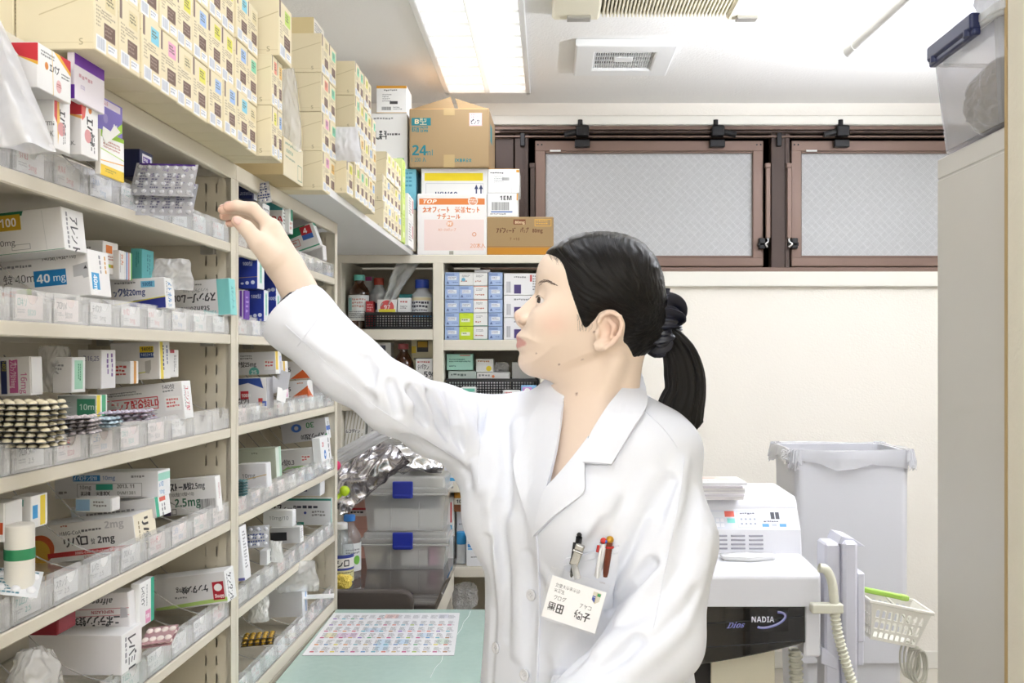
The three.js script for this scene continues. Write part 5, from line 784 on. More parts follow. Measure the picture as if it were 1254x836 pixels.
// ---------------------------------------------------------------- contents of the back shelf
const zB = BD + 0.03, YB = (py) => at(0, py, BD).y;
function bottle(name, label, px, yTop, yBase, D, halfPx, bodyM, capM, capFrac, neckFrac, art, o = {}) {
  const h = (yBase - yTop) * D / F, r = halfPx * D / F, p = at(px, yBase, D);
  const t = thing(name, label, 'bottle', [p.x, o.y ?? p.y, -D], o.yaw || 0, o.group), ch = h * capFrac, bh = h - ch, nk = r * (o.neck || 0.42), sh = bh * (1 - neckFrac);
  const prof = [[0.001, 0.001], [r * 0.92, 0.001], [r, 0.006], [r, sh], [r * 0.94, sh + (bh - sh) * 0.25], [r * 0.66, sh + (bh - sh) * 0.55], [nk, sh + (bh - sh) * 0.8], [nk, bh]];
  const body = lathe(prof, 28); if (o.square) body.scale(1, 1, 0.62);
  part('bottle_body', body, bodyM, t);
  part('cap', lathe([[nk * 0.9, bh - 0.002], [nk * 1.18, bh - 0.002], [nk * 1.2, bh], [nk * 1.2, h - 0.003], [nk * 1.08, h], [0.001, h]], 24), capM, t);
  if (o.liquid) part('liquid', lathe([[0.001, 0.003], [r * 0.95, 0.003], [r * 0.95, sh * o.liquid], [0.001, sh * o.liquid]], 24), o.liquidM, t);
  if (art) { // label wrapped around the front
    const [a0, a1] = o.label || [0.12, 0.75], cv = document.createElement('canvas'); cv.width = 192; cv.height = 160; const c = cv.getContext('2d'); paint(c, art, 192, 160);
    const x = new THREE.CanvasTexture(cv); x.colorSpace = THREE.SRGBColorSpace; x.generateMipmaps = false; x.minFilter = THREE.LinearFilter;
    const g = new THREE.CylinderGeometry(r * 1.012, r * 1.012, sh * (a1 - a0), 24, 1, true, -1.25, 2.5).translate(0, sh * (a0 + a1) / 2, 0); if (o.square) g.scale(1, 1, 0.62);
    part('paper_label', g, M('#ffffff', 0.5, { map: x, side: THREE.DoubleSide }), t);
  }
  return t;
}
const amber = M('#3a1e0c', 0.12, { clearcoat: 0.6 }), tealCap = M('#6cc4b8', 0.4), redCap = M('#b84a38', 0.4), blueCap = M('#2a4ab4', 0.35), milkBottle = M('#d9dcdf', 0.3, { transmission: 0.25, thickness: 0 });
bottle('amber_bottle', 'large amber bottle with a teal cap on the upper back shelf', 440, 336, 403, zB + 0.06, 13.2, amber, tealCap, 0.095, 0.3, [['b', '#e6e9e8'], ['r', 0.08, 0.1, 0.2, 0.5, '#9accd0'], ['f', 0.3, 0.12, 0.6, 0.4, 3, '#c89a90'], ['f', 0.1, 0.62, 0.8, 0.3, 4, '#8a8a92']], { y: YB(403) + 0.0006, label: [0.25, 0.98] });
pxbox('tall_box', 'tall white box with magenta top corner behind the amber bottle', 'box', [434, 337, 456, 403], zB + 0.17, 0.08, [['b', '#d9d7d4'], ['r', 0.62, 0.01, 0.34, 0.07, '#b84a90'], ['f', 0.2, 0.2, 0.6, 0.2, 4]], { y: YB(403) + 0.0006, base: '#d4d2ce' });
{ // black mesh baskets
  const basket = (label, x0, x1, y0, y1, D, depth, yBase) => {
    const w = (x1 - x0) * D / F, h = (y1 - y0) * D / F, p = at((x0 + x1) / 2, y1, D), t = thing('mesh_basket', label, 'basket', [p.x, yBase, -D - depth / 2], 0);
    const rim = (y, hh) => [span(-w / 2, w / 2, y, y + hh, depth / 2 - 0.004, depth / 2, 0.001), span(-w / 2, w / 2, y, y + hh, -depth / 2, -depth / 2 + 0.004, 0.001), span(-w / 2, -w / 2 + 0.004, y, y + hh, -depth / 2, depth / 2, 0.001), span(w / 2 - 0.004, w / 2, y, y + hh, -depth / 2, depth / 2, 0.001)];
    part('rim', rim(h - 0.014, 0.014), mat.black, t); part('basket_floor', [span(-w / 2, w / 2, 0, 0.004, -depth / 2, depth / 2, 0.001), ...rim(0, 0.012)], mat.black, t);
    const bars2 = [], n = Math.round(w / 0.011), m = Math.round((h - 0.026) / 0.011);
    for (let i = 0; i <= n; i++) { const x = -w / 2 + w * i / n; bars2.push(cbox(0.0045, h - 0.02, 0.002, 0, x, h / 2, depth / 2 - 0.002)); bars2.push(cbox(0.0045, h - 0.02, 0.002, 0, x, h / 2, -depth / 2 + 0.002)); }
    for (let j = 1; j <= m; j++) { const y = 0.01 + (h - 0.022) * j / (m + 1); bars2.push(cbox(w, 0.0045, 0.002, 0, 0, y, depth / 2 - 0.002)); }
    part('side_wall', [span(-w / 2, -w / 2 + 0.002, 0, h, -depth / 2, depth / 2, 0), span(w / 2 - 0.002, w / 2, 0, h, -depth / 2, depth / 2, 0)], mat.black, t);
    part('mesh', bars2, mat.black, t, 'black plastic mesh');
    return t;
  };
  basket('black mesh basket of bottles and boxes on the upper back shelf', 447, 529, 382, 403, zB, 0.2, YB(403) + 0.0006);
  basket('black mesh basket with green boxes on the middle back shelf', 546, 658, 464, 493, zB, 0.2, YB(493) + 0.0006);
}
const yb0 = YB(403) + 0.006;
bottle('jug_bottle', 'white jug with a red cap in the upper basket', 464, 338, 400, zB + 0.12, 12, milkBottle, redCap, 0.13, 0.25, [['b', '#d4d6da'], ['r', 0.3, 0.1, 0.2, 0.5, '#2a4a8a'], ['r', 0.55, 0.1, 0.14, 0.4, '#c84a5a']], { y: yb0, label: [0.4, 0.8] });
bottle('squeeze_bottle', 'translucent bottle with a blue cap in the upper basket', 517, 340, 400, zB + 0.08, 12.8, milkBottle, blueCap, 0.17, 0.22, [['b', '#e9ebec'], ['r', 0.04, 0.02, 0.92, 0.12, '#e8dcb8'], ['f', 0.08, 0.18, 0.8, 0.3, 2, '#3a3a4a'], ['f', 0.1, 0.5, 0.6, 0.12, 1, '#556'], ['r', 0, 0.7, 1, 0.1, '#5aa4d8'], ['r', 0, 0.8, 1, 0.2, '#c8ccc0']], { y: yb0, neck: 0.55, label: [0.2, 0.98] });
pxbox('round_label_box', 'white box with a red round label in the upper basket', 'box', [462, 365, 486, 400], zB + 0.02, 0.06, [['b', '#f0efec'], ['c', 0.5, 0.28, 0.24, '#d85a5a', 1.05], ['t', '97', 0.34, 0.16, 0.2, '#f8f0ee', { bold: 1 }], ['r', 0.08, 0.34, 0.84, 0.1, '#e8d83a']], { y: yb0 });
pxbox('small_box', 'plain white box standing next to the red round label', 'box', [487, 363, 503, 400], zB + 0.02, 0.05, [['b', '#efefee'], ['f', 0.2, 0.1, 0.6, 0.1, 1, '#c06a6a'], ['f', 0.2, 0.26, 0.6, 0.12, 2]], { y: yb0 });
pxbox('small_box', 'small red box at the edge of the upper basket', 'box', [448, 367, 457, 400], zB + 0.02, 0.05, [['b', '#c0343c'], ['f', 0.2, 0.1, 0.6, 0.3, 3, '#e8b0b0']], { y: yb0, base: '#c0343c' });
pxbox('small_box', 'teal box behind the white boxes in the upper basket', 'box', [489, 358, 505, 400], zB + 0.085, 0.04, [['b', '#3a9a9c'], ['f', 0.2, 0.1, 0.6, 0.1, 1, '#a8d8d8']], { y: yb0, base: '#3a9a9c' });
{ // orange tilted tube and the clear bag of tubing above the basket
  const t = solo('orange_packet', 'bright orange packet leaning behind the teal box', 'packet', cbox(0.06, 0.14, 0.02, 0.004, 0, 0.07, 0), M('#d8842a', 0.5), [at(489, 0, zB + 0.15).x, yb0, -zB - 0.15]); t.rotation.z = -0.25;
  const g = new THREE.PlaneGeometry(0.07, 0.21, 16, 40), p = g.attributes.position;
  for (let i = 0; i < p.count; i++) { const x = p.getX(i), y = p.getY(i); p.setXYZ(i, x * (1 + 0.3 * Math.sin(y * 18)) + 0.05 * (y / 0.1) + 0.12 * y * y * 10 * (y > 0 ? 1 : 0), y, 0.012 * Math.sin(x * 160 + y * 10) + 0.012 * fbm(x * 40, y * 30, 2, 2)); }
  g.computeVertexNormals();
  const bg = thing('plastic_bag', 'folded clear plastic sleeve leaning out of the upper basket', 'bag', at(488, 343, zB + 0.03), 0);
  part('film', g, M('#eceeec', 0.25, { transmission: 0.45, thickness: 0, side: THREE.DoubleSide }), bg);
}
{ // the wall of small boxes: five rows, four columns
  const BLUE = '#a3b9e0', wp = 18, rowH = 16.6;
  const kind = (c, r) => (c === 1 && r < 2 ? 'lime' : c === 2 ? ['green', 'green', 'red', 'red', 'grey'][r] : c === 1 && r === 4 ? 'white' : 'blue');
  const cols = ['first', 'second', 'third', 'fourth'], rows = ['bottom', 'second', 'third', 'fourth', 'top'];
  for (let c = 0; c < 4; c++) for (let r = 0; r < 5; r++) {
    const k = kind(c, r), x0 = 545 + c * 17.4 + (c === 3 ? 1 : 0), y1 = 415.8 - r * rowH;
    const f = k === 'blue' ? [['b', BLUE], ['r', 0.06, 0.08, 0.6, 0.18, '#7f95c4'], ['r', 0.2, 0.3, 0.62, 0.28, '#e9edf4'], ['f', 0.24, 0.34, 0.5, 0.2, 2, '#8a90a8'], ['p', '#4a5a90', 0.1, 0.86, 0.2, 0.66, 0.3, 0.86], ['f', 0.5, 0.72, 0.4, 0.12, 1, '#6a7ab0']]
      : k === 'lime' ? [['b', '#c5dc22'], ['r', 0.14, 0.42, 0.62, 0.26, '#e9eed8'], ['f', 0.18, 0.46, 0.5, 0.16, 1, '#7a8a3a'], ['f', 0.3, 0.1, 0.4, 0.1, 1, '#8aa01a']]
        : [['b', '#eeeeec'], ['r', 0, k === 'green' ? 0.93 : 0, 1, 0.07, k === 'green' ? '#3a8a6a' : k === 'red' ? '#d8764a' : '#c8c8c8'], ['f', 0.2, 0.2, 0.5, 0.2, 2], ['f', 0.14, 0.62, 0.6, 0.16, 1, '#a85a4a'], ...(k === 'white' ? [['c', 0.3, 0.55, 0.14, '#6ab0d0']] : [])];
    const name = { blue: 'light blue', lime: 'lime green', green: 'white and green edged', red: 'white and orange edged', grey: 'white and grey', white: 'white with blue dot' }[k];
    pxbox('drug_box', `${name} small box, ${cols[c]} column, ${rows[r]} row of the back shelf box wall`, 'box', [x0, y1 - rowH + 0.5, x0 + wp - 0.8, y1], BD + 0.02, 0.1, f, { base: k === 'blue' ? BLUE : k === 'lime' ? '#c5dc22' : '#e9e9e8', group: 'small boxes on the back shelf', density: 1500, c: 0.001, y: YB(416) + 0.0006 + r * (rowH) * (BD + 0.02) / F });
  }
  pxbox('small_box', 'flat grey box lying on the box wall on the back shelf', 'box', [581, 330.5, 600, 333], BD + 0.02, 0.1, [['b', '#d8d8da'], ['f', 0.1, 0.2, 0.7, 0.5, 1]], { y: YB(416) + 0.0008 + 5 * rowH * (BD + 0.02) / F, base: '#d8d8da' });
  for (let r = 0; r < 3; r++) pxbox('white_box', `white box with purple square, ${['lowest', 'middle', 'topmost'][r]} of three on the back shelf`, 'box', [617, 416 - (r + 1) * 27.3 + 0.5, 659, 416 - r * 27.3], BD + 0.02, 0.16, [['b', '#efeef0'], ['r', 0.3, 0.52, 0.2, 0.4, '#4a3a78'], ['x', 0.08, 0.38, 0.12, 0.5, '#8a8a92'], ['f', 0.3, 0.14, 0.5, 0.12, 1], ['r', 0.76, 0.08, 0.06, 0.3, '#c85a5a'], ['f', 0.84, 0.1, 0.12, 0.7, 6]], { y: YB(416) + 0.0006 + r * 27.3 * (BD + 0.02) / F, group: 'white boxes on the back shelf' });
}
// middle back shelf
const yb1 = YB(493) + 0.006;
pxbox('drug_box', 'mint green box in the middle basket', 'box', [547, 434, 579, 454], zB + 0.03, 0.08, [['b', '#a6d6c6'], ['r', 0.5, 0.05, 0.4, 0.08, '#d89a8a'], ['f', 0.1, 0.3, 0.8, 0.24, 2, '#4a7a6e'], ['f', 0.1, 0.7, 0.3, 0.12, 1, '#4a7a6e']], { base: '#9ccfbe', y: yb1 + 37 * (zB + 0.03) / F });
pxbox('drug_box', 'grey green box under the mint green box', 'box', [549, 455, 583, 491], zB + 0.03, 0.09, [['b', '#b4c2bc'], ['f', 0.1, 0.08, 0.8, 0.14, 1, '#5a6a66']], { base: '#aab8b2', y: yb1 });
pxbox('drug_box', 'white box with a yellow dot in the middle basket', 'box', [583, 440, 604, 456], zB + 0.05, 0.06, [['b', '#efeeea'], ['c', 0.74, 0.72, 0.2, '#e8d22a'], ['f', 0.1, 0.12, 0.7, 0.2, 1, '#c08a60']], { y: yb1 + 34.5 * (zB + 0.05) / F });
pxbox('drug_box', 'white box lying under the yellow dot box', 'box', [584, 457, 624, 491], zB + 0.04, 0.07, [['b', '#e4e3e2'], ['f', 0.06, 0.06, 0.4, 0.14, 1], ['c', 0.5, 0.14, 0.05, '#d8743a']], { y: yb1 });
solo('blister_pouch', 'clear pouch of strips lying in the middle basket', 'pouch', film(0.065, 0.05, { seedN: 81, amp: 0.01, gather: 0.2 }), bagM, at(614, 451, zB + 0.12));
pxbox('drug_box', 'plain grey white box at the back of the middle basket', 'box', [627, 445, 655, 491], zB + 0.1, 0.06, [['b', '#dadad8'], ['l', 0.5, 0.4, 0.5, 1, '#bbb', 0.01]], { y: yb1, base: '#dadad8' });
pxbox('drug_box', 'white box reading five percent before the middle basket', 'box', [616, 478, 637, 493], BD + 0.001, 0.025, [['b', '#efefee'], ['f', 0.1, 0.12, 0.5, 0.2, 1, '#c06a6a'], ['t', '5%', 0.5, 0.3, 0.5, '#33333a', { bold: 1 }]], { y: YB(493) + 0.0006 });
pxbox('drug_box', 'pink and blue box with white drop at the basket end', 'box', [638, 472, 657, 493], BD + 0.001, 0.025, [['b', '#8abce4'], ['r', 0.1, 0.1, 0.6, 0.7, '#d49ad8'], ['c', 0.4, 0.35, 0.18, '#fff', 1.1], ['c', 0.4, 0.6, 0.1, '#fff', 1.6], ['f', 0.75, 0.3, 0.2, 0.5, 4, '#3a4a6a']], { y: YB(493) + 0.0006, base: '#8abce4' });
pxbox('drug_box', 'tiny white box beside the mint green box', 'box', [565, 474, 583, 493], BD + 0.001, 0.024, [['b', '#e6f0ec'], ['r', 0.1, 0.1, 0.8, 0.2, '#6ac0a8']], { y: YB(493) + 0.0006 });
bottle('amber_bottle', 'amber bottle with a dull red cap half hidden by the sleeve', 494, 422, 490, zB + 0.05, 12.8, amber, M('#8a3a3c', 0.4), 0.09, 0.34, [['b', '#e4ece6'], ['r', 0.1, 0.1, 0.3, 0.7, '#5ac08a'], ['x', 0.6, 0.2, 0.3, 0.5]], { y: YB(490) + 0.0006, label: [0.3, 0.85] });
pxbox('drug_box', 'yellow topped box behind the five percent solution box', 'box', [504, 419, 531, 490], zB + 0.12, 0.07, [['b', '#d9cfa8'], ['r', 0.25, 0, 0.5, 0.2, '#2a2622'], ['r', 0.28, 0.02, 0.44, 0.1, '#d8a82a'], ['r', 0.1, 0.3, 0.8, 0.04, '#8a8a80'], ['r', 0, 0.1, 0.2, 0.12, '#e0c23a']], { y: YB(490) + 0.0006, base: '#d9cfa8' });
pxbox('drug_box', 'white box with handwriting reading five percent', 'box', [509, 440, 530, 490], zB + 0.01, 0.06, [['b', '#e8e7e6'], ['f', 0.1, 0.06, 0.7, 0.06, 1, '#c06a6a'], ['t', 'テバタン', 0.1, 0.14, 0.13, '#33333a', { sq: 0.6 }], ['t', '5%', 0.46, 0.27, 0.2, '#33333a', { bold: 1 }]], { y: YB(490) + 0.0006 });
pxbox('drug_box', 'white box at the sleeve side of the middle back shelf', 'box', [456, 421, 479, 490], zB + 0.08, 0.07, [['b', '#dcdcdc'], ['r', 0.4, 0.05, 0.3, 0.1, '#556'], ['f', 0.3, 0.2, 0.5, 0.2, 3]], { y: YB(490) + 0.0006 });
// lower back shelf
pxbox('striped_box', 'white box with slanting gold stripes below the far unit end', 'box', [422, 503, 447, 590], zB + 0.02, 0.15, [['b', '#ecebe7'], ...Array.from({ length: 9 }, (_, i) => ['l', -0.2 + i * 0.16, 0.5, 0.1 + i * 0.16, 0.0, '#b8b09a', 0.012]), ['r', 0, 0.28, 1, 0.06, '#ecebe7'], ['t', 'ムコダイン', 0.04, 0.285, 0.05, K, { bold: 1, sq: 0.9 }], ['o', 0.35, -0.02, 0.24, 0.08, '#b8b4a8', 0.006]], { y: YB(590) + 0.0006 });
pxbox('drug_box', 'plain white box beside the gold striped box', 'box', [450, 503, 500, 590], zB + 0.03, 0.12, [['b', '#e9e9e8'], ['f', 0.1, 0.3, 0.4, 0.04, 1]], { y: YB(590) + 0.0006 });
pxbox('drug_box', 'white box with sky blue base on the lower back shelf', 'box', [544, 573, 584, 590], zB - 0.015, 0.12, [['b', '#e6eaee'], ['r', 0, 0.74, 1, 0.26, '#4aa4d8'], ['r', 0.7, 0.5, 0.3, 0.3, '#4aa4d8'], ['f', 0.1, 0.14, 0.6, 0.4, 3]], { y: YB(590) + 0.0006 });
const yb2 = YB(694) + 0.0006;
pxbox('drug_box', 'white box standing below the orange box on the bottom back shelf', 'box', [559, 633, 590, 694], zB + 0.08, 0.14, [['b', '#d9dade'], ['f', 0.5, 0.1, 0.4, 0.06, 1], ['f', 0.1, 0.25, 0.3, 0.05, 1]], { y: yb2, base: '#d4d6da' });
pxbox('drug_box', 'orange and brown box lying on the standing white box', 'box', [556, 606, 590, 632], zB + 0.05, 0.14, [['b', '#d99a2e'], ['r', 0, 0.36, 1, 0.3, '#ece8e0'], ['r', 0, 0.66, 1, 0.34, '#7a4420'], ['t', '10g×20', 0.08, 0.38, 0.24, '#444', { bold: 1 }], ['f', 0.36, 0.1, 0.3, 0.16, 1, '#f4e6c8']], { y: yb2 + 61.5 * (zB + 0.08) / F, base: '#d99a2e' });
bottle('spray_bottle', 'white bottle with a sky blue cap on the bottom back shelf', 565, 655, 694, zB + 0.03, 6, M('#d6dade', 0.35), M('#3a9ad8', 0.4), 0.36, 0.06, null, { y: yb2, neck: 0.85 });
pxbox('drug_box', 'white box with a blue stripe in front on the bottom back shelf', 'box', [571, 653, 590, 694], zB - 0.02, 0.05, [['b', '#eeeff1'], ['r', 0.1, 0.34, 0.8, 0.1, '#3a8acc'], ['r', 0.1, 0.46, 0.8, 0.05, '#6ab0e0'], ['f', 0.3, 0.7, 0.4, 0.08, 1]], { y: yb2 });
pxbox('drug_box', 'white box with red vertical print behind the storage boxes', 'box', [546, 612, 555, 694], zB + 0.02, 0.1, [['b', '#e6e6e8'], ['r', 0.6, 0.08, 0.2, 0.3, '#c8505a'], ['r', 0.2, 0.42, 0.6, 0.08, '#3a9ac8']], { y: yb2 });
solo('plastic_bag', 'clear bag with white wadding under the bottom back shelf', 'bag', crumple(0.05, 0.05, 0.05, { seedN: 91, n: 24 }), bagM, at(569, 730, zB + 0.04));
pxbox('drug_box', 'dull pink box with a red stripe behind the clear bottles', 'box', [426, 609, 450, 694], zB + 0.03, 0.14, [['b', '#d8a698'], ['r', 0.1, 0.2, 0.9, 0.03, '#b83a3c'], ['r', 0.1, 0.23, 0.9, 0.09, '#e6dcd8'], ['f', 0.14, 0.25, 0.8, 0.05, 1, '#444'], ['f', 0.4, 0.08, 0.3, 0.05, 1, '#a87a6c'], ['l', 0, 0.5, 1, 0.5, '#bb8a7c', 0.006]], { y: yb2, base: '#d3a092', matte: 1 });

// ---------------------------------------------------------------- glossy side table, storage boxes and what stands on it
{
  const x0 = -0.78, x1 = -0.362, d0 = 3.0, d1 = 3.69, y = EYE - 0.796;
  const t = thing('side_table', 'dark glossy table between the counter and the back shelf', 'table', [(x0 + x1) / 2, 0, -(d0 + d1) / 2]), w = (x1 - x0) / 2, l = (d1 - d0) / 2;
  part('table_top', cbox(w * 2, 0.03, l * 2, 0.004, 0, y - 0.015, 0), M('#4a4340', 0.06, { clearcoat: 0.6 }), t);
  for (const [a, b] of [[-1, -1], [1, -1], [1, 1], [-1, 1]]) part('leg', span(a * (w - 0.03) - 0.015, a * (w - 0.03) + 0.015, 0, y - 0.03, b * (l - 0.03) - 0.015, b * (l - 0.03) + 0.015, 0.002), M('#d8d2c4', 0.5), t);
  part('apron', span(w - 0.02, w - 0.008, y - 0.12, y - 0.03, -l + 0.03, l - 0.03, 0.002), M('#e6e0d2', 0.5), t);
  // translucent storage boxes with blue clips
  const box = (label, px0, px1, yTop, yBot, yBase, D, depth, inner) => {
    const s = D / F, W = (px1 - px0) * s, H = (yBot - yTop) * s, p = at((px0 + px1) / 2, yBot, D), g = thing('storage_box', label, 'storage box', [p.x, yBase, -D - depth / 2], 0.0);
    const lid = H * 0.3, bh = H - lid, wall = 0.003, taper = 0.012;
    const body = []; // tapered tub from four walls and a floor
    const q = (a) => { const bw = W / 2 - 0.012 - taper * (1 - a), bd = depth / 2 - 0.012 - taper * (1 - a); return [bw, bd]; };
    const hull = (y0, y1, sgnX, sgnZ) => { const [w0, e0] = q(0), [w1, e1] = q(1); const pos = sgnX ? [[sgnX * w0, y0, -e0], [sgnX * w0, y0, e0], [sgnX * w1, y1, e1], [sgnX * w1, y1, -e1]] : [[-w0, y0, sgnZ * e0], [w0, y0, sgnZ * e0], [w1, y1, sgnZ * e1], [-w1, y1, sgnZ * e1]]; const gg = new THREE.BufferGeometry(); gg.setAttribute('position', new THREE.Float32BufferAttribute([0, 1, 2, 0, 2, 3].flatMap((i) => pos[i]), 3)); gg.computeVertexNormals(); return gg; };
    body.push(hull(0.002, bh, 1, 0), hull(0.002, bh, -1, 0), hull(0.002, bh, 0, 1), hull(0.002, bh, 0, -1), cbox(q(0)[0] * 2, 0.003, q(0)[1] * 2, 0, 0, 0.0018, 0), span(-W / 2, W / 2, bh - 0.01, bh - 0.002, depth / 2 - 0.012, depth / 2, 0.002), span(-W / 2, W / 2, bh - 0.01, bh - 0.002, -depth / 2, -depth / 2 + 0.012, 0.002));
    for (const fx of [-0.16, 0.16]) body.push(cbox(0.003, bh * 0.8, 0.003, 0.001, fx * W, bh * 0.45, depth / 2 - 0.016));
    part('tub', body, mat.milky, g);
    part('lid', [rbox(W - 0.004, 0.02, depth - 0.004, 0.006, 0, bh + 0.008, 0), rbox(W - 0.024, lid - 0.012, depth - 0.024, 0.012, 0, bh + lid / 2 + 0.004, 0)], mat.milky, g);
    part('clip', [rbox(0.075, 0.062, 0.014, 0.005, -0.005, bh + 0.012, depth / 2 + 0.004), rbox(0.068, 0.016, 0.018, 0.005, -0.005, bh - 0.012, depth / 2 + 0.004)], mat.blue, g, 'blue plastic clip');
    if (inner) inner(g, W, bh, depth);
    return g;
  };
  const D = 3.47, s = D / F, y1 = y + 0.0006, h1 = 47 * s;
  box('clear storage box with a blue clip, lower one on the dark table', 440, 550, 650, 697, y1, D, 0.2, (g, W, bh, dp) => {
    part('white_packet', cbox(0.1, bh * 0.7, 0.05, 0.003, 0.03, bh * 0.42, 0.03), mat.white, g, 'white packet seen through the wall');
    part('pink_packet', cbox(0.03, bh * 0.7, 0.05, 0.003, 0.1, bh * 0.42, 0.03), M('#c88aa8', 0.5), g, 'pink packet seen through the wall');
    part('roll', cyl(0.03, 0.03, bh * 0.4, -0.12, bh * 0.2, 0.03), mat.cream, g, 'cream roll seen through the wall');
  });
  box('clear storage box with a blue clip, upper one holding papers', 441, 549, 581, 649.5, y1 + h1 + 0.001, D, 0.2, (g, W, bh, dp) => {
    part('dark_folder', cbox(W * 0.7, bh * 0.4, 0.01, 0.002, 0.01, bh * 0.68, 0.02), M('#5a626e', 0.5), g, 'dark folder seen through the wall');
    part('white_paper', cbox(W * 0.76, bh * 0.5, 0.008, 0.002, 0, bh * 0.28, 0.035), mat.white, g, 'white papers seen through the wall');
  });
  // bottles and cloth
  const clearB = M('#f4f8fa', 0.06, { transmission: 0.9, thickness: 0, side: THREE.DoubleSide }), water = M('#9db4be', 0.05, { transmission: 0.8, thickness: 0 });
  const Lb = (band) => [['b', '#f2f0e8'], ['r', 0, 0, 1, 0.12, '#3a4a9a'], ['t', '単シロ', 0.1, 0.16, 0.28, '#333', { bold: 1 }], ['r', 0, 0.48, 1, 0.08, '#3a4a9a'], ['r', 0, 0.56, 1, 0.44, '#e6dfa8'], ['f', 0.1, 0.62, 0.7, 0.3, 3, '#8a845a'], ...band];
  bottle('syrup_bottle', 'clear syrup bottle with a white cap on the dark table', 418, 630, 711, 3.2, 15, clearB, M('#e4e4e2', 0.4), 0.085, 0.34, Lb([]), { y: y1, label: [0.22, 0.9], yaw: 0.6 });
  bottle('syrup_bottle', 'clear syrup bottle with a blue cap behind the white capped one', 428, 625, 702, 3.36, 14, clearB, M('#3a86d8', 0.4), 0.085, 0.34, [['b', '#e9ebea'], ['c', 0.5, 0.6, 0.16, '#7ac04a'], ['f', 0.1, 0.2, 0.7, 0.2, 2]], { y: y1, label: [0.22, 0.95], yaw: 0.9 });
  solo('yellow_cloth', 'crumpled yellow cloth on the dark table by the bottles', 'cloth', crumple(0.024, 0.022, 0.024, { seedN: 17, n: 24, k: 0.35 }), M('#f0d86a', 0.85), at(421, 712, 3.05));
  // foil bags slumped on the boxes
  const fb = thing('foil_bags', 'crumpled silver foil bag slumped over the clear storage boxes', 'foil bag', [at(490, 0, 3.55).x, y1 + h1 + 69.5 * s + 0.012, -3.56], 0);
  const g1 = film(0.34, 0.17, { seedN: 23, amp: 0.045, gap: 0.03, gather: 0.12, f: 1.1 }).rotateX(-1.0); part('foil', g1.translate(-0.01, 0.055, 0), foilM, fb);
  const sl = film(0.3, 0.15, { seedN: 29, amp: 0.05, gap: 0.03, gather: 0.15, f: 1.2 }).rotateX(-0.35);
  const f2 = solo('foil_bag', 'crumpled silver and magenta foil bag hanging beside the far unit', 'foil bag', sl, M('#dcd9dd', 0.26, { metalness: 1 }), at(444, 578, 3.32)); f2.rotation.z = 0.72;
  const f3 = solo('clear_sleeve', 'white translucent sleeve trailing from the foil bags', 'sleeve', film(0.34, 0.05, { seedN: 37, amp: 0.02, gap: 0.012, gather: 0.1 }), M('#e6e6e8', 0.25, { transmission: 0.3, thickness: 0 }), at(452, 540, 3.25)); f3.rotation.z = 0.5;
  // round headed knobs by the unit end
  for (const [px, py, col, nm, dx] of [[422, 601, '#b6d41e', 'lime green round headed measuring spoon by the far unit end', -1], [411, 570, '#d8306a', 'magenta round headed measuring spoon by the far unit end', -1]]) {
    const k = thing('measuring_spoon', nm, 'spoon', at(px, py, 2.95), 0); part('bowl', new THREE.SphereGeometry(0.0165, 24, 16), M(col, 0.3), k); part('handle', tube([[0, 0, 0], [-0.02, -0.018, 0.01], [-0.045, -0.042, 0.06], [-0.05, -0.05, 0.0955]], 0.007, 12, 10), M(col, 0.3), k);
  }
}
{ // chair back between counter and table
  const p = at(448, 722, 2.92), c = thing('office_chair', 'grey brown moulded chair back showing behind the counter', 'chair', [p.x, 0, -2.92]);
  const top = p.y, gm = M('#4e4641', 0.5);
  const sh = new THREE.Shape(); sh.moveTo(-0.2, -0.3); sh.lineTo(-0.2, -0.03); sh.quadraticCurveTo(-0.2, 0, -0.17, 0); sh.lineTo(0.11, 0); sh.quadraticCurveTo(0.14, -0.002, 0.143, -0.03); sh.lineTo(0.13, -0.3); sh.closePath();
  part('backrest', extr(sh, 0.022, 0.006).translate(0, top - 0.006, -0.011), gm, c);
  part('seat', rbox(0.34, 0.05, 0.1, 0.02, -0.03, 0.42, 0), gm, c);
  part('column', cyl(0.025, 0.025, 0.36, -0.03, 0.05, 0), mat.blackMetal, c);
  for (let i = 0; i < 5; i++) part('caster_leg', tube([[-0.03, 0.08, 0], [-0.03 + 0.045 * Math.cos(i * 1.257), 0.014, 0.045 * Math.sin(i * 1.257)]], 0.014, 4, 8), mat.blackMetal, c);
}
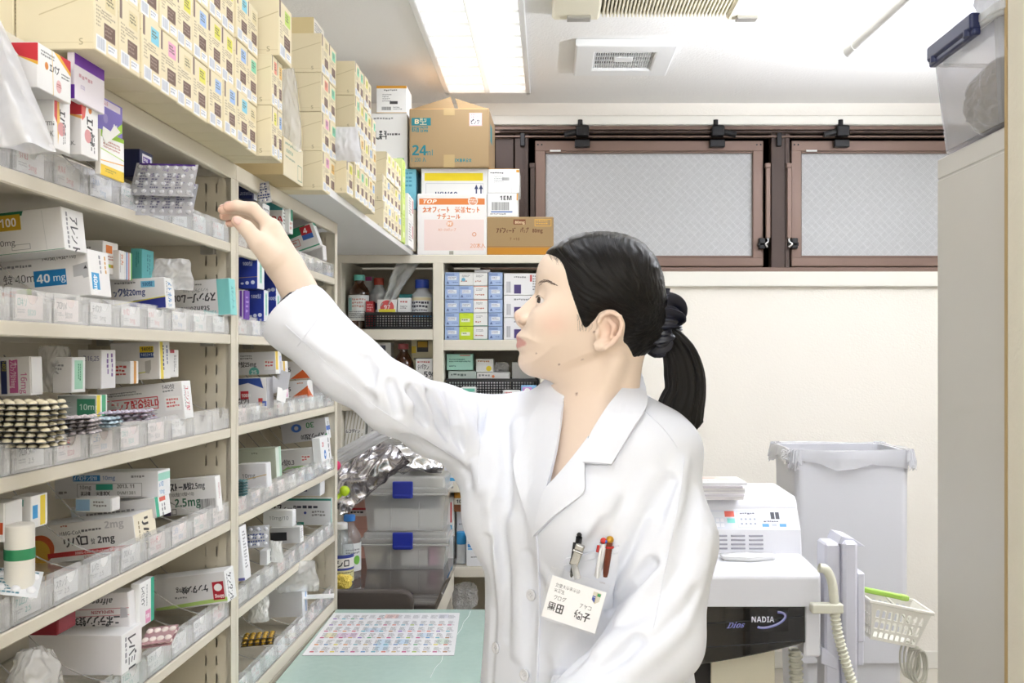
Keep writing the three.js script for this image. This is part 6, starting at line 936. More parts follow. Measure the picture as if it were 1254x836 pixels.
// ---------------------------------------------------------------- right side of the room
{ // grey cabinet with a storage tub on top
  const xL = 0.7615, d0 = 1.545, d1 = 1.84, hC = EYE + (435 - 196) * d1 / F;
  const cab = thing('grey_cabinet', 'tall light grey steel cabinet beside the partition wall', 'cabinet', [xL + 0.25, 0, -(d0 + d1) / 2], 0.0), w = 0.25, l = (d1 - d0) / 2, gm = M('#d3cfc6', 0.42);
  const seam = EYE + (435 - 221) * d1 / F;
  part('body', [span(-w, w, 0.05, seam - 0.0012, -l, l, 0.002), span(-w + 0.02, w - 0.02, 0, 0.05, -l + 0.02, l - 0.02, 0)], gm, cab);
  part('top_panel', [span(-w, w, seam + 0.0012, hC, -l, l, 0.002), span(-w + 0.002, w, seam - 0.002, seam + 0.002, -l + 0.002, l - 0.002, 0)], gm, cab);
  const tub = (label, y0, H, X0, flip) => {
    const t = thing('storage_tub', label, 'storage tub', [X0, y0, -1.672], 0), W = 0.36, L = 0.29, plastic = M('#e6e6ea', 0.18, { transmission: 0.74, thickness: 0, side: THREE.DoubleSide });
    const s = (bw, bl) => { const sh = new THREE.Shape(), r = 0.03, a = bw / 2, b = bl / 2; sh.moveTo(-a + r, -b); sh.lineTo(a - r, -b); sh.quadraticCurveTo(a, -b, a, -b + r); sh.lineTo(a, b - r); sh.quadraticCurveTo(a, b, a - r, b); sh.lineTo(-a + r, b); sh.quadraticCurveTo(-a, b, -a, b - r); sh.lineTo(-a, -b + r); sh.quadraticCurveTo(-a, -b, -a + r, -b); return sh.getPoints(5); };
    const lo = s(W - 0.03, L - 0.03), hi = s(W, L), pos = [], n = lo.length - 1;
    for (let i = 0; i < n; i++) { const a = lo[i], b = lo[i + 1], c = hi[i + 1], d = hi[i]; for (const [p, y] of [[a, 0.004], [b, 0.004], [c, H], [a, 0.004], [c, H], [d, H]]) pos.push(p.x, y, p.y); }
    for (let i = 1; i < n - 1; i++) pos.push(lo[0].x, 0.002, lo[0].y, lo[i].x, 0.002, lo[i].y, lo[i + 1].x, 0.002, lo[i + 1].y);
    const g = new THREE.BufferGeometry(); g.setAttribute('position', new THREE.Float32BufferAttribute(pos, 3)); g.computeVertexNormals();
    part('tub_wall', g, plastic, t);
    const rimPts = hi.slice(0, n).map((p) => V(p.x * 1.01, H, p.y * 1.01));
    part('rim', tube(rimPts, 0.006, 80, 8, true), mat.milky, t);
    part('lid', [extr(new THREE.Shape(s(W + 0.016, L + 0.016)), 0.01, 0.002).rotateX(-Math.PI / 2).translate(0, H + 0.004, 0)], mat.milky, t);
    part('clip', [rbox(0.02, 0.03, 0.187, 0.006, -W / 2 - 0.014, H + 0.006, -0.012), cyl(0.008, 0.008, 0.012, -W / 2 - 0.018, H - 0.016, 0.06), cyl(0.008, 0.008, 0.012, -W / 2 - 0.018, H - 0.016, -0.08), rbox(0.014, 0.012, 0.187, 0.004, -W / 2 - 0.012, H - 0.012, -0.012)], mat.navy, t, 'navy blue locking clip');
    const c = crumple(W * 0.425, H * 0.41, L * 0.42, { seedN: flip ? 51 : 47, n: 44, k: 0.06, fold: 0.07, ns: 7 }); part('contents', c.translate(0, H * 0.46, 0), M('#8f887c', 0.3, { transmission: 0.15, thickness: 0 }), t, 'crumpled bag seen through the wall');
    return t;
  };
  tub('clear storage tub with a navy clip on the grey cabinet', hC + 0.001, 0.178, 0.918);
  tub('clear storage tub stacked on the navy clipped tub', hC + 0.001 + 0.1955, 0.2, 0.935, 1);
}
{ // tall bin with a bin liner
  const D = 3.5, s = D / F, W = 150 * s, dp = 0.34, p = at(1045, 0, D), yT = at(0, 553, D).y;
  const t = thing('waste_bin', 'tall light grey waste bin lined with a clear bag', 'bin', [p.x, 0, -D - dp / 2], 0.0), gm = M('#d3d3d7', 0.4);
  const ring = (w, d, y) => { const r = 0.035, a = w / 2, b = d / 2, sh = new THREE.Shape(); sh.moveTo(-a + r, -b); sh.lineTo(a - r, -b); sh.quadraticCurveTo(a, -b, a, -b + r); sh.lineTo(a, b - r); sh.quadraticCurveTo(a, b, a - r, b); sh.lineTo(-a + r, b); sh.quadraticCurveTo(-a, b, -a, b - r); sh.lineTo(-a, -b + r); sh.quadraticCurveTo(-a, -b, -a + r, -b); return sh.getPoints(8).map((q) => V(q.x, y, q.y)); };
  const skin = (rings) => { const pos = []; for (let k = 0; k + 1 < rings.length; k++) for (let i = 0; i + 1 < rings[k].length; i++) { const a = rings[k][i], b = rings[k][i + 1], c = rings[k + 1][i + 1], d = rings[k + 1][i]; for (const q of [a, c, b, a, d, c]) pos.push(q.x, q.y, q.z); } let g = new THREE.BufferGeometry(); g.setAttribute('position', new THREE.Float32BufferAttribute(pos, 3)); g = mergeVertices(g, 1e-5); g.computeVertexNormals(); return toCreasedNormals(g, 0.6); };
  const m2 = M('#d3d3d7', 0.4, { side: THREE.DoubleSide });
  part('bin_body', [skin([ring(0.02, 0.02, 0.004), ring(W * 0.8, dp * 0.8, 0.002), ring(W * 0.82, dp * 0.82, 0.02), ring(W * 0.95, dp * 0.95, yT - 0.03)]), skin([ring(W * 0.93, dp * 0.93, 0.3), ring(W * 0.94, dp * 0.94, yT - 0.01)])], m2, t);
  part('rim', skin([ring(W * 0.95, dp * 0.95, yT - 0.035), ring(W, dp, yT - 0.032), ring(W, dp, yT - 0.004), ring(W * 0.99, dp * 0.99, yT), ring(W * 0.9, dp * 0.9, yT), ring(W * 0.9, dp * 0.9, yT - 0.04)]), m2, t);
  // liner: folded over the rim with a wavy hem
  const hem = ring(W * 1.015, dp * 1.03, 0), wav = (i) => 0.05 + 0.014 * Math.sin(i * 1.7) + 0.01 * Math.sin(i * 0.63 + 1), fine2 = [];
  for (let i = 0; i + 1 < hem.length; i++) for (let k = 0; k < 6; k++) fine2.push(hem[i].clone().lerp(hem[i + 1], k / 6));
  fine2.push(fine2[0].clone());
  const lv = (f, y, j) => fine2.map((q, i) => V(q.x * f * (1 + j * Math.sin(i * 2.1) * 0.012), y(i), q.z * f * (1 + j * Math.cos(i * 1.3) * 0.02)));
  part('bin_liner', skin([lv(0.9, () => yT - 0.05, 1), lv(0.95, () => yT + 0.004, 0.5), lv(1, (i) => yT + 0.006 + 0.003 * Math.sin(i), 1), lv(1.012, (i) => yT - wav(i) * 0.5, 2), lv(1.02, (i) => yT - wav(i % (fine2.length - 1)), 3)]), M('#f4f4f6', 0.22, { transmission: 0.55, thickness: 0, side: THREE.DoubleSide }), t, 'clear bin liner');
  part('liner_corner', crumple(0.03, 0.02, 0.03, { seedN: 3, n: 14, fold: 0.4 }).translate(-W / 2 + 0.004, yT - 0.015, dp / 2 - 0.04), bagM, t, 'gathered liner corner');
}
{ // tablet packing machine
  const D = 2.55, s = D / F, X = (px) => (px - CX) * s, xR = X(1005), xL = xR - 0.72, Y = (py) => EYE - (py - CY) * s, dp = 0.52;
  const t = thing('packing_machine', 'white tablet packing machine with a smoked black front', 'machine', [(xL + xR) / 2, 0, -D - dp / 2]), cx = t.position.x, cz = t.position.z, w = (xR - xL) / 2, l = dp / 2, wm = M('#e6e6ea', 0.3), yT = Y(704), yE = Y(738);
  // upper deck with a rounded lip, sloping up to the back
  const deck = new THREE.Shape(); deck.moveTo(l, yE); deck.lineTo(l, yT - 0.012); deck.quadraticCurveTo(l, yT, l - 0.02, yT + 0.002); deck.lineTo(l - 0.13, yT + 0.008); deck.lineTo(-l, yT + 0.012); deck.lineTo(-l, yE); deck.closePath();
  part('deck', extr(deck, 2 * w - 0.016, 0.008, 8).rotateY(-Math.PI / 2).translate(w - 0.008, 0, 0), wm, t);
  // raised console with vents, keypad and display
  const D2 = D + 0.2, s2 = D2 / F, yc0 = yT + 0.004, X2 = (px) => (px - CX) * s2 - cx, Y2 = (py) => EYE - (py - CY) * s2;
  const con = new THREE.Shape(); const zf = l - 0.2, zt = l - 0.24; con.moveTo(zf, yc0); con.lineTo(zf - 0.012, Y2(650)); con.lineTo(zt - 0.012, Y2(627)); con.quadraticCurveTo(zt - 0.016, Y2(617), zt - 0.04, Y2(614)); con.lineTo(-l + 0.01, Y2(612)); con.lineTo(-l + 0.01, yc0 - 0.02); con.closePath();
  const cw0 = -w + 0.02, cw1 = X2(982);
  part('console', extr(con, cw1 - cw0 - 0.012, 0.006, 8).rotateY(-Math.PI / 2).translate(cw1 - 0.006, 0, 0), wm, t);
  const slope = Math.atan2(0.04 - 0.0, Y2(627) - Y2(650));
  const panelAt = (px, py) => { const y = Y2(py), k = (y - Y2(650)) / (Y2(627) - Y2(650)); return V(X2(px), y, zf - 0.012 + (zt - zf) * k + 0.0065); };
  const panel = sheet((968 - 850) * s2, 0.062, 0.002, [['b', '#dfe2ea'], ['r', 0.2, 0.1, 0.18, 0.3, '#e9ecf0'], ['r', 0.34, 0.06, 0.1, 0.3, '#e06a5a'], ['r', 0.36, 0.44, 0.08, 0.24, '#8adad0'], ...Array.from({ length: 12 }, (_, i) => ['r', 0.05 + (i % 6) * 0.048, 0.44 + Math.floor(i / 6) * 0.26, 0.036, 0.18, '#f4f4f8']), ['o', 0.47, 0.06, 0.22, 0.84, '#c8ccd8', 0.02], ['f', 0.5, 0.14, 0.16, 0.14, 1, '#667'], ...Array.from({ length: 8 }, (_, i) => ['c', 0.51 + (i % 4) * 0.046, 0.48 + Math.floor(i / 4) * 0.24, 0.05, '#9aa0b0']), ['r', 0.82, 0.12, 0.04, 0.36, '#44464e'], ['r', 0.87, 0.12, 0.04, 0.36, '#44464e'], ['f', 0.74, 0.56, 0.22, 0.12, 1, '#556'], ['r', 0.72, 0.72, 0.07, 0.16, '#5a9ae8'], ['r', 0.82, 0.72, 0.05, 0.14, '#b9bec8'], ['r', 0.9, 0.72, 0.07, 0.16, '#5a9ae8']], '#dfe2ea', { density: 1900 });
  const pm = part('control_panel', panel.geo, panel.mat, t, 'pale keypad panel with small buttons'); pm.position.copy(panelAt(909, 638)); pm.rotation.x = -slope;
  for (let i = 0; i < 4; i++) for (let j = 0; j < 5; j++) part('vent_slot', cbox(0.042, 0.0055, 0.004, 0.001, X2(838 + j * 22), Y2(656 + i * 5), zf - 0.012 * (Y2(656 + i * 5) - yc0) / (Y2(650) - yc0) + 0.0062), M('#a4a4ac', 0.5), t);
  // glassy insert on the deck, tray and magazines beside
  part('deck_window', cbox(0.5, 0.003, 0.11, 0.001, w - 0.31, yT + 0.0095, l - 0.1), M('#7f8ca0', 0.06), t, 'glossy blue grey window in the deck');
  // smoked front
  const front = new THREE.Shape(); const yB0 = Y(806), bow = 0.05; front.moveTo(-w, yE); front.lineTo(w - 0.045, yE); front.lineTo(w - 0.045, yB0 + 0.045); front.quadraticCurveTo(0.05, yB0 - 0.03, -w, yB0 - bow); front.closePath();
  const smoke = M('#17171a', 0.07, { clearcoat: 0.7 });
  part('smoked_cover', extr(front, 0.05, 0.004, 16).translate(0, 0, l - 0.055), smoke, t, 'glossy smoked black cover');
  for (const py of [757, 786]) { const pts = []; for (let i = 0; i <= 10; i++) pts.push([-w + 0.01 + (2 * w - 0.06) * i / 10, Y(py) - 0.025 + 0.03 * (i / 10) ** 2, l]); part('cover_rib', tube(pts, 0.0016, 24, 6), M('#2a2a2e', 0.2), t); }
  part('side_post', [span(w - 0.042, w + 0.004, Y(806), yE, l - 0.1, l - 0.01, 0.006)], wm, t);
  part('chassis', [span(-w + 0.02, w - 0.1, Y(800), yE + 0.001, -l + 0.02, l - 0.08, 0.002), span(-w + 0.04, w - 0.16, 0.05, Y(800), -l + 0.04, l - 0.16, 0.004)], mat.dark, t);
  part('plinth', span(-w + 0.02, w - 0.12, 0, 0.05, -l + 0.02, l - 0.1, 0.004), mat.greyMetal, t);
  part('inner_panel', span(X(880) - cx, X(962) - cx, Y(880), Y(812), l - 0.13, l - 0.12, 0.002), mat.cream, t, 'cream panel below the cover');
  { // lettering on the cover
    const cv = document.createElement('canvas'); cv.width = 512; cv.height = 192; const c = cv.getContext('2d'); const ink = document.createElement('canvas'); ink.width = 512; ink.height = 192; const ik = ink.getContext('2d'); ik.fillStyle = '#000'; ik.fillRect(0, 0, 512, 192); c.fillStyle = '#8a8cc8'; c.fillRect(0, 0, 512, 192);
    const mark = (c, white) => {
    c.lineWidth = 20; c.strokeStyle = white || '#7d80c4'; c.beginPath(); c.ellipse(360, 92, 126, 52, -0.3, -0.95, 2.7); c.stroke(); c.lineWidth = 7; c.strokeStyle = white || '#c9cbe0'; c.beginPath(); c.ellipse(358, 88, 126, 54, -0.3, -0.9, 2.6); c.stroke();
    write(c, 'NADIA', 205, 54, 62, white || '#dfe0ea', { bold: 1, sq: 0.95 });
    c.save(); c.transform(1, -0.05, -0.25, 1, 30, 0); write(c, 'Dios', 18, 104, 62, white || '#8a8cd0', { bold: 1, italic: 1, serif: 1 }); c.restore(); }; mark(c); mark(ik, '#fff');
    const al = new THREE.CanvasTexture(ink); al.generateMipmaps = false; al.minFilter = THREE.LinearFilter;
    const x = new THREE.CanvasTexture(cv); x.colorSpace = THREE.SRGBColorSpace; x.generateMipmaps = false; x.minFilter = THREE.LinearFilter;
    const lw = (966 - 888) * s, g = new THREE.PlaneGeometry(lw, lw * 192 / 512); const m = part('logo', g, M('#ffffff', 0.2, { map: x, alphaMap: al, transparent: true }), t, 'silver and violet machine lettering'); m.position.set((X(888) + X(966)) / 2 - cx, Y(759), l + 0.0035 - 0.0004 + 0.0008);
  }
  // things lying on the machine
  const mags = [['#f3efec', 0.009], ['#d9d4d8', 0.008], ['#ece9e6', 0.016], ['#cfc8cc', 0.007], ['#f2f2f2', 0.009]];
  let my = Y2(612) + 0.0008; seed(77);
  mags.forEach(([c, th], i) => { const wl = 0.19, pr = printed(wl, th, 0.13, [c, c, i === 4 ? [['b', '#efe9e4'], ['r', 0.2, 0.1, 0.5, 0.3, '#d8b8a8'], ['f', 0.1, 0.5, 0.7, 0.4, 5], ['r', 0.6, 0.2, 0.2, 0.5, '#c8d0c0']] : c, c, [['b', c], ['r', 0, 0.45, 1, 0.12, '#b8b4b8']], c], { c: 0.0006 }); const m = thing('magazine', `${['lowest', 'second', 'thick middle', 'fourth', 'topmost'][i]} booklet of the pile on the packing machine`, 'booklet', [cx + X2(872) + rr(-0.006, 0.006), my, cz + 0.0 + rr(-0.004, 0.004)], rr(-0.06, 0.06), 'booklets on the machine'); part('pages', pr.geo.translate(0, th / 2, 0), pr.mat, m); part('spine', cbox(0.002, th * 0.98, 0.128, 0.0005, -wl / 2 + 0.0005, th / 2, 0), flapM('#d0ccd0'), m); my += th + 0.0004; });
  const tr = thing('tablet_tray', 'shallow clear white tray lying on the packing machine deck', 'tray', [cx + X(928) - cx, yT + 0.012, -D - 0.13], 0.05);
  part('tray_body', lathe([[0.001, 0], [0.07, 0], [0.085, 0.006], [0.09, 0.016], [0.084, 0.014], [0.001, 0.006]], 6).scale(1, 1, 0.45), mat.whitePlastic, tr); part('tray_lid', lathe([[0.001, 0.022], [0.06, 0.02], [0.088, 0.017]], 6).scale(1, 1, 0.45), mat.clearTint, tr);
  // hose holder, corrugated hose
  const hm = M('#dcdac8', 0.45), h = thing('vacuum_hose', 'cream corrugated vacuum hose clipped to the packing machine', 'hose', [0, 0, 0]);
  const hp = (px, py) => at(px, py, D - 0.03);
  part('elbow', tube([hp(1003, 695), hp(1011, 697), hp(1018, 710), hp(1021, 730), hp(1022, 742)], 0.0125, 30, 14), hm, h);
  part('bracket', rbox(0.085, 0.026, 0.03, 0.005, hp(1012, 744).x, hp(0, 744).y, -(D - 0.03)), hm, h);
  const hoseCurve = new THREE.CatmullRomCurve3([hp(1022, 748), hp(1026, 775), hp(1034, 805), hp(1044, 838), hp(1056, 880), hp(1062, 960), at(1060, 1070, D - 0.02)]);
  part('hose_core', new THREE.TubeGeometry(hoseCurve, 90, 0.0105, 12), hm, h);
  const rings = []; for (let i = 0; i <= 62; i++) { const u = i / 62, p = hoseCurve.getPointAt(u), q = new THREE.Quaternion().setFromUnitVectors(V(0, 0, 1), hoseCurve.getTangentAt(u)); rings.push(new THREE.TorusGeometry(0.0115, 0.0031, 6, 16).applyQuaternion(q).translate(p.x, p.y, p.z)); }
  part('corrugations', rings, hm, h, 'cream rings of the hose');
  const h2 = thing('drain_hose', 'short corrugated hose under the packing machine front', 'hose', [0, 0, 0]);
  const c2 = new THREE.CatmullRomCurve3([at(974, 796, D + 0.12), at(976, 850, D + 0.12), at(979, 990, D + 0.12), at(982, 1085, D + 0.12)]); const r2 = []; for (let i = 0; i <= 40; i++) { const p = c2.getPointAt(i / 40); r2.push(new THREE.TorusGeometry(0.0165, 0.0045, 6, 16).rotateX(Math.PI / 2).translate(p.x, p.y, p.z)); }
  part('hose_core', new THREE.TubeGeometry(c2, 30, 0.0155, 12), hm, h2); part('corrugations', r2, hm, h2, 'cream rings of the hose');
  // arm stand right of the machine
  const a = thing('side_stand', 'tall lilac grey plastic stand next to the packing machine', 'stand', [at(1035, 0, D + 0.02).x, 0, -D - 0.1], 0), am = M('#d4d4de', 0.35);
  const ax = a.position.x, SX = (px) => at(px, 0, D + 0.02).x - ax, SY = (py) => at(0, py, D + 0.02).y;
  part('upright', [span(SX(1013), SX(1033), 0.03, SY(667), -0.02, 0.06, 0.006), span(SX(1033), SX(1051), 0.03, SY(663), -0.03, 0.08, 0.008)], am, a);
  part('hood', [extr(shapeOf([[SX(1030), SY(667)], [SX(1034), SY(659)], [SX(1048), SY(662)], [SX(1061), SY(670)], [SX(1049), SY(670)], [SX(1046), SY(667)]]), 0.1, 0.002).translate(0, 0, -0.04)], am, a);
  part('side_cover', [span(SX(1051), SX(1061), SY(788), SY(702), -0.02, 0.07, 0.004), span(SX(1053), SX(1061), SY(818), SY(786), 0.0, 0.06, 0.003)], am, a);
  part('shelf_bracket', extr(shapeOf([[SX(1009), SY(814)], [SX(1028), SY(822)], [SX(1028), SY(812)], [SX(1014), SY(799)], [SX(1009), SY(796)]]), 0.06, 0.003).translate(0, 0, 0.0), am, a);
  part('foot', rbox(0.2, 0.03, 0.24, 0.01, 0.02, 0.015, 0), am, a);
}
{ // hanging basket with coiled cable
  const D = 2.62, s = D / F, c = at(1096, 0, D), t = thing('hanging_basket', 'white slotted plastic basket with a lime strip hanging on the stand', 'basket', [at(1098, 765, D).x, at(0, 765, D).y, -D - 0.06], 0), bm = M('#ece9de', 0.42);
  t.rotation.z = -0.2;
  const W = 0.17, H = 0.105, dp = 0.13, tp = 0.022, wallZ = (z, sgn) => {
    const sh = shapeOf([[-W / 2 + tp, -H / 2], [W / 2 - tp, -H / 2], [W / 2, H / 2], [-W / 2, H / 2]]);
    for (const [y0, y1, inset] of [[0.012, 0.036, 0.012], [-0.02, 0.006, 0.016], [-0.044, -0.028, 0.02]]) for (let i = 0; i < 8; i++) { const ww = W - 2 * inset - 0.006, x = -ww / 2 + ww * (i + 0.5) / 8, hw = 0.0055; const hole = new THREE.Path(); hole.moveTo(x - hw, y0); hole.lineTo(x + hw, y0); hole.lineTo(x + hw, y1 - 0.005); hole.quadraticCurveTo(x + hw, y1, x, y1); hole.quadraticCurveTo(x - hw, y1, x - hw, y1 - 0.005); hole.closePath(); sh.holes.push(hole); }
    return extr(sh, 0.0022, 0, 4).rotateX(sgn * 0.12).translate(0, 0, z);
  };
  part('slotted_side', wallZ(dp / 2, 1), bm, t); part('slotted_side', wallZ(-dp / 2, -1), bm, t);
  const sideW = (sgn) => { const sh = shapeOf([[-dp / 2 + 0.01, -H / 2], [dp / 2 - 0.01, -H / 2], [dp / 2, H / 2], [-dp / 2, H / 2]]); for (const [y0, y1] of [[0.012, 0.036], [-0.02, 0.006], [-0.044, -0.028]]) for (let i = 0; i < 6; i++) { const x = -0.045 + i * 0.018; sh.holes.push(new THREE.Path([[x - 0.004, y0], [x + 0.004, y0], [x + 0.004, y1], [x - 0.004, y1]].map((q) => new THREE.Vector2(...q)))); } return extr(sh, 0.0022).rotateY(Math.PI / 2).rotateZ(-sgn * 0.2).translate(sgn * (W / 2 - tp / 2 - 0.001), 0, 0); };
  part('slotted_side', sideW(1), bm, t); part('slotted_side', sideW(-1), bm, t);
  part('basket_floor', cbox(W - 2 * tp, 0.003, dp - 0.016, 0.001, 0, -H / 2, 0), bm, t);
  part('rim', [rbox(W + 0.016, 0.01, 0.008, 0.003, 0, H / 2, dp / 2 + 0.006), rbox(W + 0.016, 0.01, 0.008, 0.003, 0, H / 2, -dp / 2 - 0.006), rbox(0.008, 0.01, dp + 0.016, 0.003, W / 2 + 0.004, H / 2, 0), rbox(0.008, 0.01, dp + 0.016, 0.003, -W / 2 - 0.004, H / 2, 0)], bm, t);
  const g = thing('lime_strip', 'lime green plastic strip lying in the hanging basket', 'strip', at(1085, 727, D + 0.06), 0); part('strip', rbox(0.13, 0.014, 0.02, 0.004), M('#a8d05a', 0.4), g); part('strip_joint', rbox(0.02, 0.016, 0.022, 0.003, 0.05, 0, 0), M('#b4d86a', 0.4), g); g.rotation.z = -0.2;
  const k = thing('cable_coil', 'coiled grey power cable hanging below the basket', 'cable', at(1120, 808, D + 0.02), 0), cm = M('#c9c6b8', 0.5);
  for (let i = 0; i < 6; i++) { const pts = []; for (let j = 0; j < 14; j++) { const a = j / 14 * 6.2832; pts.push([0.022 * Math.cos(a) * (1 - 0.1 * i % 0.3) + 0.006 * (i - 2.5), 0.05 * Math.sin(a) - 0.004 * i, 0.004 * i - 0.01 + 0.004 * Math.sin(a * 2 + i)]); } part('cable_loop', tube(pts, 0.0032, 50, 8, true), cm, k); }
  part('cable_tie', tube([[-0.012, 0.03, 0.008], [0.0, 0.036, 0.014], [0.014, 0.032, 0.008], [0.002, 0.028, -0.012]], 0.004, 24, 8, true), cm, k);
  part('cable_lead', tube([[0.0, 0.05, 0], [-0.01, 0.1, -0.02], [-0.05, 0.16, -0.1]], 0.0032, 20, 8), cm, k);
}
// ---------------------------------------------------------------- the pharmacist: distance fields meshed with surface nets
const clamp = (x, a, b) => (x < a ? a : x > b ? b : x), sstep = (a, b, x) => { const t = clamp((x - a) / (b - a), 0, 1); return t * t * (3 - 2 * t); };
const smin = (a, b, k) => { const h = Math.max(k - Math.abs(a - b), 0) / k; return Math.min(a, b) - h * h * k * 0.25; };
const smax = (a, b, k) => -smin(-a, -b, k);
const cap = (p, q, r0, r1) => { // tapered capsule
  const ax = p.x, ay = p.y, az = p.z, bx = q.x - ax, by = q.y - ay, bz = q.z - az, l2 = bx * bx + by * by + bz * bz;
  return (x, y, z) => { const dx = x - ax, dy = y - ay, dz = z - az, t = clamp((dx * bx + dy * by + dz * bz) / l2, 0, 1), ex = dx - bx * t, ey = dy - by * t, ez = dz - bz * t; return Math.sqrt(ex * ex + ey * ey + ez * ez) - (r0 + (r1 - r0) * t); };
};
const ell = (c, rx, ry, rz) => (x, y, z) => { const a = (x - c.x) / rx, b = (y - c.y) / ry, e = (z - c.z) / rz; return (Math.sqrt(a * a + b * b + e * e) - 1) * Math.min(rx, ry, rz); };
function nets(f, lo, hi, h) {
  const nx = Math.ceil((hi[0] - lo[0]) / h) + 1, ny = Math.ceil((hi[1] - lo[1]) / h) + 1, nz = Math.ceil((hi[2] - lo[2]) / h) + 1, F3 = new Float32Array(nx * ny * nz), id = (i, j, k) => i + nx * (j + ny * k), B = 6;
  for (let k0 = 0; k0 < nz; k0 += B) for (let j0 = 0; j0 < ny; j0 += B) for (let i0 = 0; i0 < nx; i0 += B) {
    const c = f(lo[0] + (i0 + B / 2) * h, lo[1] + (j0 + B / 2) * h, lo[2] + (k0 + B / 2) * h), far = Math.abs(c) > B * h * 1.9;
    for (let k = k0; k < Math.min(k0 + B, nz); k++) for (let j = j0; j < Math.min(j0 + B, ny); j++) for (let i = i0; i < Math.min(i0 + B, nx); i++) F3[id(i, j, k)] = far ? c : f(lo[0] + i * h, lo[1] + j * h, lo[2] + k * h);
  }
  const vid = new Int32Array(nx * ny * nz).fill(-1), pos = [], idx = [];
  const E = [[0, 1], [0, 2], [0, 4], [1, 3], [1, 5], [2, 3], [2, 6], [3, 7], [4, 5], [4, 6], [5, 7], [6, 7]];
  for (let k = 0; k < nz - 1; k++) for (let j = 0; j < ny - 1; j++) for (let i = 0; i < nx - 1; i++) {
    const v = []; let m = 0; for (let c = 0; c < 8; c++) { v[c] = F3[id(i + (c & 1), j + ((c >> 1) & 1), k + (c >> 2))]; if (v[c] < 0) m |= 1 << c; }
    if (m === 0 || m === 255) continue;
    let x = 0, y = 0, z = 0, n = 0;
    for (const [a, b] of E) if ((v[a] < 0) !== (v[b] < 0)) { const t = v[a] / (v[a] - v[b]); x += (a & 1) + ((b & 1) - (a & 1)) * t; y += ((a >> 1) & 1) + (((b >> 1) & 1) - ((a >> 1) & 1)) * t; z += (a >> 2) + ((b >> 2) - (a >> 2)) * t; n++; }
    vid[id(i, j, k)] = pos.length / 3; pos.push(lo[0] + (i + x / n) * h, lo[1] + (j + y / n) * h, lo[2] + (k + z / n) * h);
  }
  const quad = (a, b, c, d, flip) => { if (a < 0 || b < 0 || c < 0 || d < 0) return; if (flip) idx.push(a, c, b, a, d, c); else idx.push(a, b, c, a, c, d); };
  for (let k = 1; k < nz - 1; k++) for (let j = 1; j < ny - 1; j++) for (let i = 1; i < nx - 1; i++) {
    const s = F3[id(i, j, k)] < 0;
    if (s !== F3[id(i + 1, j, k)] < 0) quad(vid[id(i, j - 1, k - 1)], vid[id(i, j, k - 1)], vid[id(i, j, k)], vid[id(i, j - 1, k)], !s);
    if (s !== F3[id(i, j + 1, k)] < 0) quad(vid[id(i - 1, j, k - 1)], vid[id(i - 1, j, k)], vid[id(i, j, k)], vid[id(i, j, k - 1)], !s);
    if (s !== F3[id(i, j, k + 1)] < 0) quad(vid[id(i - 1, j - 1, k)], vid[id(i, j - 1, k)], vid[id(i, j, k)], vid[id(i - 1, j, k)], !s);
  }
  const nor = new Float32Array(pos.length), e = h * 0.6;
  for (let i = 0; i < pos.length; i += 3) {
    let [x, y, z] = [pos[i], pos[i + 1], pos[i + 2]];
    let gx = f(x + e, y, z) - f(x - e, y, z), gy = f(x, y + e, z) - f(x, y - e, z), gz = f(x, y, z + e) - f(x, y, z - e); const l = Math.hypot(gx, gy, gz) || 1;
    nor[i] = gx / l; nor[i + 1] = gy / l; nor[i + 2] = gz / l;
  }
  const g = new THREE.BufferGeometry(); g.setAttribute('position', new THREE.Float32BufferAttribute(pos, 3)); g.setAttribute('normal', new THREE.BufferAttribute(nor, 3)); g.setIndex(idx);
  g.setAttribute('uv', new THREE.Float32BufferAttribute(new Float32Array(pos.length / 3 * 2), 2)); return g;
}
const inside2 = (poly) => (x, y) => { // signed distance to a closed outline, positive inside
  let d = 1e9, s = false; const n = poly.length;
  for (let i = 0, j = n - 1; i < n; j = i++) { const [ax, ay] = poly[i], [bx, by] = poly[j], ex = bx - ax, ey = by - ay, t = clamp(((x - ax) * ex + (y - ay) * ey) / (ex * ex + ey * ey), 0, 1), qx = x - ax - ex * t, qy = y - ay - ey * t; d = Math.min(d, qx * qx + qy * qy); if ((ay > y) !== (by > y) && x < (bx - ax) * (y - ay) / (by - ay) + ax) s = !s; }
  return Math.sqrt(d) * (s ? 1 : -1);
};
function smoothPoly(pts, n = 4) { const c = new THREE.CatmullRomCurve3(pts.map(([x, y]) => V(x, y, 0)), true, 'centripetal'); return c.getPoints(pts.length * n).slice(0, -1).map((p) => [p.x, p.y]); }

const HD = 1.38, HS = HD / F, hx = (px) => (px - CX) * HS, hy = (py) => EYE - (py - CY) * HS, H2 = (p) => p.map(([x, y]) => [hx(x), hy(y)]);
const MID = -HD;                                                     // mid plane of the head
const N2 = [-0.643, 0.766], L2 = [0.766, 0.643];                     // chest direction and her left, in x and z
const TC = [0.055, -1.425];                                          // torso axis

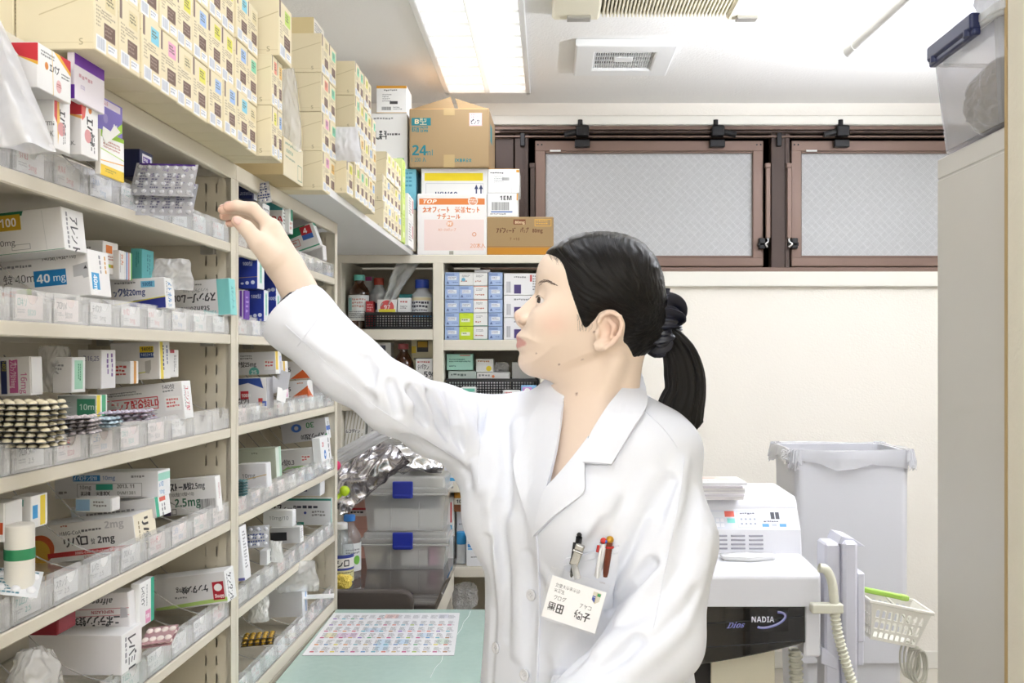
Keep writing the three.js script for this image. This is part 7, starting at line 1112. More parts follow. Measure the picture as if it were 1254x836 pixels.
// --- head field
const faceOutline = smoothPoly(H2([[669, 311], [660, 323], [656.5, 336], [655.6, 347], [655, 358], [653.8, 367], [652.2, 378], [649.5, 389], [644, 399.5], [637.5, 405], [633.6, 409], [632.6, 413.5], [634, 417.6], [632.9, 421.5], [633.6, 427], [636.3, 431.5], [634.8, 438], [634.8, 446], [639, 453.5], [647, 459.5], [658, 462.5], [672, 466], [690, 476], [715, 486], [745, 480], [768, 462], [778, 445], [790, 423], [801, 396], [806, 368], [804, 342], [796, 320], [782, 304], [762, 294], [735, 290], [708, 293], [686, 301]]), 3);
const faceIn = inside2(faceOutline);
const lerpT = (T, v) => { if (v <= T[0][0]) return T[0][1]; const n = T.length - 1; if (v >= T[n][0]) return T[n][1]; let i = 1; while (v > T[i][0]) i++; const A = T[i - 1], B = T[i], Z = T[Math.max(0, i - 2)], C = T[Math.min(n, i + 1)], w = B[0] - A[0], t = (v - A[0]) / w, m0 = (B[1] - Z[1]) / (B[0] - Z[0]) * w, m1 = (C[1] - A[1]) / (C[0] - A[0]) * w, t2 = t * t, t3 = t2 * t; return (2 * t3 - 3 * t2 + 1) * A[1] + (t3 - 2 * t2 + t) * m0 + (-2 * t3 + 3 * t2) * B[1] + (t3 - t2) * m1; };
const WT = [[280, 0.066], [320, 0.0735], [360, 0.0745], [385, 0.0725], [405, 0.067], [425, 0.061], [445, 0.052], [460, 0.044], [475, 0.042]];
function headBase(x, y, z) {
  const px = x / HS + CX, py = (EYE - y) / HS + CY, di = faceIn(x, y), L = 0.064;
  const jaw = 461 - (px - 648) * 0.43, below = sstep(0, 16, py - jaw) * sstep(640, 668, px);
  let W = lerpT(WT, py); W = W + (0.043 - W) * below * 0.85;
  W -= 0.004 * sstep(690, 660, px) * sstep(338, 350, py) * sstep(372, 360, py);          // temples towards the eyes
  const t = di > 0 ? Math.min(di / L, 1) : di / L, n = 2.25, a = 1 - t, zz = Math.abs(z - MID) / W;
  return (Math.pow(Math.pow(Math.max(a, 0), n) + Math.pow(zz, n), 1 / n) - 1) * L;
}
const hp = (px, py, dz = 0) => V(hx(px), hy(py), MID + dz);
const nose = [cap(hp(654.5, 366), hp(636.2, 385.2), 0.0046, 0.0064), cap(hp(636, 386.5), hp(640, 392.5), 0.0064, 0.008), cap(hp(656, 372), hp(641, 392), 0.0075, 0.0098)];
const ala = [1, -1].map((s) => ell(hp(642.5, 391, s * 0.0118), 0.0085, 0.0066, 0.0062)), nostril = [1, -1].map((s) => ell(hp(639.5, 396, s * 0.0065), 0.0052, 0.0034, 0.0036));
const socket = [1, -1].map((s) => ell(hp(654, 368, s * 0.035), 0.0165, 0.0105, 0.019)), lid = [1, -1].map((s) => ell(hp(667.2, 369.6, s * 0.031), 0.0126, 0.0118, 0.0126)), eyeCut = [1, -1].map((s) => { const c = hp(659.5, 368.6, s * 0.037), g = ell(V(0, 0, 0), 0.0128, 0.0042, 0.0165), ca = Math.cos(-0.42), sa = Math.sin(-0.42); return (x, y, z) => { const dx = x - c.x, dy = y - c.y; return g(dx * ca + dy * sa, -dx * sa + dy * ca, z - c.z); }; });
const cheek = [1, -1].map((s) => ell(hp(676, 394, s * 0.04), 0.026, 0.022, 0.02)), lips = [cap(hp(638, 413.6, 0.011), hp(638, 413.6, -0.011), 0.005, 0.005), cap(hp(638.5, 423, 0.01), hp(638.5, 423, -0.01), 0.0056, 0.0056)];
const mouthLine = [1, -1].map((s) => cap(hp(632, 418.2, 0), hp(646.8, 421.2, s * 0.023), 0.0012, 0.0012));
const neckC = cap(hp(741, 440), V(hx(735), hy(572), MID - 0.006), 0.0495, 0.062), neck = (x, y, z) => neckC(x, y, MID + (z - MID) * (1 + 0.16 * sstep(hy(540), hy(490), y))), neckMuscle = cap(hp(752, 440, 0.045), V(hx(704), hy(556), MID + 0.03), 0.013, 0.011);
// ear of the near side and the far one
const earPts = [[733, 394], [736, 387], [743, 382.5], [751, 382.5], [759, 388], [762, 398], [758.5, 409.5], [750, 420], [741, 426.5]];
function earField(s) {
  const z = (k) => s * (0.0715 + k), P = (px, py, k) => { const q = at(px, py, HD - 0.0715 - k); return V(q.x, q.y, MID + z(k)); }, tubes = [];
  for (let i = 0; i + 1 < earPts.length; i++) tubes.push(cap(P(...earPts[i], 0.004 + 0.007 * Math.sin(i / 8 * 2.6)), P(...earPts[i + 1], 0.004 + 0.007 * Math.sin((i + 1) / 8 * 2.6)), 0.0031, 0.0031));
  const anti = [cap(P(746, 392, 0.006), P(752, 400, 0.008), 0.0034, 0.0036), cap(P(752, 400, 0.008), P(748, 411, 0.006), 0.0036, 0.0034), cap(P(748, 411, 0.006), P(739, 417, 0.003), 0.0034, 0.003)];
  const plate = ell(P(746, 404, 0.0), 0.0165, 0.0245, 0.0062), lobe = ell(P(734, 423.5, 0.002), 0.0085, 0.0072, 0.0046), concha = ell(P(740, 405, 0.0065), 0.0078, 0.0105, 0.0068), tragus = ell(P(731, 409, 0.004), 0.004, 0.0058, 0.0048);
  return (x, y, zz) => { if (Math.abs(zz - MID - z(0)) > 0.03) return 0.05; let d = plate(x, y, zz); for (const t of anti) d = smin(d, t(x, y, zz), 0.004); d = smax(d, -concha(x, y, zz), 0.004); for (const t of tubes) d = smin(d, t(x, y, zz), 0.003); d = smin(d, lobe(x, y, zz), 0.006); return smin(d, tragus(x, y, zz), 0.004); };
}
const ears = [earField(1), earField(-1)];
function headField(x, y, z) {
  let d = headBase(x, y, z);
  if (d > 0.05) return smin(smin(d, neck(x, y, z), 0.03), neckMuscle(x, y, z), 0.018);
  for (const c of cheek) d = smin(d, c(x, y, z), 0.03);
  for (const c of socket) d = smax(d, -c(x, y, z), 0.014);
  for (const c of lid) d = smin(d, c(x, y, z), 0.009);
  for (const c of eyeCut) d = smax(d, -c(x, y, z), 0.0015);
  for (const c of nose) d = smin(d, c(x, y, z), 0.007);
  for (const c of ala) d = smin(d, c(x, y, z), 0.003);
  for (const c of nostril) d = smax(d, -c(x, y, z), 0.002);
  for (const c of lips) d = smin(d, c(x, y, z), 0.005);
  for (const c of mouthLine) d = smax(d, -c(x, y, z), 0.002);
  d = smin(d, neck(x, y, z), 0.03); d = smin(d, neckMuscle(x, y, z), 0.018);
  for (const c of ears) d = smin(d, c(x, y, z), 0.004);
  return d;
}
// --- torso, arms and coat
const SEC = [[0.42, 0.225, 0.18], [0.7, 0.2, 0.152], [0.88, 0.182, 0.13], [1.02, 0.166, 0.118], [1.12, 0.164, 0.12], [1.2, 0.17, 0.13], [1.27, 0.172, 0.124], [1.33, 0.168, 0.108], [1.365, 0.142, 0.092], [1.388, 0.1, 0.076], [1.412, 0.06, 0.06], [1.45, 0.046, 0.046]];
function torso(x, y, z) {
  const yy = clamp(y, 0.42, 1.45); let i = 1; while (i < SEC.length - 1 && yy > SEC[i][0]) i++;
  const A = SEC[i - 1], B = SEC[i], Z = SEC[Math.max(0, i - 2)], C = SEC[Math.min(SEC.length - 1, i + 1)], w = B[0] - A[0], t = (yy - A[0]) / w, herm = (j) => { const m0 = (B[j] - Z[j]) / (B[0] - Z[0]) * w, m1 = (C[j] - A[j]) / (C[0] - A[0]) * w, t2 = t * t, t3 = t2 * t; return (2 * t3 - 3 * t2 + 1) * A[j] + (t3 - 2 * t2 + t) * m0 + (-2 * t3 + 3 * t2) * B[j] + (t3 - t2) * m1; }, a = herm(1), b = herm(2);
  const dx = x - TC[0] - 0.02 * sstep(1.0, 0.6, y), dz = z - TC[1], u = dx * L2[0] + dz * L2[1], v = dx * N2[0] + dz * N2[1], n = 2.4;
  const d = (Math.pow(Math.pow(Math.abs(u) / a, n) + Math.pow(Math.abs(v) / b, n), 1 / n) - 1) * Math.min(a, b);
  return Math.max(d, (y - 1.452) * 0.8, 0.42 - y);
}
const bust = [-1, 1].map((s) => ell(V(TC[0] + L2[0] * 0.075 * s + N2[0] * 0.085, 1.22, TC[1] + L2[1] * 0.075 * s + N2[1] * 0.085), 0.07, 0.075, 0.06));
const RA = [[640, 532, 1.52, 0.07], [592, 536, 1.475, 0.065], [536, 515, 1.405, 0.0535], [484, 491, 1.34, 0.0462], [427, 449, 1.352, 0.0478], [364, 388, 1.378, 0.0505], [349, 373, 1.384, 0.0508]].map(([a, b, D, r]) => [at(a, b, D), r]);
const LA = [[800, 570, 1.345, 0.058], [824, 664, 1.292, 0.0595], [806, 780, 1.245, 0.058], [735, 858, 1.185, 0.05], [640, 925, 1.13, 0.043]].map(([a, b, D, r]) => [at(a, b, D), r]);
const chain = (L) => { const out = []; for (let i = 0; i + 1 < L.length; i++) out.push(cap(L[i][0], L[i + 1][0], L[i][1], L[i + 1][1])); return out; };
const raC = chain(RA), laC = chain(LA);
const cuffN = RA[6][0].clone().sub(RA[5][0]).normalize(), cuffP = at(357, 383, 1.381), cuffIn = cap(at(395, 417, 1.36), at(330, 355, 1.394), 0.036, 0.047);
const lcN = LA[4][0].clone().sub(LA[3][0]).normalize(), lcP = LA[4][0], lcIn = cap(LA[3][0], LA[4][0].clone().addScaledVector(lcN, 0.05), 0.03, 0.039);
function coatBase(x, y, z) {
  let d = torso(x, y, z); for (const b of bust) d = smin(d, b(x, y, z), 0.05);
  let r = 1; for (const c of raC) r = smin(r, c(x, y, z), 0.02);
  r = smax(r, (x - cuffP.x) * cuffN.x + (y - cuffP.y) * cuffN.y + (z - cuffP.z) * cuffN.z, 0.003);
  let l = 1; for (const c of laC) l = smin(l, c(x, y, z), 0.02);
  l = smax(l, (x - lcP.x) * lcN.x + (y - lcP.y) * lcN.y + (z - lcP.z) * lcN.z, 0.003);
  d = smin(d, r, 0.05);
  return smin(d, l, 0.012 + 0.05 * sstep(1.24, 1.34, y));
}
const rayHit = (f, px, py, near = 0.9, far = 1.9) => { const d = at(px, py, 1).sub(camera.position); let t = near; for (let i = 0; i < 160 && t < far; i++) { const p = camera.position.clone().addScaledVector(d, t), v = f(p.x, p.y, p.z); if (v < 0.0004) return p; t += Math.max(v * 0.6, 0.0006); } return null; };
const grad = (f, p, e = 0.003) => V(f(p.x + e, p.y, p.z) - f(p.x - e, p.y, p.z), f(p.x, p.y + e, p.z) - f(p.x, p.y - e, p.z), f(p.x, p.y, p.z + e) - f(p.x, p.y, p.z - e)).normalize();
// folds of the coat: ridges (+) and creases (-) laid along the cloth
const FOLDS = [];
for (const [x0, y0, x1, y1, r, h] of [
  // raised sleeve
  [470, 452, 492, 520, 0.011, 0.0065], [492, 462, 508, 530, 0.011, 0.0075], [512, 474, 540, 548, 0.012, 0.008], [478, 470, 488, 505, 0.008, -0.006], [502, 478, 522, 536, 0.009, -0.0075], [530, 478, 556, 560, 0.013, 0.006], [524, 484, 548, 548, 0.009, -0.007], [556, 482, 572, 566, 0.012, 0.005], [548, 484, 566, 560, 0.009, -0.006],
  [455, 440, 462, 480, 0.01, 0.006], [448, 440, 456, 490, 0.008, -0.006], [400, 440, 500, 525, 0.012, 0.0055], [382, 425, 455, 490, 0.01, -0.0045], [500, 522, 572, 566, 0.012, 0.006], [498, 530, 570, 576, 0.008, -0.005], [420, 420, 455, 455, 0.01, -0.003], [590, 490, 576, 590, 0.009, -0.006], [602, 490, 590, 600, 0.014, 0.006], [572, 520, 590, 596, 0.012, 0.006],
  [358, 398, 440, 470, 0.012, 0.003],
  // shoulder and body, from the armpit
  [612, 500, 600, 620, 0.012, 0.006], [622, 510, 618, 640, 0.012, -0.006], [632, 520, 640, 680, 0.014, 0.006], [600, 600, 606, 740, 0.013, 0.006], [612, 620, 622, 780, 0.013, -0.006], [630, 640, 634, 800, 0.016, 0.006], [590, 640, 588, 800, 0.012, 0.005], [598, 660, 600, 836, 0.01, -0.005], [648, 680, 646, 836, 0.012, -0.005],
  [745, 610, 700, 700, 0.02, 0.007], [770, 620, 735, 690, 0.018, -0.007], [790, 590, 752, 680, 0.016, 0.006], [742, 640, 690, 720, 0.013, -0.005], [735, 745, 680, 800, 0.016, 0.007], [752, 760, 700, 820, 0.014, -0.008], [690, 790, 672, 870, 0.014, 0.005], [668, 700, 690, 740, 0.012, 0.004],
  // near arm
  [836, 570, 800, 700, 0.014, 0.006], [850, 600, 822, 720, 0.014, -0.006], [820, 590, 776, 690, 0.013, -0.007], [800, 640, 758, 730, 0.013, 0.007], [868, 660, 838, 760, 0.015, 0.006], [812, 690, 760, 760, 0.014, 0.008], [800, 690, 748, 745, 0.01, -0.008], [846, 720, 790, 800, 0.014, -0.007], [832, 770, 770, 820, 0.014, 0.008], [790, 770, 736, 800, 0.013, 0.008], [780, 785, 742, 818, 0.01, -0.008], [756, 780, 738, 800, 0.013, 0.008], [860, 690, 800, 770, 0.012, 0.006],
]) {
  const a = rayHit(coatBase, x0, y0), b = rayHit(coatBase, x1, y1), m = rayHit(coatBase, (x0 + x1) / 2 + (y1 - y0) * 0.03, (y0 + y1) / 2);
  if (!a || !b || !m) continue;
  const hh = h * 1.08, off = h > 0 ? hh - r : r + hh, q = [a, m, b].map((p) => p.clone().addScaledVector(grad(coatBase, p), off));
  FOLDS.push([h > 0 ? 1 : -1, cap(q[0], q[1], r * 0.75, r), cap(q[1], q[2], r, r * 0.7), V().addVectors(q[0], q[2]).multiplyScalar(0.5), q[0].distanceTo(q[2]) / 2 + r + 0.03]);
}
const vNeck = inside2([[692, 488], [706, 470], [740, 462], [774, 452], [771, 466], [752, 494], [728, 531], [700, 567], [673, 600], [676, 575], [683, 545], [688, 515]]);
function coatOuter(x, y, z) {
  let d = coatBase(x, y, z);
  if (Math.abs(d) < 0.03) {
    for (const [s, a, b, c, R] of FOLDS) { const ex = x - c.x, ey = y - c.y, ez = z - c.z; if (ex * ex + ey * ey + ez * ez > R * R) continue; const v = Math.min(a(x, y, z), b(x, y, z)); d = s > 0 ? smin(d, v, 0.012) : smax(d, -v, 0.009); }
    d += 0.0022 * fbm(x * 9, y * 6, z * 9, 2);
  }
  return d;
}
const toPx = (x, y, z) => [x / -z * F + CX, (EYE - y) / -z * F + CY];
function coatField(x, y, z) {
  let d = coatOuter(x, y, z);
  if (y > 1.2) { const [px, py] = toPx(x, y, z), v = (x - TC[0]) * N2[0] + (z - TC[1]) * N2[1]; if (v > -0.02 && z > -1.45) { const m = -vNeck(px, py) * 0.0012; d = smax(d, -Math.max(m, -(d + 0.02)), 0.002); } }
  d = smax(d, -cuffIn(x, y, z), 0.003); d = smax(d, -lcIn(x, y, z), 0.003);
  return Math.max(d, 0.43 - y);
}
// --- hands
const R3 = (list) => list.map(([a, b, D, r]) => [at(a, b, D), r]);
const fingers = [
  R3([[334, 279, 1.372, 0.0105], [309.5, 254.8, 1.364, 0.0088], [290, 251.8, 1.361, 0.0078], [279, 253.6, 1.36, 0.0068]]),
  R3([[333, 277, 1.389, 0.0105], [306, 256.5, 1.384, 0.0088], [284, 254.6, 1.381, 0.0078], [272.5, 257, 1.379, 0.0066]]),
  R3([[331, 281, 1.405, 0.01], [303, 264.5, 1.401, 0.0084], [284.5, 262.5, 1.399, 0.0074], [273.8, 264.5, 1.397, 0.0064]]),
  R3([[328, 287, 1.419, 0.009], [304, 272, 1.414, 0.0076], [289.5, 270.8, 1.412, 0.0068], [281, 273.5, 1.41, 0.006]]),
];
const thumb = R3([[333, 314, 1.36, 0.0195], [316.5, 297, 1.346, 0.0138], [301.5, 279.5, 1.338, 0.0104], [290.5, 271, 1.335, 0.0082]]);
const fingC = fingers.map(chain), thumbC = chain(thumb), wrist = at(348, 327, 1.384), foreEnd = at(376, 374, 1.384);
const palmC = fingers.map(([k]) => cap(at(345, 322, 1.384).lerp(k[0], 0.12), k[0], 0.0165, 0.0125)), foreC = [cap(foreEnd, wrist, 0.0245, 0.0225), cap(at(356, 333, 1.375), at(366, 352, 1.378), 0.02, 0.021)];
const web = cap(at(322, 297, 1.354), at(326, 282, 1.368), 0.0095, 0.0085), heel = ell(at(340, 308, 1.372), 0.019, 0.025, 0.016);
function handField(x, y, z) {
  let d = 1; for (const c of palmC) d = smin(d, c(x, y, z), 0.012);
  for (const c of foreC) d = smin(d, c(x, y, z), 0.02);
  d = smin(d, heel(x, y, z), 0.014);
  for (const ch of fingC) { let q = 1; for (const c of ch) q = smin(q, c(x, y, z), 0.0035); d = smin(d, q, 0.0018); }
  let t = 1; for (const c of thumbC) t = smin(t, c(x, y, z), 0.005); d = smin(d, t, 0.009);
  return smin(d, web(x, y, z), 0.009);
}
// near hand, out of view below the frame: a loose curl
const LH0 = LA[4][0], ldir = lcN.clone(), lup = V(0, 1, 0).addScaledVector(ldir, -ldir.y).normalize(), lsd = V().crossVectors(ldir, lup);
const lp = (f, s, u) => LH0.clone().addScaledVector(ldir, f).addScaledVector(lsd, s).addScaledVector(lup, u);
const lf = [[0.03, 0.075], [0.01, 0.08], [-0.01, 0.076], [-0.028, 0.064]].map(([s, f]) => [[lp(f + 0.03, s, 0), 0.0105], [lp(f + 0.07, s, -0.012), 0.0085], [lp(f + 0.085, s, -0.034), 0.0075], [lp(f + 0.078, s, -0.05), 0.0066]]);
const lfC = lf.map(chain), lthC = chain([[lp(0.05, 0.026, -0.01), 0.015], [lp(0.085, 0.05, -0.022), 0.012], [lp(0.115, 0.05, -0.034), 0.0098], [lp(0.135, 0.044, -0.04), 0.0082]]), lpal = lf.map(([k]) => cap(lp(0.035, 0, 0), k[0], 0.018, 0.0125)), lfore = cap(lp(-0.09, 0, 0), lp(0.035, 0, 0), 0.026, 0.021);
function lhandField(x, y, z) { let d = lfore(x, y, z); for (const c of lpal) d = smin(d, c(x, y, z), 0.012); for (const ch of lfC) { let q = 1; for (const c of ch) q = smin(q, c(x, y, z), 0.0035); d = smin(d, q, 0.0045); } let t = 1; for (const c of lthC) t = smin(t, c(x, y, z), 0.005); return smin(d, t, 0.009); }
// legs below the hem
const legs = [-1, 1].map((s) => { const b = V(TC[0] + L2[0] * 0.085 * s, 0, TC[1] + L2[1] * 0.085 * s), j = (y, f = 0) => V(b.x + N2[0] * f, y, b.z + N2[1] * f); return [cap(j(0.84), j(0.47, 0.01), 0.085, 0.052), cap(j(0.47, 0.01), j(0.33, -0.012), 0.05, 0.054), cap(j(0.33, -0.012), j(0.1, 0), 0.05, 0.034), cap(j(0.09, -0.02), j(0.055, 0.1), 0.034, 0.028)]; }).flat();
const bodyCore = (x, y, z) => { let d = torso(x, y, z) + 0.012; for (const b of bust) d = smin(d, b(x, y, z) + 0.012, 0.05); d = smin(d, neck(x, y, z), 0.03); d = smin(d, neckMuscle(x, y, z), 0.018); for (let i = 0; i < 5; i++) d = smin(d, raC[i](x, y, z) + 0.016, 0.02); for (let i = 0; i < 4; i++) d = smin(d, laC[i](x, y, z) + 0.014, 0.02); for (const c of legs) d = smin(d, c(x, y, z), 0.02); return d; };

// --- meshes
const clip3 = (g, keep) => { // drop triangles outside a region so that neighbouring grids meet
  const p = g.attributes.position, src = g.index.array, out = []; for (let i = 0; i < src.length; i += 3) { const a = src[i], b = src[i + 1], c = src[i + 2]; if (keep((p.getX(a) + p.getX(b) + p.getX(c)) / 3, (p.getY(a) + p.getY(b) + p.getY(c)) / 3)) out.push(a, b, c); } g.setIndex(out); return g;
};
const skinC = new THREE.Color('#f4deca'), lipC = new THREE.Color('#e0a79c'), blushC = new THREE.Color('#f2c4b0'), tipC = new THREE.Color('#ecb49c');
function tint(g, fn) { const p = g.attributes.position, a = new Float32Array(p.count * 3), c = new THREE.Color(); for (let i = 0; i < p.count; i++) { c.copy(skinC); fn(c, p.getX(i), p.getY(i), p.getZ(i)); a.set([c.r, c.g, c.b], i * 3); } g.setAttribute('color', new THREE.BufferAttribute(a, 3)); return g; }
const person = thing('person', 'woman in a white lab coat reaching up to the medicine shelf', 'person', [TC[0], 0, TC[1]]);
const local = (g) => g.translate(-TC[0], 0, -TC[1]);
{
  const headFull = (x, y, z) => { let d = headField(x, y, z); if (y < hy(470)) { let t = torso(x, y, z) + 0.012; for (const b of bust) t = smin(t, b(x, y, z) + 0.012, 0.05); d = smin(d, t, 0.03); } return d; };
  const head = clip3(nets(headFull, [hx(622), hy(650), MID - 0.1], [hx(822), hy(276), MID + 0.1], 0.0023), (x, y) => y > hy(632));
  tint(head, (c, x, y, z) => {
    const px = x / HS + CX, py = (EYE - y) / HS + CY, az = Math.abs(z - MID);
    const mx = (px - 632) / 15, lipM = 418.4 + 3 * mx, lipY = py < lipM ? (py - (409.5 + 9.5 * mx)) : ((428.4 - 5.5 * mx) - py);
    if (mx < 1 && px < 650) c.lerp(lipC, sstep(0, 2.2, lipY) * sstep(1, 0.75, mx));
    c.lerp(blushC, 0.5 * Math.exp(-(((px - 678) / 17) ** 2) - ((py - 398) / 13) ** 2) * sstep(0.02, 0.04, az));
    c.lerp(tipC, 0.45 * Math.exp(-(((px - 746) / 14) ** 2) - ((py - 404) / 22) ** 2) * sstep(0.068, 0.074, az));
    c.lerp(tipC, 0.3 * Math.exp(-(((px - 634) / 7) ** 2) - ((py - 388) / 6) ** 2));
    for (const [mxp, myp, r] of [[725, 408, 1.1], [712, 440, 0.9], [705, 481, 1.3], [684, 446, 0.9], [657, 433, 0.9]]) if (z > MID + 0.02) c.lerp(new THREE.Color('#7a4a38'), 0.8 * sstep(r * 1.6, r * 0.5, Math.hypot(px - mxp, py - myp)));
  });
  const core = clip3(nets(bodyCore, [-0.42, 0.02, -1.72], [0.32, 1.45, -1.02], 0.0085), (x, y) => y < hy(630)); tint(core, () => {});
  const hand = nets(handField, [at(262, 0, 1.33).x - 0.02, at(0, 392, 1.4).y, -1.445], [at(392, 0, 1.4).x, at(0, 236, 1.33).y, -1.31], 0.0019);
  tint(hand, (c, x, y, z) => { for (const f of [...fingers, thumb]) { const d = Math.hypot(x - f[3][0].x, y - f[3][0].y, z - f[3][0].z); c.lerp(tipC, 0.6 * sstep(0.02, 0.004, d)); const k = Math.hypot(x - f[1][0].x, y - f[1][0].y, z - f[1][0].z); c.lerp(tipC, 0.25 * sstep(0.014, 0.003, k)); } });
  const b = lp(0.05, 0, -0.02), lh = tint(nets(lhandField, [b.x - 0.15, b.y - 0.13, b.z - 0.15], [b.x + 0.15, b.y + 0.13, b.z + 0.15], 0.0035), () => {});
  const all = mergeGeometries([head, core, hand, lh].map((g) => { const n = g.toNonIndexed(); return n; }));
  const skin = M('#ffffff', 0.5, { vertexColors: true, sheen: 0.15, sheenColor: new THREE.Color('#ffd9c4'), sheenRoughness: 0.6, specularIntensity: 0.6 });
  part('body', local(all), skin, person);
  // nails
  const nailM = M('#f0c8bc', 0.25);
  const nail = (tip, prev, nrm, w, l, off = 0.006) => { const d = tip.clone().sub(prev).normalize(), n = nrm.clone().addScaledVector(d, -nrm.dot(d)).normalize(), s = V().crossVectors(n, d), g = new THREE.SphereGeometry(1, 16, 10), m = new THREE.Matrix4().makeBasis(s.multiplyScalar(w), n.clone().multiplyScalar(0.0022), d.clone().multiplyScalar(l)); g.applyMatrix4(m).translate(tip.x + n.x * off, tip.y + n.y * off, tip.z + n.z * off); part('nail', local(g), nailM, person); };
  nail(thumb[3][0].clone().lerp(thumb[2][0], 0.12), thumb[2][0], V(-0.1, 0.35, 1), 0.0052, 0.0078, 0.0075);
  for (const f of fingers) nail(f[3][0].clone().lerp(f[2][0], 0.15), f[2][0], V(0.1, 1, 0.1), 0.0042, 0.0058);
  // eyes
  for (const s of [1, -1]) {
    const c = hp(667.4, 370, s * 0.031), g = new THREE.SphereGeometry(0.0116, 28, 20), e = part('eye', local(g.translate(c.x, c.y, c.z)), M('#f1ece8', 0.2), person, 'white of the eye');
    const dir = V(-0.8, 0.06, 0.42).normalize(), ir = new THREE.SphereGeometry(0.0116 * 1.01, 24, 10, 0, Math.PI * 2, 0, 0.52).applyQuaternion(new THREE.Quaternion().setFromUnitVectors(V(0, 1, 0), dir));
    part('iris', local(ir.translate(c.x, c.y, c.z)), M('#2a1712', 0.12, { clearcoat: 1 }), e, 'dark brown iris');
    const lash = [[656.5, 366], [658.5, 364.2], [661, 363.6], [663.5, 364.9], [666.3, 367.6], [669.5, 371]].map(([px, py]) => { const q = hp(px, py), dx = q.x - c.x, dy = q.y - c.y; return V(q.x, q.y, c.z + s * Math.sqrt(Math.max(0.0000004, 0.0127 ** 2 - dx * dx - dy * dy))); });
    part('eyelashes', local(tube(lash, 0.00085, 24, 6)), M('#1c1412', 0.5), person, 'dark upper lash line');
    const onSkin = (px, py) => { const p = hp(px, py); let z = MID + s * 0.075; for (let i = 0; i < 300; i++) { if (headField(p.x, p.y, z) < 0.0002) break; z -= s * 0.00025; } p.z = z; return p; };
    seed(88); const hairs = []; for (let i = 0; i < 46; i++) { const t = i / 45, bx = 659.3 + 20 * t, by = 349.6 - 3.4 * Math.sin(Math.min(1, t * 1.6) * 1.57) + 10 * Math.max(0, t - 0.3) ** 1.35, th = 2.3 * (1 - t * 0.85); const y0 = by + rr(-th, th); hairs.push(tube([onSkin(bx, y0 + 0.7), onSkin(bx + 1.6, y0 - 0.5 + t), onSkin(bx + 3.4, y0 - 0.3 + 2.2 * t)], 0.00028, 4, 4)); }
    part('eyebrow', local(join(hairs)), M('#76635a', 0.9), person, 'soft brown eyebrow');
  }
}
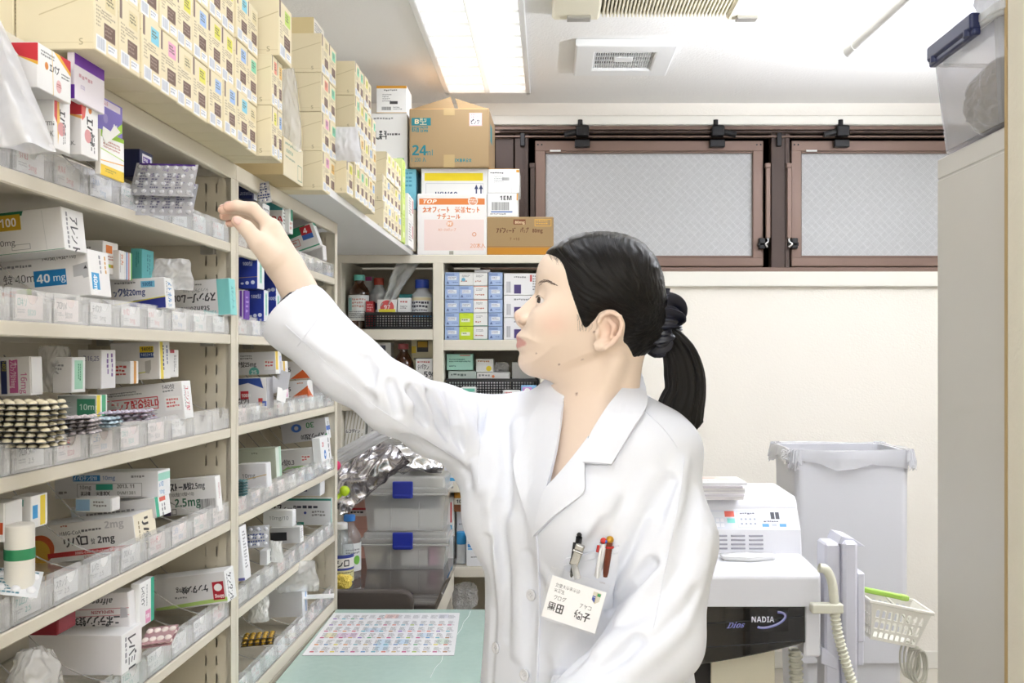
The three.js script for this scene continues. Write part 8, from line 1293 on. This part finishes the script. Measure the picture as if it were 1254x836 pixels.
{ // hair
  const mask = inside2(smoothPoly(([[665, 309], [676, 294], [700, 278], [740, 272], [790, 282], [822, 320], [830, 370], [818, 415], [800, 434], [776, 450], [768, 449], [764, 438], [762, 424], [764, 408], [765, 396], [760, 386], [751, 380], [742, 380], [734, 384], [730, 390], [725, 395], [720, 400], [716, 401], [712.5, 395], [708, 383], [702, 366], [696, 347], [691, 328], [684, 317], [674, 312]]), 3));
  const tie = hp(806, 398), bun = ell(hp(800, 398), 0.022, 0.03, 0.032);
  const ang = (x, y, z) => { const dx = x - tie.x, dy = y - tie.y, dz = z - tie.z; return [Math.atan2(dy, -dx), Math.hypot(dx, dy, dz), Math.atan2(dz, Math.hypot(dx, dy))]; };
  const hairField = (x, y, z) => {
    let d = headBase(x, y, z); if (d > 0.04) return d - 0.009;
    for (const c of cheek) d = smin(d, c(x, y, z), 0.03);
    const zz = MID + Math.abs(z - MID), m = mask(x / -zz * F + CX, (EYE - y) / -zz * F + CY) * HS, [a, r, b] = ang(x, y, z), q = 1 - Math.abs(noise.noise(a * 9 + b * 3, b * 6, r * 3)) * 1.6, st = q * 0.0011 + 0.00055 * Math.sin(a * 75 + 5 * noise.noise(a * 6, b * 5, 2) + b * 26);
    let h = d - (0.0012 + 0.0088 * sstep(-0.001, 0.022, m) + st * sstep(0.0, 0.012, m));
    h = smin(h, bun(x, y, z) - st, 0.025);
    return smax(h, -m - 0.0005, 0.003);
  };
  const g = nets(hairField, [hx(655), hy(458), MID - 0.105], [hx(835), hy(268), MID + 0.105], 0.0022), p = g.attributes.position, uv = g.attributes.uv;
  for (let i = 0; i < p.count; i++) { const [a, r, b] = ang(p.getX(i), p.getY(i), p.getZ(i)); uv.setXY(i, (a + b * 0.35) * 0.9, r * 3); }
  const strand = dataTex(512, 32, (x, y) => { const v = 128 + 90 * tileNoise(x, 3, 512, 90, 0.5) + 80 * tileNoise(x, 9, 512, 200, 3.7) + 14 * tileNoise(x, y * 16, 512, 60, 8.8); const c = clamp(v, 0, 255); return [c, c, c]; });
  const hairM = M('#0a0706', 0.34, { bumpMap: tx(strand, 3, 1), bumpScale: 0.0007, specularIntensity: 0.55 });
  part('hair', local(g), hairM, person, 'black hair combed back');
  // pony tail
  const rows = [[812, 408, 14, 0.016], [824, 420, 17, 0.018], [833, 436, 21, 0.021], [838, 456, 24, 0.024], [839.5, 478, 24.5, 0.026], [834, 498, 28, 0.027], [831, 516, 29, 0.026], [833, 530, 23, 0.022], [838, 540, 13, 0.014], [842, 547, 3, 0.004]], K2 = 72, pos = [], uvs = [], idx = [];
  const cc = new THREE.CatmullRomCurve3(rows.map(([x, y]) => V(x, y, 0))), rad = (t, j) => { const f = t * (rows.length - 1), i = Math.min(rows.length - 2, Math.floor(f)); return rows[i][j] + (rows[i + 1][j] - rows[i][j]) * (f - i); }, n = 54;
  for (let i = 0; i <= n; i++) { const t = i / n, c = cc.getPoint(t), tg = cc.getTangent(t), nx = -tg.y, ny = tg.x; for (let k = 0; k <= K2; k++) { const a = k / K2 * 6.28318, w = 1 + 0.09 * noise.noise(Math.cos(a) * 4 + 1, Math.sin(a) * 4, t * 2.2) + 0.04 * Math.sin(a * 17 + 3 * t + 2 * noise.noise(a, t * 2, 3)), u = Math.cos(a) * rad(t, 2) * w, d = Math.sin(a) * rad(t, 3) * w; const P = at(c.x + nx * u, c.y + ny * u, HD + 0.012); pos.push(P.x, P.y, P.z + d); uvs.push(k / K2 * 3, t); } }
  for (let i = 0; i < n; i++) for (let k = 0; k < K2; k++) { const a = i * (K2 + 1) + k, b = a + K2 + 1; idx.push(a, a + 1, b, b, a + 1, b + 1); }
  const pg = new THREE.BufferGeometry(); pg.setAttribute('position', new THREE.Float32BufferAttribute(pos, 3)); pg.setAttribute('uv', new THREE.Float32BufferAttribute(uvs, 2)); pg.setIndex(idx); pg.computeVertexNormals();
  const tail = part('pony_tail', local(pg), hairM, person, 'black pony tail');
  seed(404); const loose = [];
  for (let i = 0; i < 60; i++) { const o = rr(-1, 1), dz = rr(-1, 1) * Math.sqrt(Math.max(0, 1 - o * o)), end = rr(0.8, 1.0), pts = []; for (let j = 0; j <= 8; j++) { const t = 0.1 + (end - 0.1) * j / 8, c = cc.getPoint(t), tg = cc.getTangent(t), k = rad(Math.min(t, 0.86), 2) * o * 1.02, P = at(c.x - tg.y * k, c.y + tg.x * k + (t > 0.8 ? rr(0, 3) : 0), HD + 0.012); pts.push(V(P.x, P.y, P.z + dz * rad(Math.min(t, 0.86), 3) * 1.04)); } loose.push(tube(pts, 0.0005, 14, 4)); }
  const nearSkin = (px, py) => { let D = HD - 0.1; for (let q = 0; q < 400; q++) { const p = at(px, py, D); if (headField(p.x, p.y, p.z) < 0.0004) return p; D += 0.00025; } return at(px, py, HD - 0.06); };
  for (let i = 0; i < 24; i++) { const t = rnd(), x0 = 706 + 20 * t, y0 = 384 + 12 * t, x1 = x0 + rr(-1, 4) - 4 * t, y1 = y0 + rr(8, 22) * (1 - 0.4 * t); loose.push(tube([nearSkin(x0, y0), nearSkin((x0 + x1) / 2 + rr(0, 1.4), (y0 + y1) / 2), nearSkin(x1, y1)], 0.00015, 8, 3)); }
  for (let i = 0; i < 24; i++) { const t = rnd(), x0 = 668 + 20 * t, y0 = 309 + 10 * t, x1 = x0 + rr(2, 7), y1 = y0 + rr(4, 10); loose.push(tube([nearSkin(x0 + 3, y0 - 3), nearSkin((x0 + x1) / 2, (y0 + y1) / 2 - 1), nearSkin(x1, y1)], 0.00014, 8, 3)); }
  const lm = part('loose_strands', local(join(loose)), hairM, tail, 'fine loose strands'); lm.userData.kind = 'stuff';
  // satin scrunchie
  const sg = new THREE.TorusGeometry(1, 1, 48, 220), sp = sg.attributes.position, axis = V(0.95, -0.2, 0.1).normalize(), qq = new THREE.Quaternion().setFromUnitVectors(V(0, 0, 1), axis), cS = hp(811, 400), e = V();
  for (let i = 0; i <= 48; i++) for (let j = 0; j <= 220; j++) { const v = i / 48 * 6.28318, u = j / 220 * 6.28318, ruf = 1 + 0.24 * Math.sin(u * 11 + 1.5 * Math.sin(v)) + 0.16 * Math.sin(u * 23 + 2 * v + 1) + 0.35 * noise.noise(Math.cos(u) * 2.5, Math.sin(u) * 2.5, v * 0.4), mr = (0.0155 + 0.004 * Math.sin(u + 0.8)) * ruf, MR = 0.0265; e.set((MR + mr * Math.cos(v)) * Math.cos(u) * 0.86, (MR + mr * Math.cos(v)) * Math.sin(u) * 1.08, mr * 1.35 * Math.sin(v)).applyQuaternion(qq).add(cS); sp.setXYZ(i * 221 + j, e.x, e.y, e.z); }
  sg.computeVertexNormals(); const sc = part('scrunchie', local(sg), M('#0d1124', 0.3, { sheen: 0.5, sheenColor: new THREE.Color('#3a4a8a'), sheenRoughness: 0.35 }), person, 'dark navy satin scrunchie');
  const st = []; for (let j = 0; j < 80; j++) { const u = j / 80 * 6.28318, v = -1.9, ruf = 1 + 0.24 * Math.sin(u * 11 + 1.5 * Math.sin(v)) + 0.16 * Math.sin(u * 23 + 2 * v + 1) + 0.35 * noise.noise(Math.cos(u) * 2.5, Math.sin(u) * 2.5, v * 0.4), mr = (0.0155 + 0.004 * Math.sin(u + 0.8)) * ruf * 1.04, MR = 0.0265; e.set((MR + mr * Math.cos(v)) * Math.cos(u) * 0.86, (MR + mr * Math.cos(v)) * Math.sin(u) * 1.08, mr * 1.35 * Math.sin(v)).applyQuaternion(qq).add(cS); st.push(e.clone()); }
  part('trim', local(tube(st, 0.0006, 240, 5, true)), M('#c9c9d2', 0.4, { metalness: 0.4 }), sc, 'pale stitched trim');
  for (const k of [31, 34]) part('pearl', local(new THREE.SphereGeometry(0.0016, 12, 8).translate(st[k].x, st[k].y, st[k].z)), M('#e6e2d4', 0.2), sc, 'tiny pearl');
}
// --- coat
const weave = dataTex(128, 128, (x, y) => { const v = 128 + 50 * Math.sin(x * 0.785) * Math.sin(y * 0.785) + 40 * tileNoise(x, y, 128, 40, 2); return [v, v, v].map((q) => clamp(q, 0, 255)); });
const coatM = M('#eff2fa', 0.78, { sheen: 0.25, sheenColor: new THREE.Color('#ffffff'), sheenRoughness: 0.5 });
{
  const up = nets(coatField, [-0.44, 0.9, -1.7], [0.31, 1.6, -1.05], 0.004), lo = nets(coatField, [-0.3, 0.415, -1.7], [0.34, 0.915, -1.0], 0.011);
  const coat = part('lab_coat', local(mergeGeometries([clip3(up, (x, y) => y > 0.908).toNonIndexed(), clip3(lo, (x, y) => y < 0.9095).toNonIndexed()])), coatM, person, 'white cotton lab coat');
  // collar, lapels, pocket: cloth laid on the coat
  const resample = (pts, n) => new THREE.CatmullRomCurve3(pts.map(([x, y]) => V(x, y, 0)), false, 'centripetal').getSpacedPoints(n);
  const hitOr = (px, py) => { const h = rayHit(coatOuter, px, py); if (h) return h; let best = null, bv = 9; for (let D = 1.15; D < 1.6; D += 0.003) { const p = at(px, py, D), v = coatOuter(p.x, p.y, p.z); if (v < bv) { bv = v; best = p; } } return best; };
  const drape = (A, B, off, th, nu = 26, nv = 14) => {
    const a = resample(A, nu), b = resample(B, nu), top = [], bot = [];
    for (let i = 0; i <= nu; i++) for (let j = 0; j <= nv; j++) { const u = i / nu, v = j / nv, q = a[i].clone().lerp(b[i], v), p = hitOr(q.x, q.y), n = grad(coatBase, p, 0.012), o = off(u, v); top.push(p.clone().addScaledVector(n, o)); bot.push(p.clone().addScaledVector(n, o - th)); }
    const sm = (L) => { for (let k = 0; k < 3; k++) { const c = L.map((p) => p.clone()); for (let i = 0; i <= nu; i++) for (let j = 0; j <= nv; j++) { const N4 = [[i - 1, j], [i + 1, j], [i, j - 1], [i, j + 1]].filter(([x, y]) => x >= 0 && y >= 0 && x <= nu && y <= nv), m = V(); N4.forEach(([x, y]) => m.add(c[x * (nv + 1) + y])); m.multiplyScalar(1 / N4.length); const t = L[i * (nv + 1) + j]; if (N4.length === 4) t.lerp(m, 0.5); else t.z += (m.z - t.z) * 0.25; } } };
    sm(top); sm(bot);
    const pos = [], tri = (p, q, r) => pos.push(p.x, p.y, p.z, q.x, q.y, q.z, r.x, r.y, r.z), Q = (p, q, r, s) => { tri(p, q, r); tri(p, r, s); }, I = (i, j) => i * (nv + 1) + j;
    for (let i = 0; i < nu; i++) for (let j = 0; j < nv; j++) { Q(top[I(i, j)], top[I(i + 1, j)], top[I(i + 1, j + 1)], top[I(i, j + 1)]); Q(bot[I(i, j)], bot[I(i, j + 1)], bot[I(i + 1, j + 1)], bot[I(i + 1, j)]); }
    for (let i = 0; i < nu; i++) { Q(top[I(i, 0)], bot[I(i, 0)], bot[I(i + 1, 0)], top[I(i + 1, 0)]); Q(top[I(i, nv)], top[I(i + 1, nv)], bot[I(i + 1, nv)], bot[I(i, nv)]); }
    for (let j = 0; j < nv; j++) { Q(top[I(0, j)], top[I(0, j + 1)], bot[I(0, j + 1)], bot[I(0, j)]); Q(top[I(nu, j)], bot[I(nu, j)], bot[I(nu, j + 1)], top[I(nu, j + 1)]); }
    let g = new THREE.BufferGeometry(); g.setAttribute('position', new THREE.Float32BufferAttribute(pos, 3)); g = mergeVertices(g, 1e-6); g.computeVertexNormals(); return toCreasedNormals(g, 0.7);
  };
  const clothM = M('#eff2fa', 0.78, { side: THREE.DoubleSide });
  part('lapel', local(drape([[724, 538], [703, 566], [686, 586], [672, 602], [663, 630], [657, 654]], [[717, 572], [717, 586], [716, 603], [699, 618], [681, 632], [658, 655]], (u, v) => 0.0075 + 0.005 * (1 - v) * (1 - u), 0.006)), clothM, coat, 'notched lapel on the pocket side');
  part('lapel', local(drape([[691, 503], [689, 522], [684, 552], [675, 590], [660, 648]], [[665, 492], [652, 514], [640, 543], [631, 568], [656, 652]], (u, v) => 0.006 + 0.002 * (1 - v) * (1 - u), 0.005)), clothM, coat, 'lapel on the raised arm side');
  part('collar', local(drape([[776, 460], [759, 485], [741, 511], [724, 541], [716, 570]], [[783, 468], [791, 500], [776, 527], [763, 548], [749, 570]], (u, v) => 0.009 + 0.004 * (1 - v), 0.006)), clothM, coat, 'turned down collar');
  part('breast_pocket', local(drape([[694, 682], [692, 715], [690, 752]], [[757, 667], [755, 702], [751, 742]], () => 0.0055, 0.004, 14, 14)), clothM, coat, 'breast pocket');
  const line = (pts, r, off = 0.0006, label, name = 'seam', m = clothM) => part(name, local(tube(resample(pts, Math.max(12, pts.length * 6)).map((q) => { const p = hitOr(q.x, q.y); return p.addScaledVector(grad(coatBase, p, 0.01), off); }), r, 60, 6)), m, coat, label);
  line([[657, 652], [659, 690], [661, 745], [659, 800], [657, 850], [655, 900]], 0.0022, 0.0006, 'front edge of the coat', 'front_edge');
  line([[600, 488], [591, 520], [586, 560], [586, 592]], 0.0007, 0.0, 'shoulder seam'); line([[838, 560], [832, 610], [816, 690], [800, 770]], 0.0006, 0.0003, 'sleeve seam'); line([[790, 503], [812, 524], [830, 548]], 0.0006, 0.0003, 'shoulder seam');
  line([[350, 398], [395, 440], [450, 490], [510, 530], [560, 562]], 0.0005, 0.0002, 'sleeve seam'); line([[364, 424], [396, 380], [404, 368]], 0.0005, 0.0002, 'cuff stitching'); line([[693, 689], [724, 682], [757, 674]], 0.0007, 0.0058, 'pocket stitching');
  for (const [px, py] of [[651, 728], [643, 826], [608, 793]]) {
    const p = hitOr(px, py), n = grad(coatBase, p, 0.012), q = new THREE.Quaternion().setFromUnitVectors(V(0, 1, 0), n), g = lathe([[0.0001, 0.0022], [0.0042, 0.0022], [0.0052, 0.0034], [0.0078, 0.0034], [0.0086, 0.0018], [0.0082, 0], [0.0001, 0]], 24);
    const b = part('button', local(g.applyQuaternion(q).translate(p.x, p.y, p.z)), M('#eeeef0', 0.25), coat, 'white four hole button');
    const th = [[1, 1], [1, -1], [-1, 1], [-1, -1]].map(([a, c]) => new THREE.SphereGeometry(0.0009, 8, 6).translate(a * 0.0017, 0.0024, c * 0.0017).applyQuaternion(q).translate(p.x, p.y, p.z)); part('thread', local(join(th)), M('#c9c9ce', 0.7), b);
  }
  // dark cuff of the shirt under the sleeve
  const sc = at(362, 377, 1.382), sq = new THREE.Quaternion().setFromUnitVectors(V(0, 1, 0), cuffN); part('shirt_cuff', local(new THREE.TorusGeometry(0.031, 0.006, 10, 40).rotateX(Math.PI / 2).scale(1, 1.6, 1).applyQuaternion(sq).translate(sc.x, sc.y, sc.z)), M('#20263a', 0.7), person, 'navy shirt cuff');
  // shoes
  for (const s of [-1, 1]) { const b = V(TC[0] + L2[0] * 0.085 * s, 0, TC[1] + L2[1] * 0.085 * s), sf = (x, y, z) => { const j = (yy, f) => V(b.x + N2[0] * f, yy, b.z + N2[1] * f); return 0; }; void sf; const g = new THREE.SphereGeometry(1, 28, 18), p = g.attributes.position; for (let i = 0; i < p.count; i++) { const x = p.getX(i), y = p.getY(i), z = p.getZ(i); p.setXYZ(i, x * 0.046, Math.max(0, 0.04 + y * (0.05 - 0.018 * z)), z * 0.13 + 0.04); } g.computeVertexNormals(); g.rotateY(Math.atan2(N2[0], N2[1])).translate(b.x, 0.0005, b.z); part('shoe', local(g), M('#e9e9ea', 0.5), person, 'white nursing shoe'); }
  // name badge and pens in the pocket: things of their own
  const C = [[669.6, 693.5], [743, 713.6], [735, 780], [663, 757]].map(([x, y]) => { const p = hitOr(x, y); return p; }), fw = hitOr(702, 736);
  const Dm = Math.min(-fw.z, ...C.map((p) => -p.z)) - 0.008;
  const tilt = Math.atan2(713.6 - 693.5, 743 - 669.6), w = 74.5 * Dm / F, h = 65 * Dm / F, cB = at(702.5, 736, Dm);
  const bd = thing('name_badge', 'white name badge in a clear holder clipped to the coat pocket', 'badge', cB); bd.rotation.set(-0.04, -0.18, -tilt, 'YXZ');
  bd.rotation.order = 'YXZ';
  const pr = sheet(w * 0.93, h * 0.8, 0.0008, [['b', '#fbfbfb'], ['t', '北里大学薬学部', 0.1, 0.13, 0.1, '#55555a', { serif: 1, sq: 0.93 }], ['t', '実習生', 0.1, 0.255, 0.1, '#55555a', { serif: 1, sq: 0.95 }], ['t', 'クロダ', 0.12, 0.42, 0.11, '#55555a', { serif: 1 }], ['t', 'アヤコ', 0.6, 0.42, 0.11, '#55555a', { serif: 1 }], ['t', '黒田', 0.06, 0.58, 0.23, '#2c2c30', { serif: 1, bold: 1, sq: 0.95 }], ['t', '絢子', 0.55, 0.58, 0.23, '#2c2c30', { serif: 1, bold: 1, sq: 0.95 }], ['p', '#dcd8c8', 0.78, 0.06, 0.92, 0.06, 0.92, 0.26, 0.85, 0.34, 0.78, 0.26], ['p', '#3f55a8', 0.785, 0.16, 0.84, 0.16, 0.84, 0.32, 0.785, 0.25], ['r', 0.86, 0.08, 0.06, 0.07, '#3a9a5a'], ['l', 0.85, 0.08, 0.85, 0.33, '#c8b060', 0.008], ['l', 0.79, 0.19, 0.84, 0.19, '#e8e8f0', 0.012]], '#f6f6f6', { density: 4200, c: 0.0001 });
  const card = part('card', pr.geo, pr.mat, bd, 'printed white card'); card.position.set(0.001, -h * 0.055, 0);
  part('clear_holder', [cbox(w, h, 0.0007, 0.0002, 0, 0, 0.0012), cbox(w, h, 0.0007, 0.0002, 0, 0, -0.0012), cbox(w, 0.0012, 0.003, 0.0004, 0, h / 2, 0), cbox(w, 0.0012, 0.003, 0.0004, 0, -h / 2, 0), cbox(0.0012, h, 0.003, 0.0004, w / 2, 0, 0), cbox(0.0012, h, 0.003, 0.0004, -w / 2, 0, 0)], mat.clearSheet, bd, 'clear plastic holder');
  const cp = at(706, 682, Dm - 0.002).sub(cB).applyEuler(new THREE.Euler(0, 0.18, 0)), up2 = new THREE.Euler(0, 0, tilt);
  const loc = (px, py, dz = 0) => { bd.updateMatrixWorld(); return bd.worldToLocal(at(px, py, Dm - dz)); };
  void cp; void up2;
  const c0 = loc(703, 690, 0.002), c1 = loc(711, 668, 0.004), c2 = loc(707, 708, 0.001);
  part('strap', tube([c0, c0.clone().lerp(c2, 0.5), c2], 0.0045, 12, 8).scale(1, 1, 1), mat.milky, bd, 'clear vinyl strap');
  const dirc = c1.clone().sub(c0), clipG = [rbox(0.0115, dirc.length() + 0.004, 0.004, 0.0018), rbox(0.012, 0.008, 0.009, 0.002, 0, dirc.length() / 2 - 0.002, 0.003), new THREE.CylinderGeometry(0.0018, 0.0018, 0.013, 10).rotateZ(Math.PI / 2).translate(0, dirc.length() / 2 - 0.008, 0.004)];
  const cl = part('clip', clipG, M('#b9b9b6', 0.25, { metalness: 0.9 }), bd, 'metal crocodile clip'); cl.position.copy(c0.clone().lerp(c1, 0.5)); cl.rotation.z = Math.atan2(-dirc.x, dirc.y);
  const pen = (name, label, pts, r, m, bits) => { const q = pts.map(([px, py, dz]) => { const p = hitOr(px, py); p.z += dz; return p; }), t = thing(name, label, 'pen', q[0]); part('barrel', tube(q.map((p) => p.clone().sub(q[0])), r, 16, 12), m, t); bits && bits(t, q.map((p) => p.clone().sub(q[0]))); return t; };
  pen('pen', 'black ballpoint pen clipped into the breast pocket', [[709, 656, 0.009], [706, 676, 0.008], [700, 705, 0.002]], 0.0042, mat.black, (t, q) => { part('pocket_clip', tube([q[0].clone().add(V(-0.006, -0.006, 0.004)), q[0].clone().add(V(-0.008, -0.02, 0.007)), q[0].clone().add(V(-0.011, -0.034, 0.006))], 0.0022, 10, 8), mat.black, t); part('push_button', new THREE.SphereGeometry(0.0034, 12, 8).translate(0, 0.003, 0), mat.black, t); });
  pen('pen', 'white pen with a red clip in the breast pocket', [[738, 663, 0.009], [736, 680, 0.008], [731, 704, 0.004]], 0.0046, mat.white, (t, q) => { part('pocket_clip', tube([V(-0.003, -0.006, 0.005), V(-0.006, -0.02, 0.008), V(-0.008, -0.045, 0.007)], 0.002, 10, 8), mat.white, t); part('red_slider', tube([V(-0.006, -0.002, 0.005), V(-0.008, -0.011, 0.006)], 0.0019, 6, 8), M('#c8302a', 0.35), t, 'red slider'); part('cap', new THREE.SphereGeometry(0.0042, 12, 8).translate(0.0005, 0.003, 0), M('#d83a34', 0.35), t, 'red end'); });
  pen('pen', 'pen with a golden end and red ring in the breast pocket', [[746, 662, 0.008], [744, 680, 0.006], [741, 704, 0.002]], 0.0044, M('#7a3a22', 0.35), (t) => { part('cap', new THREE.SphereGeometry(0.0052, 14, 10).translate(0.0005, 0.003, 0), M('#c8962e', 0.3, { metalness: 0.5 }), t, 'golden end'); part('ring', new THREE.TorusGeometry(0.0045, 0.0016, 8, 20).rotateX(Math.PI / 2).translate(0, -0.007, 0), M('#c8302a', 0.4), t, 'red ring'); part('blue_slider', new THREE.SphereGeometry(0.0024, 10, 8).translate(-0.005, 0.001, 0.002), M('#3a6ac8', 0.4), t, 'blue slider'); });
}
renderer.render(scene, camera);
